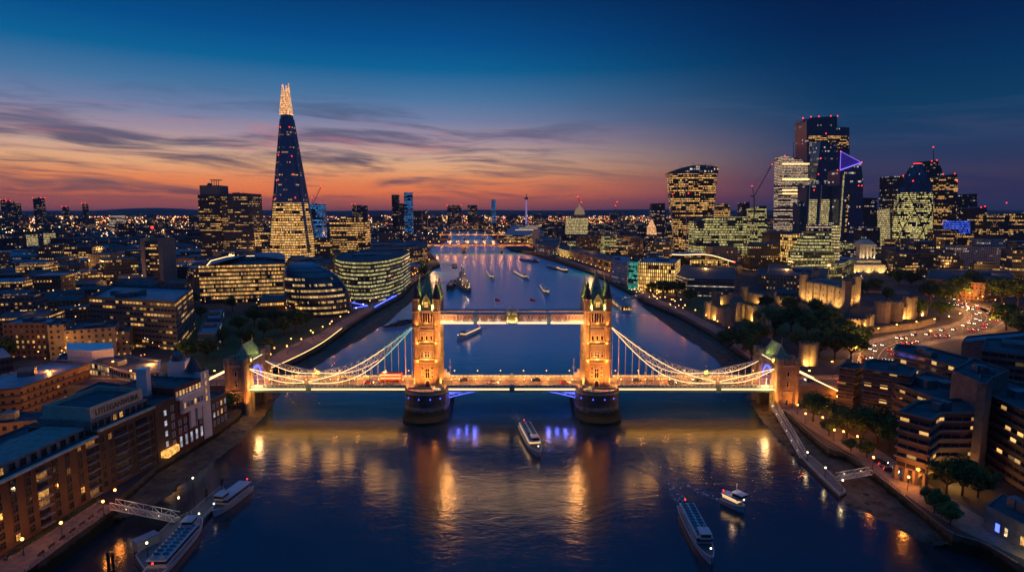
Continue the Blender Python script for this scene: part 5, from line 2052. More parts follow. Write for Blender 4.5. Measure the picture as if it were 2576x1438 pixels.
def gherkin():
    y = 960
    cx = DY(2300, 500, y).x
    root = thing('bullet_skyscraper', 'bullet shaped glass tower with spiralling dark bands and a red lit tip', 'skyscraper', (cx, y, LZ))
    FOOT.append(ngon(cx, y, 38, 38, 8))
    prof = [(640, 38), (600, 41), (570, 42.5), (540, 43), (510, 41.5), (485, 37), (460, 30.5), (440, 24.5), (424, 15.5), (414, 9), (408, 3.5)]
    n = 36
    rings = []
    for v, hw in prof:
        p = DY(2300, v, y)
        r_ = hw * (y + 286) / 1500
        rings.append([(cx + r_ * math.cos(t), y + r_ * math.sin(t), p.z) for t in [2 * PI * i / n for i in range(n)]])
    k = MB(root.location)
    k.smooth = True
    k.loft(rings[:6], cap1=False)
    k.build('glass_body', FA['gherkin'], root)
    k = MB(root.location)
    k.smooth = True
    k.loft(rings[5:])
    k.build('dark_glass_cap', FA['tower_dark'], root)
    for s in range(6):
        for dr in (-1, 1):
            k = MB(root.location)
            pts = []
            for i in range(25):
                t = i / 24
                zf = t * (len(rings) - 2.2)
                j = int(zf)
                fr = zf - j
                p0, p1 = rings[j], rings[j + 1]
                R_ = (p0[0][0] - cx) * (1 - fr) + (p1[0][0] - cx) * fr
                z = p0[0][2] * (1 - fr) + p1[0][2] * fr
                an = s * PI / 3 + dr * t * 2.6
                pts.append((cx + (R_ + .35) * math.cos(an), y + (R_ + .35) * math.sin(an), z))
            for a, b in zip(pts, pts[1:]):
                k.bar(a, b, 1.5, 1.5)
            k.build('spiral_band', M['ledged'], root)
    tz = rings[-1][0][2]
    k = MB(root.location)
    k.loft([ngon(cx, y, 6.5, 6.5, 12, 0, tz - 4), ngon(cx, y, 6.5, 6.5, 12, 0, tz - 2.4)])
    k.build('tip_beacon', M['redlamp'], root)
    beacon(root, [DY(2297, 455, y - 28), DY(2328, 460, y - 22), DY(2340, 480, y - 10)], r=1.4)


gherkin()
slant('office_tower', 'brown ribbed tower standing left behind the bullet shaped tower', 1040, 40, [(2236, 620), (2241, 444), (2275, 442), (2278, 620)], 'cityD', [(2272, 442)])
r = slant('mast_skyscraper', 'slim tower with a tall red tipped mast, right of the bullet shaped tower', 1080, 40, [(2326, 620), (2332, 405), (2359, 404), (2370, 426), (2372, 620)], 'cityD', [(2344, 405), (2357, 403)])
k = MB(r.location)
a, b = DY(2348, 404, 1100), DY(2348, 370, 1100)
k.tube(a, b, 1.0, .4)
k.build('mast', M['plant'], r)
beacon(r, [tuple(b)], r=1.4)
k = MB(r.location)
a, b = DY(2352, 615, 1078), DY(2361, 440, 1078)
k.box(a.x, b.x, 1077, 1079.8, a.z, b.z)
k.build('pale_flank', M['concrete'], r)
slant('office_tower', 'round shouldered glass tower with red roof beacons, rightmost of the bullet tower group', 1000, 40, [(2362, 620), (2370, 445), (2408, 437), (2410, 470), (2403, 620)], 'tower', [(2373, 438), (2402, 437), (2408, 456)])
slant('tapering_tower', 'black tapering tower with a crane on top, at the right edge of the skyline', 1120, 40, [(2408, 620), (2413, 489), (2458, 487), (2460, 560), (2462, 620)], 'cityD')
slant('office_building', 'low dark block with two red roof lamps right of the black tapering tower', 1000, 40, [(2440, 620), (2447, 525), (2482, 520), (2486, 620)], 'cityD', [(2468, 521), (2478, 519)])
slant('office_building', 'broad dark block with a few lit windows at the right frame edge', 900, 50, [(2500, 640), (2503, 540), (2585, 535), (2585, 640)], 'cityB', [(2532, 510)])
r = slant('office_building', 'block wrapped in electric blue light with white panes', 760, 30, [(2401, 640), (2403, 556), (2441, 556), (2441, 640)], 'blue')
slant('office_building', 'small tower with lit ribbon floors under the blue lit block', 745, 30, [(2412, 650), (2413, 588), (2450, 588), (2450, 650)], 'tower_lit')
slant('office_building', 'narrow tower with an amber lit vertical stair', 700, 25, [(2376, 672), (2377, 590), (2400, 590), (2400, 672)], 'cityB')
r = slant('lit_stairwell', 'slim amber glowing stair shaft on the brown blocks left of the white slab', 690, 10, [(2357, 672), (2358, 620), (2367, 620), (2367, 672)], 'goldwin', cat='building')
slant('apartment_slab', 'long white panelled apartment slab with amber lit stair strips at the right edge', 560, 22, [(2401, 690), (2402, 618), (2590, 622), (2590, 700)], 'whiteslab')
slant('apartment_slab', 'pale grey upper slab behind the white panelled apartments', 590, 22, [(2472, 640), (2473, 600), (2530, 600), (2530, 640)], 'whiteslab')
# tower cranes
def crane(label, u, y, vb, vt, uj, vj, boxed=True):
    a, t_, j = DY(u, vb, y), DY(u, vt, y), DY(uj, vj, y)
    root = thing('tower_crane', label, 'crane', (a.x, y, a.z), 'tower cranes on the skyline')
    k = MB(root.location)
    k.bar(a, t_, 1.6, 1.6)
    k.build('mast', M['plant'], root)
    k = MB(root.location)
    k.bar(t_, j, 1.3, 1.3)
    k.bar(t_, (t_.x - (j.x - t_.x) * .22, y, t_.z + 1), 1.6, 2.2)
    k.build('jib', M['plant'], root)
    ap = Vector((t_.x - (j.x - t_.x) * .15, y, t_.z + (j.z - t_.z) * .33))
    k = MB(root.location)
    k.bar(t_, ap, .8, .8)
    k.bar(ap, j, .25, .25)
    k.build('stay', M['darksteel'], root)
    beacon(root, [j, ap], r=1.1 * (y + 286) / 1100)


crane('large luffing tower crane with red lamps between the bulging tower and the lit cluster', 1897, 800, 560, 494, 1942, 414)
crane('small slanting crane over the roofs right of the glass spire', 788, 1500, 540, 512, 808, 469)
crane('distant crane with a red lamp above the lit dome', 1461, 2200, 545, 515, 1453, 495)
crane('tiny distant crane right of the lit dome', 1549, 2600, 540, 522, 1552, 508)

# mid distance right bank
slant('office_building', 'wide green glass block with yellow ribbon lights at the foot of the bulging tower', 640, 40, [(1750, 640), (1752, 558), (1780, 548), (1878, 545), (1880, 640)], 'green')
slant('round_tower', 'pair of brick lit cylinders between the bulging tower and the crane', 1000, 20, [(1803, 600), (1804, 515), (1825, 512), (1836, 516), (1840, 600)], 'tower_lit')
slant('office_building', 'dark tower left of the bulging tower', 1300, 30, [(1640, 600), (1641, 512), (1673, 511), (1674, 600)], 'cityD')
slant('office_building', 'green hooded block right of the crane', 900, 30, [(1892, 620), (1894, 522), (1928, 517), (1930, 620)], 'green')
slant('office_building', 'slim dark tower just left of the crane mast', 1000, 30, [(1868, 620), (1869, 510), (1886, 508), (1887, 620)], 'cityD')
slant('office_building', 'brown office slab with warm ribbon windows left of the stepped glass pyramid', 640, 30, [(1885, 690), (1886, 620), (1970, 610), (1990, 690)], 'cityA')
slant('office_building', 'amber walled block left of the stepped glass pyramid', 600, 30, [(1985, 660), (1986, 590), (2012, 588), (2030, 660)], 'goldwin')
slant('office_building', 'dark slab behind the amber walled block', 700, 30, [(1935, 660), (1936, 585), (1985, 580), (1990, 660)], 'cityD')
# stepped pyramid of glass
for i, (ua, ub, vt, vb, y) in enumerate(((2040, 2112, 565, 584, 560), (2028, 2108, 584, 600, 545), (2018, 2104, 600, 616, 530), (2008, 2100, 616, 632, 515), (1996, 2098, 632, 650, 500))):
    slant('stepped_glass_office', ['top', 'second', 'third', 'fourth', 'lowest'][i] + ' step of the sloping glass office below the violet topped tower', y, 18, [(ua, vb + 30), (ua + 4, vt), (ub, vt), (ub, vb + 30)], 'green' if i else 'striped', cat='building')
r = slant('lift_tower', 'pale lit shaft at the right end of the stepped glass office', 505, 12, [(2103, 655), (2104, 565), (2112, 565), (2112, 655)], 'yellowgrid', cat='building')
building('office_building', 'low curved glass roofed office right below the stepped glass office', px([(1990, 668), (2120, 662), (2150, 648), (2100, 642), (2010, 648)], 26), 26, 'green', 'paleroof', slabs=4, plant=1)


# office under the wavy line of light
r = building('wave_roof_office', 'stone office with long lit floors under a wavy roof edge of white light', px([(1700, 690), (1730, 700), (1848, 703), (1850, 672), (1720, 665)], 24), 24, 'striped', 'darkroof', slabs=3.6, plant=0)
k = MB(r.location)
top = []
for i in range(25):
    t = i / 24
    top.append(DY(1690 + 158 * t, 640 - 3 * math.sin(t * 3.2) + 17 * t ** 2 + (2 * math.sin(t * 8)), 560))
for a, b in zip(top, top[1:]):
    k.bar(a, b, .9, .9)
k.build('light_strip', M['chainlight'], r)
k = MB(r.location)
for a, b in zip(top, top[1:]):
    k.face([(a.x, a.y, a.z + .6), (b.x, b.y, b.z + .6), (b.x, b.y + 30, b.z + 1.5), (a.x, a.y + 30, a.z + 1.5)])
k.build('wave_roof', M['paleroof'], r)
k = MB(r.location)
a, b = DY(1740, 675, 562), DY(1835, 655, 562)
k.box(a.x, b.x, 562, 575, 20, b.z)
k.build('setback_floor', FA['goldwin'], r)
beacon(r, [tuple(top[-1])], r=1.3)
building('gold_window_block', 'office glowing with tall irregular golden windows behind the riverside trees', px([(1606, 660), (1698, 663), (1712, 650), (1625, 646)], 38), 38, 'goldwin', 'paleroof', plant=1)
building('teal_office', 'narrow teal lit glass office left of the golden window block', px([(1582, 658), (1604, 660), (1612, 650), (1590, 648)], 38), 38, 'teal', 'darkroof', plant=1)
building('grid_office', 'white gridded concrete office on the quay left of the teal office', px([(1540, 655), (1578, 662), (1585, 645), (1545, 640)], 32), 32, 'whiteslab', 'paleroof', plant=1, slabs=4, slabmat='ledgew')
building('custom_house', 'long classical stone riverside block beyond the quay trees', px([(1428, 628), (1536, 658), (1545, 643), (1440, 620)], 20), 20, 'cream', 'darkroof', plant=1)
building('market_hall', 'low warm lit quayside hall with a pitched roof by the far bend', px([(1405, 625), (1432, 632), (1436, 618), (1408, 613)], 20), 20, 'goldwin', 'darkroof', plant=0)
building('office_building', 'dark blue glass block with white lit panes on the quay before the warm lit hall', px([(1345, 612), (1400, 622), (1410, 600), (1350, 590)], 26), 26, 'cityD', 'darkroof', plant=2)
r = building('pale_pylon_office', 'riverside office with a tall amber lit stone pylon by the far bridge', px([(1318, 592), (1362, 595), (1368, 580), (1325, 578)], 26), 26, 'tower_lit', 'paleroof', slabs=4, plant=1)
k = MB(r.location)
a, b = DY(1340, 612, 1240), DY(1357, 574, 1240)
k.box(a.x, b.x, 1240, 1250, LZ, b.z)
k.build('amber_pylon', M['cream'], r)
light('SPOT', ((a.x + b.x) / 2, 1222, LZ + 6), 60000, (1, .45, .1), r, 'floodlight_beam', .5, ((a.x + b.x) / 2, 1240, 40), 90)
r = building('white_canopy_office', 'curved terraced office with brilliant white canopy lines near the far bridge', px([(1268, 590), (1325, 592), (1362, 580), (1350, 566), (1290, 566)], 28), 28, 'office_dim', 'paleroof', slabs=4, slabmat='ledgew', out=1.5, plant=1)
for vv, a_, b_ in ((569, 1322, 1362), (574, 1305, 1352), (578, 1296, 1342)):
    a, b = DY(a_, vv, 1100), DY(b_, vv, 1100)
    k = MB(r.location)
    k.box(a.x, b.x, 1099, 1101, a.z - 1.0, a.z + .8)
    k.build('white_canopy_line', M['winlit2'], r)
slant('office_building', 'broad office with six bright yellow ribbon floors far up the right bank', 1300, 40, [(1425, 590), (1427, 548), (1480, 548), (1478, 590)], 'yellowgrid')
r = slant('domed_cathedral', 'distant lit dome between two cranes on the skyline', 2000, 40, [(1441, 560), (1442, 540), (1475, 540), (1475, 560)], 'cream', cat='church')
p = DY(1458, 540, 2020)
k = MB(r.location)
k.loft([ngon(p.x, 2020, 20, 20, 14, 0, p.z), ngon(p.x, 2020, 19, 19, 14, 0, p.z + 10), ngon(p.x, 2020, 14, 14, 14, 0, p.z + 22), ngon(p.x, 2020, 5, 5, 14, 0, p.z + 30), ngon(p.x, 2020, 2, 2, 14, 0, p.z + 42)])
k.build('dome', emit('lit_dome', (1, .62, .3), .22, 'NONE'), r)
r = slant('monument_column', 'tall stone column lit amber from below', 760, 5, [(1611, 640), (1613, 602), (1617, 602), (1619, 640)], 'cream', cat='monument')
light('SPOT', (r.location.x - 3, 748, 20), 5000, AMB, r, 'floodlight_beam', .5, (r.location.x, 760, 50), 60)
r = slant('church_tower', 'white church with a lit open spire among dark roofs far up the right bank', 1100, 14, [(1630, 590), (1632, 572), (1638, 560), (1641, 552), (1644, 560), (1650, 572), (1652, 590)], 'crown', cat='church')

# the lit domed customs palace
def palace():
    root = thing('classical_tower_building', 'floodlit classical stone palace with a colonnaded tower above the castle', 'public building', G(2185, 690, LZ) + (LZ,))
    cx, y = root.location.x, root.location.y
    FOOT.append([(cx - 30, y - 5), (cx + 30, y - 5), (cx + 30, y + 40), (cx - 30, y + 40)])
    H = lambda v: DY(2185, v, y + 8).z
    k = MB(root.location)
    k.box(cx - 22, cx + 24, y, y + 35, LZ, H(665))
    k.build('stone_base', M['pale_stone'], root)
    k = MB(root.location)
    k.box(cx - 18, cx + 18, y + 2, y + 32, H(665), H(654))
    k.build('upper_base', M['pale_stone'], root)
    k = MB(root.location)
    k.box(cx - 11.5, cx + 11.5, y + 6, y + 26, H(654), H(650))
    k.box(cx - 7.5, cx + 7.5, y + 9, y + 23, H(650), H(620))
    k.box(cx - 12, cx + 12, y + 5.6, y + 26.4, H(620), H(614))
    k.build('tower_core', M['pale_stone'], root)
    for i in range(5):
        x = cx - 10.6 + i * 5.3
        k = MB(root.location)
        k.tube((x, y + 7, H(650)), (x, y + 7, H(620)), 1.25, 1.1, 10)
        k.build('column', M['pale_stone'], root)
    k = MB(root.location)
    k.loft([[(cx - 11, y + 6.4, H(614)), (cx + 11, y + 6.4, H(614)), (cx + 11, y + 25.6, H(614)), (cx - 11, y + 25.6, H(614))],
            [(cx - 8, y + 9, H(607)), (cx + 8, y + 9, H(607)), (cx + 8, y + 23, H(607)), (cx - 8, y + 23, H(607))], [(cx - 3, y + 13, H(602)), (cx + 3, y + 13, H(602)), (cx + 3, y + 19, H(602)), (cx - 3, y + 19, H(602))]])
    k.build('stepped_roof', M['pale_stone'], root)
    for i in range(6):
        k = MB(root.location)
        k.box(cx - 19 + i * 7, cx - 16.5 + i * 7, y - .2, y + .1, LZ + 4, H(672))
        k.build('window', M['winlit'], root)
    for x in (-9, 0, 9):
        light('SPOT', (cx + x, y + 2, H(654) + .6), 7000, (1, .72, .4), root, 'floodlight_beam', .4, (cx + x * .8, y + 7, H(625)), 110)
        light('SPOT', (cx + x * 2, y - 8, LZ + 1), 16000, (1, .62, .2), root, 'floodlight_beam', .4, (cx + x * 2, y, H(670)), 100)


M['pale_stone'] = pbr('pale_portland_stone', (.5, .45, .36), .8, var=.15)
palace()

# ---------------------------------------------------------------- the old castle
def crenel(k, a, b, z, w_=1.2, h=1.3, th=.8):
    a, b = Vector(a), Vector(b)
    d = b - a
    n = max(2, int(d.length / (w_ * 2)))
    for i in range(n):
        p, q = a + d * ((i + .1) / n), a + d * ((i + .6) / n)
        k.bar((p.x, p.y, z + h / 2), (q.x, q.y, z + h / 2), th, h)


def keep():
    Mx, L_, R_ = Vector(G(2126, 784, LZ)), Vector((293, 309)), Vector((337, 293))
    B_ = L_ + R_ - Mx
    root = thing('castle_keep', 'square floodlit stone castle keep with four corner turrets', 'castle', (Mx.x, Mx.y, LZ))
    poly = [tuple(Mx), tuple(R_), tuple(B_), tuple(L_)]
    FOOT.append(poly)
    k = MB(root.location)
    k.prism(poly, LZ, 26, True)
    k.build('wall', M['castle'], root)
    k = MB(root.location)
    k.prism(inset(poly, 1.4), 26, 26.5)
    k.loft([[p + (26.5,) for p in inset(poly, 3)], [p + (28.5,) for p in inset(poly, 12)]])
    k.build('lead_roof', M['lead'], root)
    k = MB(root.location)
    for i in range(4):
        crenel(k, poly[i], poly[(i + 1) % 4], 26)
    k.build('battlement', M['castle'], root)
    for i, c in enumerate((Mx, R_, B_, L_)):
        k = MB(root.location)
        k.prism(ngon(c.x, c.y, 4.2, 4.2, 8 if i % 2 else 4, PI / 4), LZ - 1, 33.5)
        k.build('turret', M['castle'], root)
        k = MB(root.location)
        k.loft([ngon(c.x, c.y, 3.4, 3.4, 10, 0, 33.5), ngon(c.x, c.y, 3.2, 3.2, 10, 0, 35), ngon(c.x, c.y, 1.6, 1.6, 10, 0, 37), ngon(c.x, c.y, .2, .2, 10, 0, 38)])
        k.tube((c.x, c.y, 37.5), (c.x, c.y, 41.5), .15, .08)
        k.build('turret_cap', M['lead'], root)
    for (P0, P1, nn) in ((L_, Mx, 5), (Mx, R_, 5)):
        d = P1 - P0
        n_ = Vector((d.y, -d.x)).normalized()
        ang = math.atan2(d.y, d.x)
        for j in range(3):
            for i in range(nn):
                q = P0 + d * ((i + .8) / (nn + .6)) + n_ * .03
                o = link(bpy.data.objects.new('window', CW))
                o.parent = root
                o.location = Vector((q.x, q.y, 10 + j * 5.5)) - root.location
                o.rotation_euler = (0, 0, ang)
        for i in range(6):
            q = P0 + d * ((i + .5) / 6)
            k = MB(root.location)
            qq = q + n_ * .3
            k.bar((qq.x, qq.y, LZ), (qq.x, qq.y, 26), .9, .9)
            k.build('buttress', M['castle'], root)
        for i in range(3):
            q = P0 + d * ((i + .5) / 3) + n_ * 9
            light('SPOT', (q.x, q.y, LZ + 1), 26000, (1, .52, .16), root, 'floodlight_beam', .5, (q.x - n_.x * 9, q.y - n_.y * 9, 20), 110)


CW = winmesh('window', 1.1, 2.2, M['darkglass'], M['trim'])
keep()


def castle_wall(label, pts, h, towers=(), tr=5.5, e=3000, flood=True, name='castle_wall'):
    P_ = [Vector(G(u, v, LZ)) for u, v in pts]
    root = thing(name, label, 'castle wall', (P_[0].x, P_[0].y, LZ))
    k = MB(root.location)
    for a, b in zip(P_, P_[1:]):
        d = (b - a).normalized()
        n_ = Vector((d.y, -d.x)) * 1.1
        k.prism([tuple(a + n_), tuple(b + n_), tuple(b - n_), tuple(a - n_)], LZ - .5, LZ + h)
        crenel(k, a + n_ * .7, b + n_ * .7, LZ + h, 1.0, 1.1, .6)
    k.build('wall', M['castle'], root)
    for (u, v, r_, hh) in towers:
        p = Vector(G(u, v, LZ))
        k = MB(root.location)
        pol = ngon(p.x, p.y, r_, r_, 14)
        k.prism(pol, LZ - .5, LZ + hh)
        for i in range(14):
            if i % 2 == 0:
                a, b = Vector(pol[i]), Vector(pol[(i + 1) % 14])
                k.bar((a.x, a.y, LZ + hh + .6), (b.x, b.y, LZ + hh + .6), .7, 1.2)
        k.build('round_tower', M['castle'], root)
    if flood:
        for a, b in zip(P_, P_[1:]):
            d = b - a
            n = max(1, int(d.length / 16))
            for i in range(n):
                q = a + d * ((i + .5) / n)
                c = (CAM.xy - q).normalized() * 6
                light('SPOT', (q.x + c.x, q.y + c.y, LZ + .6), e * 4, (1, .5, .12), root, 'floodlight_beam', .4, (q.x, q.y, LZ + h * .6), 120)
    return root


castle_wall('long golden floodlit curtain wall of the castle above the river path', [(1783, 800), (1832, 818), (1850, 806), (1872, 800), (1908, 812), (1935, 850)], 12, ((1783, 800, 4.5, 14), (1832, 818, 5, 14), (1850, 806, 5, 15), (1908, 812, 4.5, 14)))
castle_wall('upper inner castle wall with small towers left of the keep', [(1800, 768), (1870, 758), (1940, 768), (2010, 772)], 9, ((1800, 766, 4, 13), (1870, 758, 4.5, 15), (1940, 768, 4, 14)), e=1200)
castle_wall('row of big round castle towers lit gold right of the keep', [(2206, 810), (2240, 806), (2262, 803), (2290, 800), (2330, 790)], 10, ((2217, 810, 6, 17), (2250, 806, 6, 16), (2285, 800, 5.5, 18), (2318, 793, 4, 13)), e=3800)
castle_wall('low lit castle wall with a lodge in front of the big round towers', [(2130, 822), (2165, 824), (2188, 818)], 6, ((2188, 818, 3, 8),), e=2400)
castle_wall('pair of pale gate towers beside the approach road behind the trees', [(2020, 918), (2044, 918)], 9, ((2022, 918, 3.2, 13), (2042, 918, 3.2, 13)), e=2200)
castle_wall('far moat wall of the castle along the curving road', [(2120, 850), (2200, 838), (2300, 826), (2350, 812)], 4, flood=False)
for i, (u0, u1, vt, y) in enumerate(((1880, 1935, 735, 330), (1838, 1872, 750, 300), (2185, 2235, 722, 380), (2240, 2290, 732, 370), (1950, 2000, 728, 360), (2290, 2330, 728, 400))):
    a, b = DY(u0, vt, y), DY(u1, vt, y)
    r = thing('castle_house', ['gabled house with lit windows inside the castle, left of the keep', 'small gabled lodge behind the golden curtain wall', 'long slate roofed barrack right behind the keep', 'stone range behind the big round towers', 'dark roofed chapel close left of the keep', 'rightmost small range behind the round towers'][i], 'house', (a.x, y, LZ), 'houses inside the castle walls')
    FOOT.append([(a.x, y), (b.x, y), (b.x, y + 14), (a.x, y + 14)])
    k = MB(r.location)
    zt = a.z
    k.prism([(a.x, y), (b.x, y), (b.x, y + 12), (a.x, y + 12)], LZ, zt - 4)
    k.build('wall', FA['cream'], r)
    k = MB(r.location)
    k.face([(a.x - .5, y - .5, zt - 4.1), (b.x + .5, y - .5, zt - 4.1), (b.x + .5, y + 6, zt), (a.x - .5, y + 6, zt)])
    k.face([(a.x - .5, y + 6, zt), (b.x + .5, y + 6, zt), (b.x + .5, y + 12.5, zt - 4.1), (a.x - .5, y + 12.5, zt - 4.1)])
    k.face([(a.x, y, zt - 4), (a.x, y + 6, zt - .2), (a.x, y + 12, zt - 4)])
    k.face([(b.x, y, zt - 4), (b.x, y + 12, zt - 4), (b.x, y + 6, zt - .2)])
    k.build('roof', M['slate'], r)
building('government_block', 'long pale stone block with small warm windows behind the castle trees', px([(1928, 690), (2080, 698), (2085, 675), (1935, 662)], 24), 24, 'cream', 'darkroof', plant=2)
building('government_block', 'brick block with an orange lit end wall right of the wave roofed office', px([(1905, 690), (1985, 700), (1990, 680), (1910, 672)], 18), 18, 'cityC', 'darkroof', plant=1)
building('office_building', 'dark roofed long block with orange windows right of the palace', px([(2330, 700), (2480, 712), (2560, 700), (2540, 680), (2340, 676)], 24), 24, 'brickb', 'darkroof', plant=2)

# ---------------------------------------------------------------- brown terraced hotel and flats at the right
fac('hotel', (.14, .10, .085), (.02, .022, .028), bay=3.0, fl=3.1, ww=.9, wh=.5, lit=.31, ca=(1, .5, .13), cb=(1, .62, .22), st=1.7, cluster=1)
HK = dict(slabs=3.1, slabmat='hotel', out=.7, pm='hotel')
building('flats_tower', 'end tower of the brown terraced hotel nearest the bridge approach', px([(2112, 922), (2152, 928), (2172, 917), (2130, 908)], 27), 27, 'hotel', plant=1, **HK)
k_ = building('hotel_wing', 'brown hotel wing with a rounded roof and a lit gallery under its eaves', px([(2176, 926), (2290, 944), (2306, 926), (2246, 908), (2200, 903), (2178, 908)], 30), 30, 'hotel', plant=1, **HK)
building('hotel_wing', 'upper back wing of the brown hotel facing the curving road', px([(2252, 880), (2330, 898), (2420, 925), (2440, 900), (2330, 872), (2258, 866)], 31), 31, 'hotel', plant=3, **HK)
building('hotel_wing', 'long terraced middle wing of the brown hotel with glowing corner windows', px([(2250, 962), (2395, 1015), (2470, 1000), (2440, 965), (2330, 935)], 26), 26, 'hotel', plant=2, **HK)
r = building('hotel_wing', 'front block of the brown hotel on lit pillars above the river walk', px([(2265, 1034), (2342, 1053), (2368, 1036), (2459, 1036), (2440, 1000), (2310, 1008)], 29), 29, 'hotel', z0=10, plant=2, **HK)
gp = px([(2265, 1034), (2342, 1053), (2368, 1036), (2459, 1036), (2440, 1000), (2310, 1008)], 29)
for i in range(7):
    t = i / 3
    q = Vector(gp[0]) + (Vector(gp[1]) - Vector(gp[0])) * min(1, t) if i < 4 else Vector(gp[2]) + (Vector(gp[3]) - Vector(gp[2])) * ((i - 3) / 4)
    k = MB(r.location)
    k.box(q.x - .6, q.x + .6, q.y - .6, q.y + .6, LZ, 10)
    k.build('pillar', M['hotel'], r)
k = MB(r.location)
k.prism(inset(gp, 4), LZ, 9.9)
k.build('ground_floor', emit('amber_lobby', (1, .42, .08), .55, 'NONE'), r)
light('POINT', (Vector(gp[0]) * .5 + Vector(gp[1]) * .5).to_3d() + Vector((-3, -3, 9)), 2600, AMB, r, 'lobby_light', .5)
light('POINT', (Vector(gp[2])).to_3d() + Vector((3, -5, 8)), 2600, (1, .5, .12), r, 'lobby_light', .5)
building('hotel_stair_tower', 'tall blank shaft rising between the brown hotel and the riverside flats', px([(2459, 960), (2482, 965), (2500, 945), (2465, 940)], 40), 40, M['hotel'], plant=0, pm='hotel')
building('hotel_wing', 'big blank upper storeys of the brown hotel with a pale sloping parapet', px([(2395, 930), (2470, 962), (2540, 930), (2450, 900)], 38), 38, M['hotel'], plant=3, pm='hotel')
building('flats_block', 'stepped brown flats with an amber lit top gallery at the right frame edge', px([(2478, 985), (2640, 1060), (2700, 1000), (2520, 950)], 32), 32, 'hotel', plant=2, **HK)
building('flats_block', 'dark flat roofed block behind the brown hotel at the right edge', px([(2470, 880), (2640, 900), (2640, 850), (2480, 850)], 34), 34, 'hotel', plant=2, pm='hotel')
building('flats_block', 'long dark shed roof with a blue lit edge beyond the brown hotel', px([(2420, 860), (2640, 838), (2640, 826), (2430, 845)], 26), 26, M['hotel'], 'paleroof', plant=0, pm='ledged')
r = building('river_pavilion', 'low white riverside pavilion with lit doorway at the bottom right corner', px([(2480, 1270), (2600, 1330), (2640, 1280), (2520, 1240)], 12), 12, M['concrete'], 'darkroof', plant=3, par=.4)
q0, q1 = px([(2480, 1270), (2600, 1330)], 12)
for t, w_, m_ in ((.25, 1.2, 'bluelight'), (.45, .8, 'winlit2'), (.78, 2.6, 'winlit')):
    a = Vector(q0) + (Vector(q1) - Vector(q0)) * t
    d = (Vector(q1) - Vector(q0)).normalized()
    n_ = Vector((d.y, -d.x)) * .05
    b = a + d * w_
    k = MB(r.location)
    k.prism([tuple(a - n_), tuple(a + n_), tuple(b + n_), tuple(b - n_)], 6, 8.4)
    k.build('lit_doorway', M[m_], r)
light('POINT', (Vector(q1).x - 3, Vector(q1).y - 3, 8), 350, (1, .75, .2), r, 'door_light', .3)

# far skyline towers standing above the horizon
for (lab, u0, u1, vt, y, fm, red) in (
        ('cluster tower with red beacons at the far left edge', 0, 14, 503, 2600, 'far', 1), ('second far left skyline tower', 16, 26, 506, 2600, 'far', 1), ('third far left skyline tower, darker and lower', 28, 42, 512, 2500, 'far', 0),
        ('lone lit tower with a red beacon crown far left', 82, 103, 498, 2700, 'far', 2), ('thin far tower right of the lone red crowned one', 156, 166, 520, 3200, 'far', 1), ('pencil thin skyline tower left of the hospital', 206, 214, 512, 3000, 'far', 1),
        ('round topped dark tower right of the spire', 985, 1002, 490, 1900, 'far', 0), ('tower with an electric blue crown right of the round topped one', 1016, 1036, 484, 1850, 'bluetop', 0), ('low tower between the round topped and blue crowned ones', 1004, 1016, 512, 1850, 'far', 0),
        ('small tower with a glowing blue top on the centre horizon', 1236, 1247, 502, 3000, 'bluetop', 0), ('dark power station chimney beside the far river bend', 1064, 1074, 528, 1500, 'cityD', 0),
        ('wide grey skyline block near the middle', 1176, 1200, 516, 3300, 'far', 0), ('long skyline block left of the middle', 1125, 1160, 517, 3300, 'far', 1), ('dim skyline block beside the blue crowned tower', 1040, 1060, 530, 2000, 'far', 0),
        ('slim tower behind the pale lit office', 885, 893, 514, 2600, 'far', 1), ('pair tower behind the pale lit office', 897, 906, 516, 2600, 'far', 0), ('squat skyline block right of the spire', 908, 922, 517, 2500, 'far', 0),
        ('striped white lit tower on the left plain', 274, 303, 543, 1900, 'striped', 0), ('tower with a golden lit edge on the left plain', 108, 120, 586, 1150, 'yellowgrid', 0),
        ('second golden edged tower on the left plain', 62, 74, 590, 1150, 'yellowgrid', 0), ('third golden edged tower, dimmest, on the left plain', 34, 47, 592, 1150, 'cityA', 0)):
    block('skyline_tower', lab, u0, u1, vt, y, 24, fm, plant=0 if red == 0 else 1)
    if red:
        rt = FOOT[-1]
        o = [ob for ob in scene.collection.objects if ob.get('label') == lab][-1]
        beacon(o, [(p[0], p[1], DY(u0, vt, y).z + 1) for p in rt[:1 + red]], r=2.0 * y / 2600)
p0, p1 = DY(1324, 540, 3200), DY(1324, 487, 3200)
r = thing('telecom_tower', 'very thin telecommunications tower glowing violet on the centre horizon', 'tower', (p0.x, 3200, LZ))
k = MB(r.location)
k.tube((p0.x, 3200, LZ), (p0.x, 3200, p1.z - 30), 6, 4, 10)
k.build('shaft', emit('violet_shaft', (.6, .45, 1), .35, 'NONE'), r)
k = MB(r.location)
k.tube((p0.x, 3200, p1.z - 34), (p0.x, 3200, p1.z - 22), 10, 9, 12)
k.tube((p0.x, 3200, p1.z - 22), (p0.x, 3200, p1.z), 2.5, 1, 8)
k.build('head_and_mast', M['plant'], r)
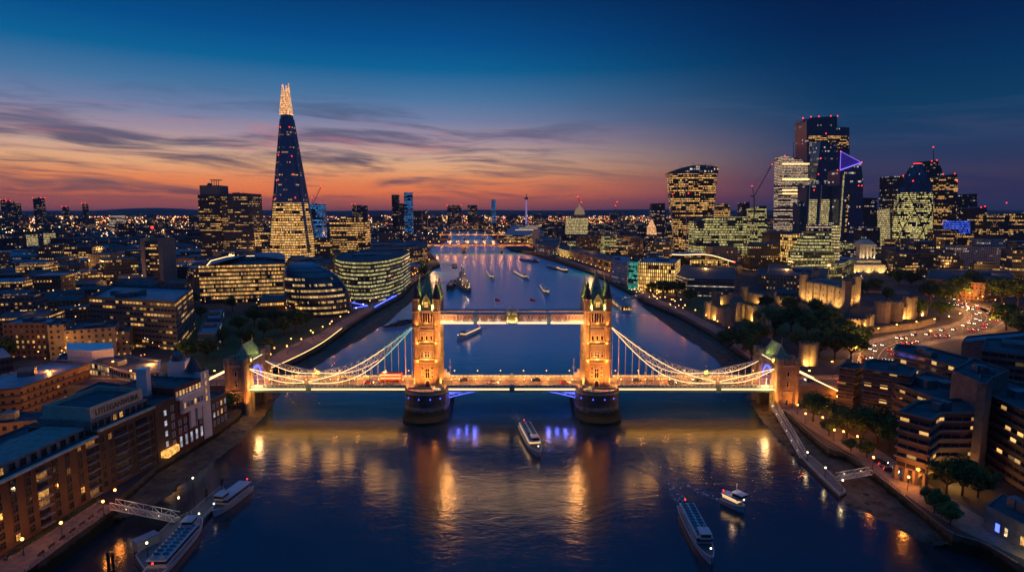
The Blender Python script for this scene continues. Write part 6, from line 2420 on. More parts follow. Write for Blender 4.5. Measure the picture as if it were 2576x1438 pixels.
# concrete tower with the red lamp
r = block('concrete_tower', 'blocky concrete tower with twin fins, green lit top and one big red lamp', 352, 405, 608, 430, 26, 'greyconc', plant=0)
for u in (352, 396):
    a, b = DY(u, 600, 428.5), DY(u + 10, 600, 428.5)
    k = MB(r.location)
    k.box(a.x, b.x, 428, 457, LZ, a.z)
    k.build('concrete_fin', M['concrete'], r)
p = DY(383, 572, 440)
k = MB(r.location)
k.tube((p.x, p.y, p.z - 10), (p.x, p.y, p.z), .3, .2)
k.build('aerial', M['plant'], r)
beacon(r, [tuple(p)], r=1.8)
light('POINT', (p.x, p.y - 12, p.z - 8), 500, (.8, .9, .2), r, 'roof_light', .4)
def ORD(i):
    return '%d%s' % (i, 'th' if 10 <= i % 100 <= 20 else {1: 'st', 2: 'nd', 3: 'rd'}.get(i % 10, 'th'))


def smoothline(P_, it=3):
    for _ in range(it):
        Q = [P_[0]]
        for a, b in zip(P_, P_[1:]):
            Q += [a * .75 + b * .25, a * .25 + b * .75]
        Q.append(P_[-1])
        P_ = Q
    return P_



# ---------------------------------------------------------------- bridges upstream
def flatbridge(name, label, ua, ub, y, zt, width, piers, lamps, colour=AMB, e=2200, arch=True, n_l=9):
    a, b = DY(ua, 600, y), DY(ub, 600, y)
    root = thing(name, label, 'bridge', (a.x, y, 0))
    k = MB(root.location)
    k.box(a.x, b.x, y, y + width, zt - 1.6, zt)
    k.build('deck', M['concrete'], root)
    for yy in (y - .3, y + width):
        k = MB(root.location)
        k.box(a.x, b.x, yy, yy + .3, zt - .4, zt + 1.1)
        k.build('parapet', M['concrete'], root)
    xs = [a.x] + [DY(u, 620, y).x for u in piers] + [b.x]
    for x in xs[1:-1]:
        k = MB(root.location)
        k.box(x - 2.6, x + 2.6, y + 1, y + width - 1, -1, zt - 1.6)
        k.build('pier', M['granite'], root)
    if arch:
        for x0, x1 in zip(xs, xs[1:]):
            k = MB(root.location)
            n = 12
            for i in range(n):
                t0, t1 = i / n, (i + 1) / n
                h0, h1 = zt - 1.5 - 6 * (2 * t0 - 1) ** 4, zt - 1.5 - 6 * (2 * t1 - 1) ** 4
                X0, X1 = x0 + (x1 - x0) * t0, x0 + (x1 - x0) * t1
                k.face([(X0, y + .5, h0), (X1, y + .5, h1), (X1, y + .5, zt - 1.5), (X0, y + .5, zt - 1.5)])
                k.face([(X1, y + .5, h1), (X0, y + .5, h0), (X0, y + width - .5, h0), (X1, y + width - .5, h1)])
            k.build('arch', M['concrete'], root)
    for i in range(lamps):
        t = (i + .5) / lamps
        x = a.x + (b.x - a.x) * t
        k = MB(root.location)
        k.tube((x, y + width - 1, zt), (x, y + width - 1, zt + 6), .3)
        k.build('lamp_post', M['darksteel'], root)
        k = MB(root.location)
        k.ball((x, y + width - 1, zt + 6.8), 1.0)
        k.build('lamp_head', M['lamp'], root)
    for i in range(n_l):
        t = (i + .5) / n_l
        x = a.x + (b.x - a.x) * t
        light('POINT', (x, y - 6, zt + 5), e, colour, root, 'lamp_light', 1)
    return root


flatbridge('road_bridge', 'nearest low road bridge upstream, its parapet washed in orange light', 1066, 1340, 1074, 19, 30, (1166, 1262), 12, (1, .3, .05), 16000, n_l=12)
flatbridge('railway_bridge', 'second bridge upstream, a flat rail bridge lit orange on four piers', 1100, 1296, 1700, 18, 22, (1130, 1168, 1214, 1252), 9, (1, .33, .07), 26000, False)
flatbridge('arched_bridge', 'farthest bridge upstream, faint with a string of lamps', 1120, 1270, 2350, 18, 18, (1150, 1185, 1220), 12, (1, .4, .1), 9000, True, 5)

# ---------------------------------------------------------------- boats
M['hedgeleaf'] = pbr('hedge_foliage', (.05, .09, .025), .8, var=.4)
M['hullw'] = pbr('white_hull', (.45, .47, .5), .4, var=.1)
M['hulld'] = pbr('dark_hull', (.03, .035, .045), .4, var=.3)
M['deckm'] = pbr('boat_deck', (.09, .10, .11), .7, var=.2)
M['cabinglass'] = emit('cabin_glow', (1, .6, .25), .9, 'NONE')
M['cabindark'] = pbr('cabin_glass', (.02, .03, .04), .1, spec=.8)


M['seat'] = pbr('pale_blue_seats', (.16, .24, .28), .6)


def y_near(y):
    return y < 30


def hull(L, B, H, zb=0.0):
    xs = [-.5, -.47, -.3, 0, .2, .35, .45, .5]
    ws = [.82, .9, 1, 1, .92, .68, .34, .04]
    up = [0, 0, 0, 0, .05, .15, .28, .38]
    secs = []
    for x, w_, u in zip(xs, ws, up):
        hb = B / 2 * w_
        h = H * (1 + u)
        secs.append([(x * L, -hb * .55, -.7), (x * L, -hb * .92, .2), (x * L, -hb, h), (x * L, hb, h), (x * L, hb * .92, .2), (x * L, hb * .55, -.7)])
    return secs


def boat(label, cx, cy_, ang, L, B, kind='cruiser', glow=True, group=None, cat='boat', name='river_boat'):
    root = thing(name, label, cat, (cx, cy_, 0), group)
    H = 1.6 if L < 40 else 2.0
    k = MB()
    sec = hull(L, B, H)
    for a, b in zip(sec, sec[1:]):
        for i in (0, 1, 3, 4):
            k.face([a[i], b[i], b[i + 1], a[i + 1]][::(-1 if i > 2 else -1)])
        k.mat = 1
        k.face([a[2], b[2], b[3], a[3]][::-1])
        k.mat = 0
        k.face([a[5], b[5], b[0], a[0]])
    k.face(sec[0])
    for q in range(len(k.f)):
        pass
    o = k.build('hull', [M['hullw'] if kind != 'dark' else M['hulld'], M['deckm']], root)
    k = MB()
    for a, b in zip(sec, sec[1:]):
        for i in (2, 3):
            p, q = Vector(a[i]), Vector(b[i])
            k.bar(p + Vector((0, 0, .1)), q + Vector((0, 0, .1)), .25, .25)
    k.build('gunwale', M['hullw'] if kind != 'dark' else M['darksteel'], root)
    if kind in ('cruiser', 'dark'):
        c0, c1, cw = -.42 * L, .24 * L, B * .40
        k = MB()
        k.box(c0, c1, -cw, cw, H, H + 1.0)
        k.build('cabin', M['hullw'], root)
        k = MB()
        k.box(c0 + .15, c1 + .3, -cw + .05, cw - .05, H + 1.0, H + 2.1)
        k.build('cabin_window', M['cabinglass'] if glow else M['cabindark'], root)
        k = MB()
        k.box(c0 - .3, c1 + .8, -cw - .2, cw + .2, H + 2.1, H + 2.35)
        k.build('cabin_roof', M['hullw'], root)
        n = int(L / 2.6) if L > 24 and y_near(cy_) else 0
        for i in range(n):
            x = c0 + (c1 - c0) * (i + .5) / n
            for s in (-1, 1):
                k = MB()
                k.box(x - .35, x + .35, s * cw * .5 - cw * .32, s * cw * .5 + cw * .32, H + 2.36, H + 2.75)
                k.box(x - .42, x - .3, s * cw * .5 - cw * .32, s * cw * .5 + cw * .32, H + 2.36, H + 3.2)
                k.build('seat_row', M['seat'], root)
        wx = .24 * L
        k = MB()
        k.box(wx - 1.6, wx + 1.8, -1.5, 1.5, H + 2.35, H + 3.1)
        k.build('wheelhouse', M['hullw'], root)
        k = MB()
        k.box(wx - 1.5, wx + 1.9, -1.45, 1.45, H + 3.1, H + 4.0)
        k.build('wheelhouse_window', M['cabindark'], root)
        k = MB()
        k.box(wx - 1.9, wx + 2.1, -1.7, 1.7, H + 4.0, H + 4.2)
        k.build('wheelhouse_roof', M['hullw'], root)
        k = MB()
        k.tube((wx - 1, 0, H + 4.2), (wx - 1, 0, H + 7), .08, .05)
        k.build('mast', M['whitesteel'], root)
        for i, x in enumerate((-.49 * L, .46 * L)):
            k = MB()
            k.ball((x, 0, H + 2.6), .28)
            k.build('navigation_lamp', M['lampw'] if i else M['redlamp'], root)
        if glow:
            k = MB()
            for s in (-1, 1):
                k.box(c0, c1, s * (cw + .1) - .08, s * (cw + .1) + .08, H + 1.98, H + 2.1)
            k.build('deck_light_strip', M['chainlight'], root)
            light('POINT', (0, 0, H + 6), 120, (1, .6, .3), None, 'deck_light', .5).parent = root
    root.rotation_euler = (0, 0, ang)
    return root


def boat_uv(label, u0, v0, u1, v1, B, L=None, **kw):
    """stern pixel -> bow pixel on the water"""
    a, b = Vector(G(u0, v0, 0)), Vector(G(u1, v1, 0))
    d = b - a
    c = (a + b) / 2
    return boat(label, c.x, c.y, math.atan2(d.y, d.x), L or d.length, B, **kw)


boat_uv('long white sightseeing boat with rows of deck seats moored at the near left pontoon', 385, 1455, 507, 1318, 6.2, kind='cruiser', glow=False)
bt = [o for o in scene.collection.objects if o.get('label', '').startswith('long white sightseeing')][0]
light('POINT', (-.46 * 34, 0, 4.2), 160, (1, .5, .12), None, 'stern_light', .3).parent = bt
boat_uv('small white passenger boat with two deckhouses ahead of the long sightseeing boat', 624, 1232, 536, 1300, 5.2, kind='cruiser', glow=False)
b_ = Vector(G(1345, 1095, 0))
boat_uv('lit passenger boat passing out from under the middle of the bridge', 1318, 1078, 1356, 1150, 6, kind='cruiser')
boat_uv('slim dark boat heading out of the picture at the bottom right', 1722, 1285, 1790, 1420, 5.5, kind='cruiser', glow=False)
boat_uv('small boat lit along one side, crossing right of the slim dark boat', 1818, 1262, 1872, 1288, 3.6, kind='cruiser')
boat_uv('lit boat on the bright water just below the high walkways', 1206, 832, 1150, 858, 6, kind='cruiser')
boat_uv('white lit boat in the curve of the river right of the warship', 1227, 684, 1242, 707, 8, kind='cruiser')
boat_uv('broad lit party boat in mid river', 1296, 686, 1330, 706, 9, kind='cruiser')
boat_uv('bright white lit boat closest to the right tower in mid river', 1363, 721, 1379, 746, 8, kind='cruiser')
boat_uv('dark moored vessel with one white lamp near the far right quay', 1312, 654, 1356, 661, 12, kind='dark', glow=False)
boat_uv('dark barge moored beside a smaller one left of the right tower', 1380, 672, 1406, 680, 10, kind='dark', glow=False)
boat_uv('smaller dark barge at the right end of the moored pair', 1402, 677, 1428, 686, 9, kind='dark', glow=True)
def foam_mat():
    m, n, b = mat_new('wake_foam')
    t = n.n.new('ShaderNodeTexCoord')
    u, v, _z = n.sep(t.outputs['UV'])
    nz = n.noise(t.outputs['Object'], .9, 6.0, .7, .6)
    a = n.m('MULTIPLY', n.smooth(nz, .44, .68), n.m('MULTIPLY', n.m('SUBTRACT', 1.0, v), n.smooth(n.m('SUBTRACT', .5, n.m('ABSOLUTE', n.m('SUBTRACT', u, .5))), 0, .35)))
    b.inputs['Base Color'].default_value = (.45, .5, .55, 1)
    b.inputs['Roughness'].default_value = .7
    n.l.new(n.m('MULTIPLY', a, .8), b.inputs['Alpha'])
    return m


M['foam'] = foam_mat()


def wake(u0, v0, u1, v1, L, wd):
    a, b = Vector(G(u0, v0, 0)), Vector(G(u1, v1, 0))
    d = (b - a).normalized()
    n_ = Vector((-d.y, d.x))
    k = MB()
    for ang, w0 in ((0, wd * .7), (.16, .5), (-.16, .5)):
        dd = -(d + n_ * ang).normalized()
        s0 = a - dd * (2 if ang == 0 else L * .12)
        for i in range(12):
            t0, t1 = i / 12, (i + 1) / 12
            for_ = lambda t: (s0 + dd * L * t, w0 + wd * .5 * t)
            (p, wp), (q, wq) = for_(t0), for_(t1)
            z = .04 if ang == 0 else .07 if ang > 0 else .10
            f = [tuple(p - n_ * wp) + (z,), tuple(q - n_ * wq) + (z,), tuple(q + n_ * wq) + (z,), tuple(p + n_ * wp) + (z,)]
            uv = [(0, t0), (0, t1), (1, t1), (1, t0)]
            if area([(c[0], c[1]) for c in f]) < 0:
                f, uv = f[::-1], uv[::-1]
            k.face(f, uv)
    prop(k.build('boat_wake', M['foam'], kind='stuff'), 'churned foam wake spreading behind a moving boat', 'wake')


for q in ((1318, 1078, 1356, 1150, 60, 3), (1722, 1285, 1790, 1420, 55, 3), (1818, 1262, 1872, 1288, 45, 2), (1206, 832, 1150, 858, 70, 4), (1227, 684, 1242, 707, 130, 5), (1296, 686, 1330, 706, 120, 5), (1363, 721, 1379, 746, 110, 5)):
    wake(*q)
# restaurant boat beside the pier
a, b = Vector(G(1535, 752, 0)), Vector(G(1582, 790, 0))
d = b - a
r = boat('glass sided restaurant boat moored at the covered pier right of the bridge tower', (a.x + b.x) / 2, (a.y + b.y) / 2, math.atan2(d.y, d.x), d.length, 11, kind='plain')
k = MB()
L_ = d.length
k.box(-.44 * L_, .40 * L_, -4.6, 4.6, 2.0, 5.6)
k.build('glazed_saloon', FA['goldwin'], r)
k = MB()
k.loft([[(-.46 * L_, y, z) for y, z in ((-5, 5.6), (-3.2, 6.8), (3.2, 6.8), (5, 5.6))], [(.42 * L_, y, z) for y, z in ((-5, 5.6), (-3.2, 6.8), (3.2, 6.8), (5, 5.6))]], True, True)
k.build('saloon_roof', M['paleroof'], r)
for x in (-.3, 0, .3):
    light('POINT', (x * L_, -7.5, 4), 260, (1, .6, .2), None, 'saloon_light', .4).parent = r


def warship():
    S, Bw = Vector(G(1150, 706, 0)), Vector(G(1180, 740, 0))
    S = Bw + (S - Bw).normalized() * 120
    d = Bw - S
    c = (S + Bw) / 2
    root = thing('museum_warship', 'grey museum warship with lit turrets and masts moored left in mid river', 'warship', (c.x, c.y, 0))
    L, B = 118, 15
    k = MB()
    sec = hull(L, B, 4.5)
    for a, b in zip(sec, sec[1:]):
        for i in (0, 1, 3, 4):
            k.face([a[i], b[i], b[i + 1], a[i + 1]][::-1])
        k.face([a[2], b[2], b[3], a[3]][::-1])
    k.face(sec[0])
    k.build('hull', M['plant'], root)
    for (x, w_, l, z0, z1) in ((-24, 9, 26, 4.6, 9), (6, 10, 26, 4.6, 10.5), (10, 7, 12, 10.5, 15), (11, 5, 7, 15, 18.5), (-22, 6, 10, 9, 12)):
        k = MB()
        k.box(x - l / 2, x + l / 2, -w_ / 2, w_ / 2, z0, z1)
        k.build('superstructure', M['hullw'] if z0 > 9 else M['plant'], root)
    for x in (-8, -30):
        k = MB()
        k.loft([ngon(x, 0, 3.2, 2.2, 10, 0, 9), ngon(x - 1, 0, 2.8, 1.9, 10, 0, 17)])
        k.build('funnel', M['plant'], root)
    for x in (3, -18):
        k = MB()
        k.tube((x, 0, 9), (x, 0, 27), .6, .25)
        for s in (-1, 1):
            k.tube((x, s * 2.6, 10), (x, 0, 21), .3, .2)
        k.bar((x, -4, 20), (x, 4, 20), .35, .35)
        k.bar((x, -3, 23.5), (x, 3, 23.5), .3, .3)
        k.build('mast', M['plant'], root)
    for x, z, dr in ((26, 5.2, 1), (35, 5.0, 1), (-42, 5, -1)):
        k = MB()
        k.loft([ngon(x, 0, 3.6, 3.0, 8, PI / 8, z), ngon(x, 0, 3.2, 2.6, 8, PI / 8, z + 2.6)])
        for s in (-.9, 0, .9):
            k.tube((x + dr * 3, s, z + 1.5), (x + dr * 9, s, z + 2.2), .25)
        k.build('gun_turret', M['plant'], root)
    for i, (x, y, z) in enumerate(((20, -3, 11), (20, 3, 11), (14, 0, 19.5), (44, 2.4, 7), (44, -2.4, 7), (48, 1, 7.2), (0, -4, 11), (-16, 4, 12), (-34, 3, 10), (30, 4, 8), (30, -4, 8), (3, 0, 27), (-18, 0, 27))):
        k = MB()
        k.ball((x, y, z), .42)
        k.build('deck_lamp', M['lampw'] if i % 3 == 0 else M['lamp'], root)
    for x, z, e in ((24, 9, 1400), (46, 8.5, 1200), (8, 20, 700), (-16, 13, 700), (-40, 9, 500)):
        light('POINT', (x, 0, z), e, (1, .5, .18), None, 'deck_light', .4).parent = root
    root.rotation_euler = (0, 0, math.atan2(d.y, d.x))
    # dolphins and the brow to the bank
    k0 = thing('mooring_dolphin', 'dark timber mooring structure along the left side of the warship', 'mooring', (c.x - 14, c.y - 10, 0))
    k = MB(k0.location)
    for i in range(7):
        k.tube((c.x - 17, c.y - 34 + i * 9, -1), (c.x - 17, c.y - 34 + i * 9, 8), .7, .6)
        k.tube((c.x - 12, c.y - 34 + i * 9, -1), (c.x - 12, c.y - 34 + i * 9, 8), .7, .6)
    k.box(c.x - 18, c.x - 11, c.y - 36, c.y + 22, 6.2, 7.2)
    k.build('mooring_frame', M['hulld'], k0)
    g = thing('footbridge', 'long flat footbridge from the left bank to the warship', 'footbridge', tuple(G(1090, 714, 6)) + (6,))
    k = MB(g.location)
    a, b = Vector(G(1085, 712, 6)).to_3d(), Vector((c.x - 8, c.y - 16, 0))
    k.bar((a.x, a.y, 6.4), (b.x, b.y, 7.4), 3, .5)
    k.bar((a.x, a.y - 1.5, 7.6), (b.x, b.y - 1.5, 8.6), .15, .6)
    k.build('walkway', M['whitesteel'], g)
    light('POINT', (a.x + 25, a.y - 4, 11), 300, (1, .7, .4), g, 'lamp_light', .4)


warship()


def pontoon(label, pts, z=1.0, mat='deckm', name='pontoon', lamps=()):
    P_ = px(pts, z)
    root = thing(name, label, 'pontoon', P_[0] + (0,))
    k = MB(root.location)
    k.prism(P_, -.5, z)
    k.build('float', M['hulld'], root)
    k = MB(root.location)
    k.prism(inset(P_, .2), z, z + .15)
    k.build('deck', M[mat], root)
    k = MB(root.location)
    Q = inset(P_, .4)
    for i in range(len(Q)):
        a, b = Q[i], Q[(i + 1) % len(Q)]
        k.bar(a + (z + 1.1,), b + (z + 1.1,), .07, .07)
        k.bar(a + (z + .6,), b + (z + .6,), .05, .05)
        k.tube(a + (z,), a + (z + 1.2,), .07)
    k.build('railing', M['whitesteel'], root)
    for (u, v, h, e) in lamps:
        q = G(u, v, z)
        k = MB(root.location)
        k.tube(q + (z,), q + (z + h,), .12, .08)
        k.build('lamp_post', M['darksteel'], root)
        k = MB(root.location)
        k.ball(q + (z + h + .2,), .35)
        k.build('lamp_head', M['lampw'], root)
        light('POINT', q + (z + h + 1,), e, (1, .72, .32), root, 'lamp_light', .3)
    return root


def truss(label, a, b, za, zb, w_=2.4, h=2.4, mat='whitesteel', cat='gangway', e=0, roof=False):
    a, b = Vector(a), Vector(b)
    root = thing('gangway', label, cat, (a.x, a.y, za))
    d = (b - a)
    n_ = Vector((-d.y, d.x)).normalized() * (w_ / 2)
    P_ = lambda t, s, z: (a.x + d.x * t + n_.x * s, a.y + d.y * t + n_.y * s, za + (zb - za) * t + z)
    k = MB(root.location)
    k.bar(P_(0, 0, 0), P_(1, 0, 0), w_, .15)
    k.build('walkway', M['paving'], root)
    n = max(5, int(d.length / 2.6))
    for s in (-1, 1):
        k = MB(root.location)
        for z in (0, h):
            k.bar(P_(0, s, z), P_(1, s, z), .16, .16)
        for i in range(n):
            k.bar(P_(i / n, s, 0 if i % 2 else h), P_((i + 1) / n, s, h if i % 2 else 0), .1, .1)
            k.bar(P_(i / n, s, 0), P_(i / n, s, h), .07, .07)
        k.build('truss', M[mat], root)
    if roof:
        k = MB(root.location)
        k.bar(P_(0, 0, h + .2), P_(1, 0, h + .2), w_ + 1, .2)
        k.build('roof', M['paleroof'], root)
    m_ = max(2, n // 3)
    for i in range(m_):
        k = MB(root.location)
        k.ball(P_((i + .5) / m_, -1, h * .5), .16)
        k.build('gangway_lamp', M['lampw'], root)
    if e:
        for t in (.25, .75):
            light('POINT', P_(t, 0, h + .5), e, (1, .7, .35), root, 'lamp_light', .3)
    return root


r = pontoon('long moored pontoon with ticket hut beside the white sightseeing boats', [(360, 1438), (338, 1405), (430, 1315), (478, 1292), (555, 1225), (575, 1240), (520, 1300), (400, 1438)], 1.0,
            lamps=((452, 1290, 5, 700), (488, 1245, 6, 12), (372, 1400, 4, 60)))
h0 = Vector(G(368, 1372, 1))
k = MB(r.location)
k.obox(h0.x, h0.y, 1.1, 6, 3, 2.6, 1.0)
k.build('ticket_hut', M['cream'], r)
k = MB(r.location)
k.obox(h0.x, h0.y, 3.7, 6.4, 3.4, .2, 1.0)
k.build('hut_roof', M['paleroof'], r)
for (u, v) in ((274, 1428), (286, 1432), (560, 1235), (520, 1262)):
    q = G(u, v, 0)
    k = MB(r.location)
    k.tube(q + (-1,), q + (4.5,), .45)
    k.build('mooring_pile', M['rubber'], r)
truss('white lattice gangway from the left promenade down to the near pontoon', G(285, 1276, 5.2), G(447, 1308, 1.5), 5.3, 1.5, 2.6, 2.2, e=60)
pontoon('slender pontoon with small lamps moored off the brown hotel', [(2010, 1150), (2040, 1150), (2092, 1195), (2130, 1240), (2112, 1250), (2060, 1200)], 1.0, lamps=((2030, 1160, 3.5, 140), (2075, 1200, 3.5, 90), (2118, 1236, 4, 160)))
truss('long lattice gangway running from the right end of the bridge to the slender pontoon', G(1945, 1018, 5.2), G(2022, 1152, 1.6), 5.3, 1.6, 2.6, 2.0, e=70)
truss('short lit gangway between the hotel river wall and the slender pontoon', G(2190, 1190, 5.2), G(2105, 1208, 1.8), 5.3, 2.4, 2.4, 1.8, e=50)
truss('covered pier walkway with silver roof reaching the restaurant boat', G(1612, 748, 5.2), G(1560, 760, 1.6), 5.6, 3.0, 4.5, 2.6, roof=True, e=80)
pontoon('small floating pier stage with bright lamps off the left bank far upstream', [(1137, 672), (1150, 672), (1150, 664), (1137, 664)], 2.0, lamps=((1141, 668, 6, 500), (1147, 668, 6, 500)))
truss('thin dark gangway out to the small floating pier stage upstream', G(1107, 664, 5.2), G(1138, 669, 2.5), 5.3, 2.5, 2.4, 1.4, mat='darksteel')
# railing, hedges and benches on the near quays
def quay_line(label, pts, side):
    P_ = smoothline([Vector(G(u, v, LZ)) for u, v in pts], 2)
    root = thing('quay_railing', label, 'railing', tuple(P_[0]) + (LZ,))
    k = MB(root.location)
    for a, b in zip(P_, P_[1:]):
        for z in (.55, 1.1):
            k.bar((a.x, a.y, LZ + z), (b.x, b.y, LZ + z), .06, .06)
        n = max(1, int((b - a).length / 1.6))
        for i in range(n):
            q = a + (b - a) * (i / n)
            k.bar((q.x, q.y, LZ), (q.x, q.y, LZ + 1.15), .07, .07)
    k.build('rail', M['darksteel'], root)
    k = MB(root.location)
    for a, b in zip(P_, P_[1:]):
        k.bar((a.x, a.y, LZ + .12), (b.x, b.y, LZ + .12), .7, .24)
    k.build('coping', M['paving'], root)


quay_line('iron railing along the near left quay edge', [(40, 1455), (98, 1413), (180, 1352), (278, 1280)], 0)
quay_line('iron railing along the hotel river wall', [(1990, 1043), (2031, 1084), (2086, 1129), (2128, 1138), (2188, 1180), (2212, 1198), (2300, 1268), (2395, 1345), (2470, 1360), (2560, 1416)], 0)


def along(a, b, t):
    A_, B_ = Vector(G(*a)), Vector(G(*b))
    return A_ + (B_ - A_) * t, math.atan2((B_ - A_).y, (B_ - A_).x)


for i in range(11):
    q, an = along((20, 1405), (246, 1262), (i + .5) / 11)
    r = thing('clipped_hedge', 'clipped hedge in a stone planter on the near quay, %s from the camera end' % ORD(i + 1), 'hedge', (q.x, q.y, LZ), 'hedges on the near left quay')
    k = MB(r.location)
    k.obox(q.x, q.y, LZ, 4.2, 1.3, .55, an)
    k.build('planter', M['concrete'], r)
    k = MB(r.location)
    rd = random.Random(i)
    for j in range(260):
        x, y = rd.uniform(-2, 2), rd.uniform(-.6, .6)
        p = Vector((q.x + x * math.cos(an) - y * math.sin(an), q.y + x * math.sin(an) + y * math.cos(an), LZ + .5 + rd.uniform(0, .9) * (1 - abs(x) * .1)))
        s = rd.uniform(.1, .22)
        a1_, a2_ = Vector((rd.uniform(-1, 1), rd.uniform(-1, 1), rd.uniform(-1, 1))).normalized() * s, Vector((rd.uniform(-1, 1), rd.uniform(-1, 1), rd.uniform(-1, 1))).normalized() * s
        k.face([p + a1_, p + a2_, p - a1_, p - a2_])
    k.build('foliage', M['hedgeleaf'], r)
for i in range(7):
    q, an = along((88, 1404), (262, 1278), (i + .5) / 7)
    r = thing('bench', 'slatted bench facing the river on the near quay, %s from the camera end' % ORD(i + 1), 'bench', (q.x, q.y, LZ), 'benches on the near left quay')
    k = MB(r.location)
    k.obox(q.x, q.y, LZ + .42, 1.9, .5, .07, an)
    k.build('seat', M['bark'], r)
    k = MB(r.location)
    k.obox(q.x - .26 * math.sin(an) * -1, q.y - .26 * math.cos(an) * -1, LZ + .5, 1.9, .06, .45, an)
    k.build('backrest', M['bark'], r)
    for s in (-.8, .8):
        k = MB(r.location)
        k.obox(q.x + s * math.cos(an), q.y + s * math.sin(an), LZ, .08, .5, .43, an)
        k.build('leg', M['darksteel'], r)
# stones and weed on the foreshore
k = MB()
rd = random.Random(8)
for nm, pr in SHORES.items():
    for i in range(420):
        j = rd.randrange(len(pr) - 1)
        t, w_ = rd.random(), rd.random()
        a, b = [Vector(G(*p, LZ)) * (1 - w_) + Vector(G(*q, 0)) * w_ for p, q in (pr[j], pr[j + 1])]
        p = a * (1 - t) + b * t
        k.ball((p.x, p.y, 1.85 - 2.0 * w_ ** .8), rd.uniform(.12, .5) if rd.random() < .9 else rd.uniform(.5, 1.1), 5, 3, .6)
prop(k.build('foreshore_stones', M['mud'], kind='stuff'), 'stones and debris strewn over the muddy foreshores', 'stones')
# heap laden barges left of the left tower
for i, (u, v, L, an) in enumerate(((995, 824, 22, .5), (1018, 818, 24, .35), (1028, 811, 20, .3))):
    q = G(u, v, 0)
    r = boat(['leftmost dark lighter heaped with spoil beside the left tower', 'middle dark lighter heaped with spoil beside the left tower', 'dark lighter half hidden behind the left bridge tower'][i], q[0], q[1], an, L, 8, kind='plaindark', glow=False, cat='barge', name='lighter')
    r.children[0].data.materials[0] = M['hulld']
    random.seed(i)
    k = MB()
    for j in range(26):
        k.ball((random.uniform(-.38, .38) * L, random.uniform(-2.4, 2.4), 1.5 + random.uniform(0, .7)), random.uniform(.6, 1.6), 5, 3, .8)
    k.build('spoil_heap', M['mud'], r, kind='stuff')

# ---------------------------------------------------------------- trees
M['leaf'] = pbr('foliage', (.07, .12, .03), .8, var=.5, vscale=.5, spec=.15)
M['leaf2'] = pbr('foliage_dark', (.05, .09, .025), .8, var=.5, vscale=.5, spec=.15)


def tree_proto(seed, h, wd, n, mat):
    rd = random.Random(seed)
    root = link(bpy.data.objects.new('broadleaf_tree', None))
    k = MB()
    k.tube((0, 0, -.3), (0, 0, h * .28), h * .035, h * .024, 7)
    clumps = []
    for i in range(14):
        a = rd.uniform(0, 2 * PI)
        rr = rd.uniform(.12, .44) * wd
        z = h * rd.uniform(.42, .82)
        e = Vector((rr * math.cos(a), rr * math.sin(a), z))
        m_ = Vector((e.x * .4, e.y * .4, h * .36))
        k.tube((0, 0, h * .24), m_, h * .016, h * .011, 5)
        k.tube(m_, e, h * .011, h * .004, 5)
        clumps.append((e, wd * rd.uniform(.10, .21)))
    clumps.append((Vector((0, 0, h * .84)), wd * .2))
    clumps.append((Vector((0, 0, h * .6)), wd * .3))
    k.build('trunk', M['bark'], root)
    k = MB()
    for i in range(n):
        c, r_ = clumps[rd.randrange(len(clumps))]
        while True:
            v = Vector((rd.uniform(-1, 1), rd.uniform(-1, 1), rd.uniform(-1, 1)))
            if .1 < v.length < 1:
                break
        v = v.normalized() * (v.length ** .4) * (rd.uniform(1.05, 1.45) if rd.random() < .14 else 1)
        p = c + Vector((v.x * r_ * 1.25, v.y * r_ * 1.25, v.z * r_ * .95))
        s = rd.uniform(.28, .62) * h / 14
        nr = (v + Vector((rd.uniform(-.6, .6), rd.uniform(-.6, .6), rd.uniform(-.2, .9)))).normalized()
        t1 = nr.cross(Vector((rd.uniform(-1, 1), rd.uniform(-1, 1), rd.uniform(-1, 1)))).normalized()
        t2 = nr.cross(t1)
        k.face([p + t1 * s, p + t2 * s * .7, p - t1 * s, p - t2 * s * .7])
    k.build('crown', mat, root)
    return root


protos = [tree_proto(1, 14, 13, 3000, M['leaf']), tree_proto(2, 15, 12, 2800, M['leaf2']), tree_proto(3, 12, 12, 2600, M['leaf']), tree_proto(4, 13, 14, 3000, M['leaf2'])]
TREES = []


def tree(u, v, s, label, group, z=LZ):
    x, y = G(u, v, z)
    i = len(TREES)
    o = duptree(protos[i % 4], (x, y, z), (i * 2.4) % 6.28, label, s, group)
    o['category'] = 'tree'
    TREES.append(o)
    return o


SZ = {0: 'small', 1: 'medium', 2: 'large'}
def trees(lst, where, group):
    for i, (u, v, s) in enumerate(lst):
        nth = ['first', 'second', 'third', 'fourth', 'fifth', 'sixth', 'seventh', 'eighth', 'ninth', 'tenth', 'eleventh', 'twelfth', 'thirteenth', 'fourteenth', 'fifteenth', 'sixteenth', 'seventeenth', 'eighteenth', 'nineteenth', 'twentieth'][i]
        kind = 'big' if s > 1.15 else 'small' if s < .8 else 'middling'
        tree(u, v, s, '%s dark tree, %s from left %s' % (kind, nth, where), group)


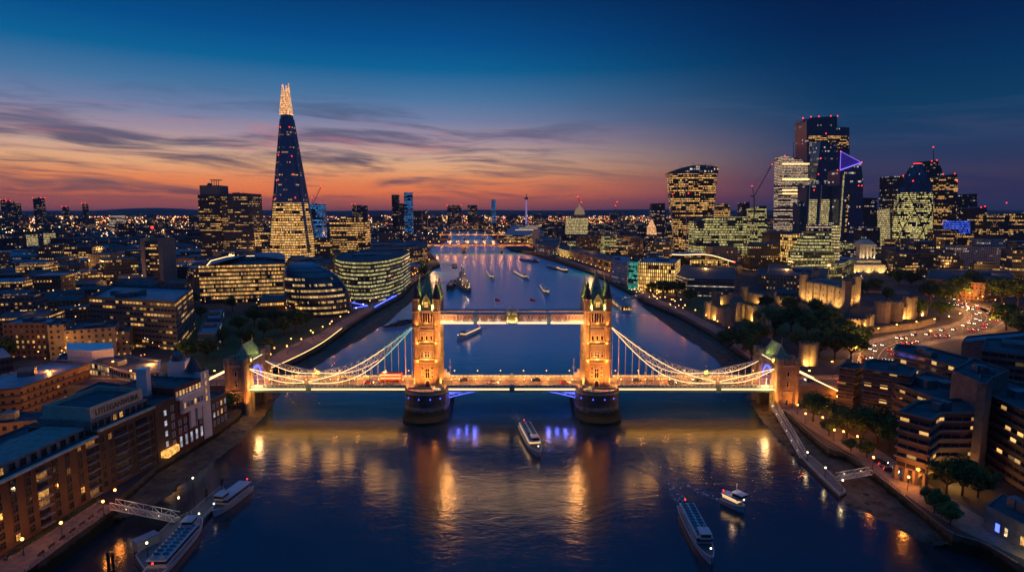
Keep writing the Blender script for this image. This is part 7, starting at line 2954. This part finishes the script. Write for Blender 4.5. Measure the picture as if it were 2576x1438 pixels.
park = [(488, 770, .95), (505, 800, .9), (585, 782, 1.0), (470, 905, .95), (520, 905, 1.05), (600, 835, 1.1), (640, 818, 1.2), (665, 850, 1.0), (690, 822, 1.1), (716, 842, 1.0), (745, 835, 1.25), (770, 818, .9), (622, 868, .9), (675, 885, .8), (560, 868, .85)]
trees(sorted(park), 'in the park before the leaning glass oval', 'park trees on the left bank')
castle = [(1668, 745, 1.3), (1702, 748, 1.35), (1640, 740, 1.1), (1735, 762, 1.3), (1765, 705, 1.5), (1740, 720, 1.2), (1835, 888, 1.2), (1868, 880, 1.35), (1905, 870, 1.2), (1890, 908, 1.15), (1950, 842, 1.4), (1925, 822, 1.3), (1990, 835, 1.5), (2030, 845, 1.5), (2080, 842, 1.5), (2115, 862, 1.2), (2050, 795, 1.2), (1985, 790, 1.25), (1925, 780, 1.0)]
trees(sorted(castle), 'along the castle moat and river path', 'trees round the castle')
castle2 = [(2060, 900, 1.25), (2100, 905, 1.4), (2140, 905, 1.35), (2010, 880, 1.1), (2165, 880, 1.2), (2085, 870, 1.25), (2130, 850, 1.2)]
trees(sorted(castle2), 'between the gate towers and the curving road', 'trees by the curving road')
back = [(2170, 745, 1.3), (2200, 735, 1.2), (2260, 718, 1.8), (2290, 722, 1.5), (2340, 760, 1.6), (2375, 770, 1.8), (2405, 752, 1.8), (2440, 745, 2.0), (2480, 755, 2.0), (2520, 765, 2.1), (2560, 770, 2.0), (2150, 720, 1.3), (2050, 730, 1.2), (2230, 760, 1.1), (2310, 800, 1.3), (2365, 800, 1.4), (2530, 830, 1.6), (2565, 850, 1.6)]
trees(sorted(back), 'in the band of trees behind the castle', 'trees behind the castle')
quay = [(1448, 650, 1.1), (1462, 655, 1.1), (1476, 660, 1.1), (1490, 665, 1.1), (1504, 670, 1.1), (1518, 675, 1.1), (1530, 680, 1.1), (1205, 580, 2.0), (1225, 578, 2.2), (1245, 577, 2.2), (1262, 578, 2.0), (1000, 598, 1.2), (1062, 700, 1.1), (1070, 690, 1.1), (1060, 680, 1.2)]
trees(sorted(quay), 'in the row along the far quays', 'quayside trees')
hotel = [(2045, 1060, 1.15), (2110, 1075, .75), (2130, 1100, .8), (2170, 1110, 1.1), (2205, 1120, 1.15), (2235, 1130, 1.0), (2180, 1150, .5), (2140, 1135, .45), (2085, 1095, .55), (2380, 1240, .8), (2420, 1245, .95), (2460, 1250, .8), (2350, 1290, .55), (2390, 1320, .6), (2330, 1265, .4)]
trees(sorted(hotel), 'on the river walk below the brown hotel', 'trees on the hotel river walk')
left = [(570, 1038, .85), (548, 1040, .7), (110, 890, .9), (150, 895, .8), (20, 905, 1.0), (335, 985, .6), (400, 870, .8), (120, 1200, .5), (60, 1310, .4), (190, 1262, .35)]
trees(sorted(left), 'among the brick blocks of the near left bank', 'trees among the left bank blocks')
for p in protos:
    for c in list(p.children):
        bpy.data.objects.remove(c)
    bpy.data.objects.remove(p)

# park lawn, paths and promenades
def sheet(name, pts, z, mat, kind='structure'):
    k = MB()
    P_ = [G(u, v, z) for u, v in pts]
    if area(P_) < 0:
        P_ = P_[::-1]
    k.cap(P_, z)
    return k.build(name, M[mat], kind=kind)


sheet('park_lawn', [(470, 800), (700, 790), (880, 822), (820, 862), (735, 900), (665, 935), (610, 930), (470, 940)], LZ + .02, 'grassm')
sheet('castle_lawn', [(1700, 785), (1800, 800), (2000, 860), (2170, 880), (2200, 830), (2100, 790), (1900, 740), (1740, 730)], LZ + .02, 'grassm')


def ribbon(name, pts, wd, z, mat, kind='structure', off=0.0):
    P_ = [Vector(G(u, v, z)) for u, v in pts]
    P_ = smoothline(P_)
    k = MB()
    L, R_ = [], []
    for i, p in enumerate(P_):
        d = (P_[min(i + 1, len(P_) - 1)] - P_[max(i - 1, 0)]).normalized()
        n_ = Vector((-d.y, d.x))
        L.append(p + n_ * (wd / 2 + off))
        R_.append(p - n_ * (wd / 2 - off))
    for i in range(len(P_) - 1):
        k.face([tuple(R_[i]) + (z,), tuple(R_[i + 1]) + (z,), tuple(L[i + 1]) + (z,), tuple(L[i]) + (z,)], [(0, i), (1, i), (1, i), (0, i)])
    if kind:
        k.build(name, M[mat], kind=kind)
    return P_


M['road'] = M['asphalt']
PROM_L = [(628, 960), (700, 915), (790, 872), (850, 830), (925, 783), (1000, 745), (1035, 712), (1070, 690), (1082, 668), (1078, 640)]
pl_ = ribbon('riverside_promenade', [(640, 950), (708, 912), (795, 866), (856, 824), (930, 780), (1000, 740), (1030, 714), (1066, 690), (1080, 672)], 11, LZ + .05, 'paving', off=4)
pl2 = ribbon('park_path', [(655, 935), (700, 890), (760, 858), (830, 832), (858, 820)], 5, LZ + .07, 'paving')
pr1 = ribbon('north_promenade', [(1950, 955), (1890, 900), (1845, 868), (1790, 828), (1700, 780), (1630, 750), (1600, 728), (1540, 700), (1490, 678), (1400, 648), (1345, 632)], 10, LZ + .05, 'paving', off=-4)
pl3 = ribbon('south_promenade', [(-80, 1520), (80, 1400), (275, 1268)], 11, LZ + .05, 'paving', off=2)
pr2 = ribbon('hotel_river_walk', [(1975, 1020), (2060, 1080), (2150, 1130), (2230, 1190), (2330, 1262), (2440, 1330), (2600, 1400)], 13, LZ + .05, 'paving', off=3)
ROAD = [(2206, 925), (2208, 895), (2230, 870), (2290, 853), (2378, 839), (2446, 825), (2484, 808), (2481, 790), (2452, 777), (2417, 768), (2393, 762)]
road = ribbon('curving_road', ROAD, 22, LZ + .08, 'asphalt')
kerbs = ribbon('road_verge', ROAD, 32, LZ + .04, 'paving')
road2 = ribbon('upper_road', [(2400, 752), (2440, 763), (2480, 775), (2520, 798), (2560, 812)], 12, LZ + .08, 'asphalt')
k = MB()
for off in (-10.4, -3.5, 0, 3.5, 10.4):
    for i in range(len(road) - 1):
        if abs(off) == 3.5 and i % 2:
            continue
        a, b = road[i], road[i + 1]
        d = (b - a).normalized()
        n_ = Vector((-d.y, d.x))
        p, q = a + n_ * off, b + n_ * off
        k.face([(p.x - n_.x * .1, p.y - n_.y * .1, LZ + .09), (q.x - n_.x * .1, q.y - n_.y * .1, LZ + .09), (q.x + n_.x * .1, q.y + n_.y * .1, LZ + .09), (p.x + n_.x * .1, p.y + n_.y * .1, LZ + .09)][::-1])
k.build('road_markings', M['white'], kind='structure')

# ---------------------------------------------------------------- lamps
def lamp_proto(h, globe=True):
    root = link(bpy.data.objects.new('street_lamp', None))
    k = MB()
    k.tube((0, 0, 0), (0, 0, h), .12, .07, 6)
    k.tube((0, 0, 0), (0, 0, .5), .22, .16, 6)
    if not globe:
        k.bar((0, 0, h), (1.2, 0, h + .3), .1, .1)
    k.build('post', M['darksteel'], root)
    k = MB()
    if globe:
        k.ball((0, 0, h + .35), .42, 8, 5)
    else:
        k.ball((1.2, 0, h + .25), .5, 8, 5, .6)
    k.build('lamp_head', M['lamp'], root)
    return root


LP = [lamp_proto(4.2), lamp_proto(8, False)]
NL = [0]
DESC = {}


def lamp(x, y, label, group, kind=0, e=0, z=LZ, ang=0.0, col=AMB, s=1.0):
    DESC[label] = DESC.get(label, 0) + 1
    o = duptree(LP[kind], (x, y, z), ang, label, s, group)
    o['category'] = 'street lamp'
    if e:
        l = light('POINT', (0, 0, (5.4 if kind == 0 else 8.6)), e, col, None, 'lamp_light', .4)
        l.parent = o
    NL[0] += 1
    return o


def lamps_along(P_, n, side, what, group, kind=0, e=0, every=1, col=AMB, s=1.0):
    tot = sum((b - a).length for a, b in zip(P_, P_[1:]))
    for i in range(n):
        t = (i + .5) / n * tot
        acc = 0
        for a, b in zip(P_, P_[1:]):
            L = (b - a).length
            if acc + L >= t:
                q = a + (b - a) * ((t - acc) / L)
                d = (b - a) / L
                q = q + Vector((-d.y, d.x)) * side
                lamp(q.x, q.y, '%s, %s from the camera end' % (what, ORD(i + 1)), group, kind, e if i % every == 0 else 0, ang=math.atan2(d.y, d.x) + PI / 2, col=col, s=s)
                break
            acc += L


lamps_along(pl_, 30, 6.5, 'warm globe lamp on the promenade before the glass oval', 'lamps on the left promenade', 0, 2200, 2, s=1.2)
lamps_along(pl2, 5, 2.6, 'warm globe lamp beside the curving park path', 'lamps on the park path', 0, 1200, 1)
lamps_along(pr1, 40, -6.5, 'warm globe lamp on the castle river path', 'lamps on the castle promenade', 0, 1500, 2, s=1.3)
for i, (u, v) in enumerate(((60, 1395), (157, 1352), (262, 1296), (292, 1266))):
    x, y = G(u, v, LZ)
    lamp(x, y, ['warm globe lamp at the very bottom left corner of the quay', 'warm globe lamp on the quay below the balcony block', 'warm globe lamp at the landward end of the near gangway', 'warm globe lamp at the foot of the lettered warehouse'][i], 'lamps on the near left quay', 0, 800)
for i, (u, v) in enumerate(((2283, 1232), (2195, 1180), (2120, 1112), (2097, 1108), (2155, 1125), (2068, 1075), (2105, 1020), (2080, 1045), (2025, 1065), (2005, 1042), (2118, 1055))):
    x, y = G(u, v, LZ)
    lamp(x, y, 'warm lamp on the hotel river walk, %s counting up from the pillared block' % ORD(i + 1), 'lamps on the hotel river walk', 0, 900)
lamps_along(road, 14, 12, 'tall street lamp on the outer kerb of the curving road', 'lamps on the curving road', 1, 9000, 1, (1, .40, .09))
lamps_along(road, 8, -12, 'tall street lamp on the castle side of the curving road', 'lamps on the curving road', 1, 8000, 1, (1, .40, .09))
lamps_along(road2, 6, 7, 'tall street lamp on the upper road behind the castle', 'lamps on the upper road', 1, 12000, 1, (1, .38, .08))
for s_ in (-1, 1):
    for i in range(5):
        lamp(s_ * (142 + i * 20), 7.5 if i % 2 else -7.5, 'tall lamp on the %s approach of the bridge, %s out from its gate' % ('left' if s_ < 0 else 'right', ORD(i + 1)), 'lamps on the bridge approaches', 1, 3500, z=DZ, ang=PI / 2 if i % 2 else -PI / 2)
random.seed(77)
for i in range(34):
    u = random.uniform(1585, 1720)
    v = 742 + (u - 1600) * .42 + random.uniform(-26, 2)
    x, y = G(u, v, LZ)
    lamp(x, y, 'small warm lamp among the lights on the square below the golden office', 'lamps on the square', 0, 600 if i % 5 == 0 else 0)
for i, (u, v) in enumerate(((950, 742), (930, 752), (965, 735), (985, 730), (1005, 722), (905, 748), (700, 800), (742, 800), (722, 778), (720, 786), (540, 745), (560, 815))):
    x, y = G(u, v, LZ)
    lamp(x, y, 'warm lamp on the forecourt of the curved green office and glass oval', 'lamps on the riverside forecourts', 0, 900 if i % 2 == 0 else 0)
for o in LP:
    for c in list(o.children):
        bpy.data.objects.remove(c)
    bpy.data.objects.remove(o)
# blue lit stretch of the promenade wall
r = thing('blue_light_rail', 'blue lit handrail along the river wall below the curved green office', 'light rail', G(960, 762, LZ) + (LZ,))
k = MB(r.location)
P_ = [Vector(G(u, v, LZ)) for u, v in ((945, 775), (975, 758), (1000, 745))]
for a, b in zip(P_, P_[1:]):
    k.bar((a.x - 1, a.y, LZ + 1.2), (b.x - 1, b.y, LZ + 1.2), .5, .8)
k.build('light_strip', M['bluelight'], r)
r = thing('blue_light_rail', 'thin blue light lines round the sunken court beside the glass oval', 'light rail', G(900, 752, LZ) + (LZ,))
k = MB(r.location)
for q in (((884, 754), (955, 746)), ((884, 762), (925, 770)), ((925, 770), (890, 776))):
    a, b = G(*q[0], LZ), G(*q[1], LZ)
    k.bar(a + (LZ + .6,), b + (LZ + .6,), .5, .5)
k.build('light_strip', M['bluelight'], r)
r = thing('promenade_light_line', 'continuous white light line along the river wall coping before the park', 'light rail', G(740, 905, LZ) + (LZ,))
k = MB(r.location)
wl = smoothline([Vector(G(u, v, LZ)) for u, v in ((662, 938), (740, 905), (812, 867), (862, 828))], 2)
for a, b in zip(wl, wl[1:]):
    k.bar((a.x - .6, a.y, LZ + .9), (b.x - .6, b.y, LZ + .9), .25, .3)
k.build('light_strip', M['strip'], r)
k = MB(r.location)
for a, b in zip(wl, wl[1:]):
    k.bar((a.x - .5, a.y, LZ + .4), (b.x - .5, b.y, LZ + .4), .2, .8)
k.build('coping', M['paving'], r)

# ---------------------------------------------------------------- vehicles
CP = [pbr('car_paint_%d' % i, c, .25, .3, var=.05) for i, c in enumerate(((.05, .06, .07), (.35, .35, .36), (.02, .03, .06), (.3, .03, .02)))]


def car_proto(paint, bus=False):
    root = link(bpy.data.objects.new('double_decker_bus' if bus else 'car', None))
    if bus:
        k = MB()
        k.box(-5.2, 5.2, -1.25, 1.25, .35, 4.3)
        k.build('body', paint, root)
        for z0, z1 in ((1.3, 2.1), (2.9, 3.7)):
            k = MB()
            k.box(-5.0, 5.24, -1.28, 1.28, z0, z1)
            k.build('window_band', M['cabinglass'], root)
    else:
        k = MB()
        k.loft([[(-2.2, y, z) for y, z in ((-.88, .3), (.88, .3), (.85, .9), (-.85, .9))], [(-.0, y, z) for y, z in ((-.9, .28), (.9, .28), (.88, 1.0), (-.88, 1.0))], [(2.2, y, z) for y, z in ((-.84, .32), (.84, .32), (.8, .78), (-.8, .78))]], True, True)
        k.build('body', paint, root)
        k = MB()
        k.loft([[(-1.7, -.78, .9), (1.0, -.78, .9), (1.0, .78, .9), (-1.7, .78, .9)], [(-1.2, -.62, 1.45), (.3, -.62, 1.45), (.3, .62, 1.45), (-1.2, .62, 1.45)]])
        k.build('cabin', M['cabindark'], root)
    L = 5.2 if bus else 2.2
    for sx in (-.62, .62):
        for sy in (-1, 1):
            k = MB()
            yy = sy * (1.2 if bus else .85)
            k.tube((sx * L, yy - .12, .34), (sx * L, yy + .12, .34), .45 if bus else .34, None, 10)
            k.build('wheel', M['rubber'], root)
    for sy in (-1, 1):
        k = MB()
        k.box(L, L + .08, sy * .6 - .3, sy * .6 + .3, .5, .9)
        k.build('headlight', M['head'], root)
        k = MB()
        k.box(-L - .08, -L, sy * .6 - .28, sy * .6 + .28, .6, .95)
        k.build('tail_light', M['tail'], root)
    return root


cars = [car_proto(c) for c in CP]
busp = car_proto(M['redpaint'], True)
cn = ['black', 'silver', 'navy', 'dark red']


def put_car(i, x, y, z, a, where, bus=False):
    if bus:
        o = duptree(busp, (x, y, z), a, 'red double deck bus %s' % where)
        o['category'] = 'bus'
    else:
        o = duptree(cars[i % 4], (x, y, z), a, '%s car %s' % (cn[i % 4], where), group='cars on the roads')
        o['category'] = 'car'


n = len(road)
random.seed(9)
words = ['first', 'second', 'third', 'fourth', 'fifth', 'sixth', 'seventh', 'eighth', 'ninth', 'tenth', 'eleventh', 'twelfth', 'thirteenth', 'fourteenth', 'fifteenth', 'sixteenth']
for lane, (off, cnt, dr, txt) in enumerate(((-6.8, 14, 1, 'inner lane'), (-3.4, 12, 1, 'second lane'), (3.4, 14, -1, 'third lane'), (6.8, 15, -1, 'outer lane'))):
    for i in range(cnt):
        j = min(n - 2, int((i + random.uniform(.1, .8)) / cnt * (n - 1)))
        a, b = road[j], road[j + 1]
        d = (b - a).normalized()
        q = a + (b - a) * .5 + Vector((-d.y, d.x)) * off
        ang = math.atan2(d.y, d.x) + (0 if dr > 0 else PI)
        put_car(i + lane, q.x, q.y, LZ + .1, ang, '%s in the %s of the curving road' % (words[i], txt))
for i in range(6):
    j = int((i + .5) / 6 * (len(road2) - 1))
    a, b = road2[j], road2[j + 1]
    d = (b - a).normalized()
    q = a + Vector((-d.y, d.x)) * (2.2 if i % 2 else -2.2)
    put_car(i, q.x, q.y, LZ + .1, math.atan2(d.y, d.x) + (PI if i % 2 else 0), '%s on the upper road' % words[i])
for i, x in enumerate((-118, -104, -84, -70, -24, -9, 12, 26, 62, 78, 92, 110)):
    put_car(i, x, -2.4 if i % 2 else 2.4, DZ + .03, 0 if i % 2 else PI, '%s from the left on the bridge deck' % words[i])
put_car(0, -60, 2.5, DZ + .03, PI, 'left of the left bridge tower', True)
put_car(0, 168, -2.4, DZ + .03, 0, 'on the right bridge approach', True)
x, y = G(2168, 915, LZ)
put_car(0, x, y, LZ + .1, 1.2, 'parked under the trees at the bend', True)
for i in range(7):
    put_car(i, (148 + i * 14), -2.4 if i % 2 else 2.4, DZ + .03, 0 if i % 2 else PI, '%s out on the right bridge approach' % words[i])
for i, (u, v) in enumerate(((2215, 1165), (2228, 1175), (2242, 1187))):
    x, y = G(u, v, LZ)
    put_car(i, x, y, LZ + .06, -.7, '%s in the parked row beside the pillared block' % words[i])
for o in cars + [busp]:
    for c in list(o.children):
        bpy.data.objects.remove(c)
    bpy.data.objects.remove(o)

# ---------------------------------------------------------------- the rest of the city
def inside(p, poly):
    x, y = p
    c = False
    n = len(poly)
    j = n - 1
    for i in range(n):
        if (poly[i][1] > y) != (poly[j][1] > y) and x < (poly[j][0] - poly[i][0]) * (y - poly[i][1]) / (poly[j][1] - poly[i][1]) + poly[i][0]:
            c = not c
        j = i
    return c


BB = []
for p in FOOT:
    xs, ys = [q[0] for q in p], [q[1] for q in p]
    BB.append((min(xs), max(xs), min(ys), max(ys)))


def proj(x, y, z):
    v = Vector((x, y, z)) - CAM
    f = v.y * CT - v.z * ST
    up = v.y * ST + v.z * CT
    return CX + F * v.x / f, CY - F * up / f


PARK = [G(u, v, LZ) for u, v in [(455, 778), (700, 790), (885, 822), (815, 866), (735, 905), (640, 945), (540, 940), (440, 930)]]
FORE = [G(u, v, LZ) for u, v in [(716, 800), (880, 822), (1050, 720), (1075, 690), (1040, 690), (880, 745)]]
CAST = [G(u, v, LZ) for u, v in [(1600, 722), (1700, 715), (1850, 720), (2020, 720), (2200, 715), (2380, 740), (2576, 740), (2700, 860), (2200, 960), (1960, 960), (1700, 790)]]
HOTL = [G(u, v, LZ) for u, v in [(1960, 960), (2200, 930), (2640, 860), (3000, 900), (3000, 1500), (2300, 1280)]]
NEARL = [G(u, v, LZ) for u, v in [(-400, 1500), (60, 1420), (320, 1240), (620, 1030), (520, 960), (300, 960), (-300, 1100)]]


def free(x, y, r):
    if not (inside((x, y), lpoly) or inside((x, y), rpoly) or y > lb[-1][1] + 340):
        return False
    for dx, dy in ((r, 0), (-r, 0), (0, r), (0, -r)):
        if y < lb[-1][1] + 300 and not (inside((x + dx, y + dy), lpoly) or inside((x + dx, y + dy), rpoly)):
            return False
    for pg in (PARK, CAST, HOTL, NEARL, FORE):
        if inside((x, y), pg):
            return False
    if abs(y) < 30 and abs(x) < 300:
        return False
    for a, b, c, d in BB:
        if a - r < x < b + r and c - r < y < d + r:
            return False
    for o in TREES:
        if abs(o.location.x - x) < r * .7 and abs(o.location.y - y) < r * .7:
            return False
    return True


rnd = random.Random(21)
cells = []
ys = 40.0
while ys < 2600:
    st = 34 + ys * .012
    xm = (ys + 286) * .92
    xs_ = -xm
    while xs_ < xm:
        x, y = xs_ + rnd.uniform(-4, 4), ys + rnd.uniform(-4, 4)
        c, s_ = math.cos(.2), math.sin(.2)
        cells.append((x, y, st))
        xs_ += st + 10
    ys += st + 9
near = []
for (x, y, st) in cells:
    r = st * .52
    if not free(x, y, r):
        continue
    near.append((x, y, st))
near.sort(key=lambda c: (Vector((c[0], c[1])) - CAM.xy).length)
LM = [('the glass spire', -400, 760), ('the leaning glass oval', -158, 230), ('the concrete fin tower', -527, 440), ('the disc topped hospital', -540, 790), ('the square left office', -250, 120), ('the flared tower', 350, 850), ('the violet topped tower', 680, 900),
      ('the bullet shaped tower', 840, 960), ('the castle keep', 310, 300), ('the floodlit palace', 500, 560), ('the white apartment slab', 640, 560), ('the golden window office', 190, 420), ('the wave roofed office', 300, 520), ('the far right quay', 100, 800),
      ('the nearest upstream bridge', -60, 1080), ('the brown hotel', 190, 0), ('the far left plain', -900, 900), ('the orange brick flats', -310, 90), ('the curved green office', -160, 400)]
TONE = {'cityA': 'brown', 'cityB': 'grey glass', 'cityC': 'tan', 'cityD': 'dark blue grey', 'brickb': 'brick', 'cream': 'cream', 'concrete': 'pale concrete', 'goldwin': 'golden windowed', 'flats': 'grey flat', 'green': 'green lit glass', 'office_dim': 'ribbon windowed'}
SEEN = {}
stuff = MB()
stuffm = {}
count = 0
roofs = ['darkroof', 'paleroof', 'slate', 'darkroof']
for (x, y, st) in near:
    right = x > 0
    dist = math.hypot(x, y + 286)
    R_ = rnd.random()
    if right and y > 380 and x < 1400:
        h = rnd.choice((18, 22, 26, 30, 34, 40)) * rnd.uniform(.85, 1.15)
        if 480 < y < 1500 and R_ < .12:
            h *= 1.5
    else:
        h = rnd.uniform(8, 17)
        if R_ < .12:
            h = rnd.uniform(20, 34)
        if R_ < .03 and y > 600:
            h = rnd.uniform(40, 60)
    if y > 1300:
        h = min(h * .95, 60)
    w_, d_ = st * rnd.uniform(.55, .98), st * rnd.uniform(.5, .95)
    ang = (.25 if x < 0 else -.3) + rnd.uniform(-.08, .08) + (rnd.choice((0, 0, .5)))
    fm = rnd.choice(('cityA', 'cityB', 'cityC', 'cityD', 'cityD', 'brickb', 'cityA', 'cityB', 'flats', 'office_dim') if not (right and dist > 700) else ('cityB', 'cityA', 'cityD', 'green', 'office_dim', 'cityC', 'cream', 'concrete', 'cityD', 'goldwin' if rnd.random() < .3 else 'cityB'))
    c, s_ = math.cos(ang), math.sin(ang)
    poly = [(x + a * w_ / 2 * c - b * d_ / 2 * s_, y + a * w_ / 2 * s_ + b * d_ / 2 * c) for a, b in ((-1, -1), (1, -1), (1, 1), (-1, 1))]
    if y > lb[-1][1] + 340:
        z0 = 4.6
    else:
        z0 = LZ
    if count < 285:
        k = MB((x, y, z0))
    else:
        k = stuffm.setdefault(fm if dist < 1500 else 'far', MB())
    k.mat = 0
    k.prism(poly, z0 - .3, z0 + h, True, False, 1)
    if R_ > .5 and h > 14:       # a set back storey
        p2 = inset(poly, 3.5)
        k.prism(p2, z0 + h, z0 + h + 3.4, True, False, 1)
    elif R_ > .2 and h < 18:     # pitched roof
        A_, B_, C_, D_ = [q + (z0 + h,) for q in poly]
        m1 = tuple((A_[i] + D_[i]) / 2 + (3.2 if i == 2 else 0) for i in range(3))
        m2 = tuple((B_[i] + C_[i]) / 2 + (3.2 if i == 2 else 0) for i in range(3))
        k.mat = 1
        k.face([A_, B_, m2, m1])
        k.face([C_, D_, m1, m2])
        k.face([A_, m1, D_])
        k.face([B_, C_, m2])
        k.mat = 0
    k.mat = 2
    if R_ > .25:
        for q in range(rnd.choice((1, 2, 3))):
            k.obox(x + rnd.uniform(-.25, .25) * w_, y + rnd.uniform(-.25, .25) * d_, z0 + h, rnd.uniform(2, 6), rnd.uniform(2, 5), rnd.uniform(1.5, 3.4), ang)
    if count < 285:
        rf = rnd.choice(roofs)
        lm = min(LM, key=lambda q: (q[1] - x) ** 2 + (q[2] - y) ** 2)
        dx, dy = x - lm[1], y - lm[2]
        if abs(dx) > abs(dy) * 1.5:
            rel = 'left of' if dx < 0 else 'right of'
        elif abs(dy) > abs(dx) * 1.5:
            rel = 'in front of' if dy < 0 else 'behind'
        else:
            rel = ('to the front left of' if dx < 0 else 'to the front right of') if dy < 0 else ('behind and left of' if dx < 0 else 'behind and right of')
        sz = 'tall' if h > 30 else 'mid height' if h > 18 else 'low'
        rk = {'darkroof': 'black roofed', 'paleroof': 'pale roofed', 'slate': 'slate roofed'}[rf]
        key = (sz, TONE[fm], rk, rel, lm[0])
        SEEN[key] = SEEN.get(key, 0) + 1
        lab = '%s %s %s block %s %s' % (sz, rk, TONE[fm], rel, lm[0])
        if SEEN[key] > 1:
            lab = '%s nearest %s' % (ORD(SEEN[key]), lab)
        o = k.build('city_block', [FA[fm], M[rf], M['plant']])
        prop(o, lab, 'building', 'ordinary city blocks')
    count += 1
names = {'far': 'distant'}
for fm, k in stuffm.items():
    o = k.build('distant_city_blocks', [FA[fm], M['darkroof'], M['plant']], kind='stuff')
    prop(o, 'mass of %s city blocks with scattered lit windows farther off' % TONE.get(fm, 'tiny distant'), 'city')

# the farthest city: small blocks out to the hills
k = MB()
for i in range(2600):
    y = 2500 * (1 + rnd.random() ** 1.5 * 2.6)
    x = rnd.uniform(-1, 1) * (y + 286) * .95
    h = rnd.uniform(8, 26) if rnd.random() > .05 else rnd.uniform(30, 75)
    w_ = rnd.uniform(25, 70)
    k.mat = 0
    k.prism([(x, y), (x + w_, y), (x + w_, y + w_), (x, y + w_)], 4, 4.6 + h, True, False, 1)
o = k.build('far_city', [FA['far'], M['darkroof']], kind='stuff')
prop(o, 'farthest rooftops of the city out to the dark hills', 'city')

# strings of tiny street lights through the city
ks = {'lamp': MB(), 'lampw': MB(), 'orangelamp': MB(), 'redlamp': MB()}
M['orangelamp'] = emit('orange_lamp', (1, .28, .05), 3, 'NONE')
for i in range(7000):
    t = rnd.random()
    y = 60 + 6500 * t ** 1.9 if i < 3600 else rnd.uniform(1900, 9500)
    x = rnd.uniform(-1, 1) * (y + 286) * .93
    # align to streets
    if rnd.random() < .6:
        x = round(x / 70) * 70 + y * .2 % 70 + rnd.uniform(-2, 2)
    if y < lb[-1][1] + 300 and not free(x, y, 2):
        continue
    dist = math.hypot(x, y + 286)
    r_ = dist * rnd.uniform(.0004, .0009)
    z = 5 + rnd.uniform(5, 12 if y < 1500 else 26)
    key = rnd.choice(('lamp', 'orangelamp', 'orangelamp', 'lampw', 'lamp', 'lamp') if y < 3000 or rnd.random() > .12 else ('redlamp',))
    ks[key].ball((x, y, z), max(.3, r_), 5, 3)
for nm, k in ks.items():
    o = k.build('distant_street_lights', M[{'lamp': 'farlamp', 'lampw': 'farlampw'}.get(nm, nm)], kind='stuff')
    prop(o, 'countless tiny %s points of street light through the city' % {'lamp': 'amber', 'lampw': 'white', 'orangelamp': 'orange', 'redlamp': 'red'}[nm], 'lights')
# pools of street light between the blocks
pool = [(-640, 300), (-560, 180), (-420, 220), (-350, 150), (-470, 420), (-620, 560), (-330, 420), (-700, 900), (-250, 560), (-520, 640), (-180, 520), (-240, 640), (-120, 640), (-150, 820), (-230, 900), (-380, 60), (-300, 30), (-270, 60), (-190, 20), (-330, 0), (-215, 60), (-190, -40), (-185, -90),
        (120, 620), (190, 700), (260, 640), (330, 600), (380, 700), (440, 640), (520, 700), (600, 640), (700, 700), (160, 900), (240, 1000), (90, 1000), (60, 1150), (600, 480), (680, 460), (560, 420), (430, 480), (350, 470), (250, 480), (760, 520), (880, 620)]
for i, (x, y) in enumerate(pool):
    light('POINT', (x, y, 24 if y > 250 else 18), 34000 if y > 250 else 9500, (1, .42, .1), None, 'street_glow', 1.5)
for (u, v, e) in ((2090, 960, 900), (2130, 985, 900), (2060, 985, 900), (2200, 1080, 300), (2150, 1090, 500), (2430, 1240, 400), (2500, 1250, 400), (1650, 715, 1200), (1690, 740, 900), (1620, 735, 1200), (720, 790, 700), (745, 800, 700), (960, 728, 900), (900, 735, 600), (60, 1300, 250), (150, 1200, 220)):
    x, y = G(u, v, LZ)
    light('POINT', (x, y, LZ + 6), e * 2.2, AMB, None, 'street_glow', .6)

# ---------------------------------------------------------------- evening haze
mh = bpy.data.materials.new('haze_air')
mh.use_nodes = True
nt = mh.node_tree
nt.nodes.clear()
pv = nt.nodes.new('ShaderNodeVolumePrincipled')
pv.inputs['Color'].default_value = (.75, .85, 1, 1)
pv.inputs['Density'].default_value = 0.000028
oo = nt.nodes.new('ShaderNodeOutputMaterial')
nt.links.new(pv.outputs[0], oo.inputs['Volume'])
k = MB()
k.box(-17500, 17500, -700, 15200, -6, 365)
hz = k.build('haze', mh, kind='stuff')
hz.display_type = 'BOUNDS'
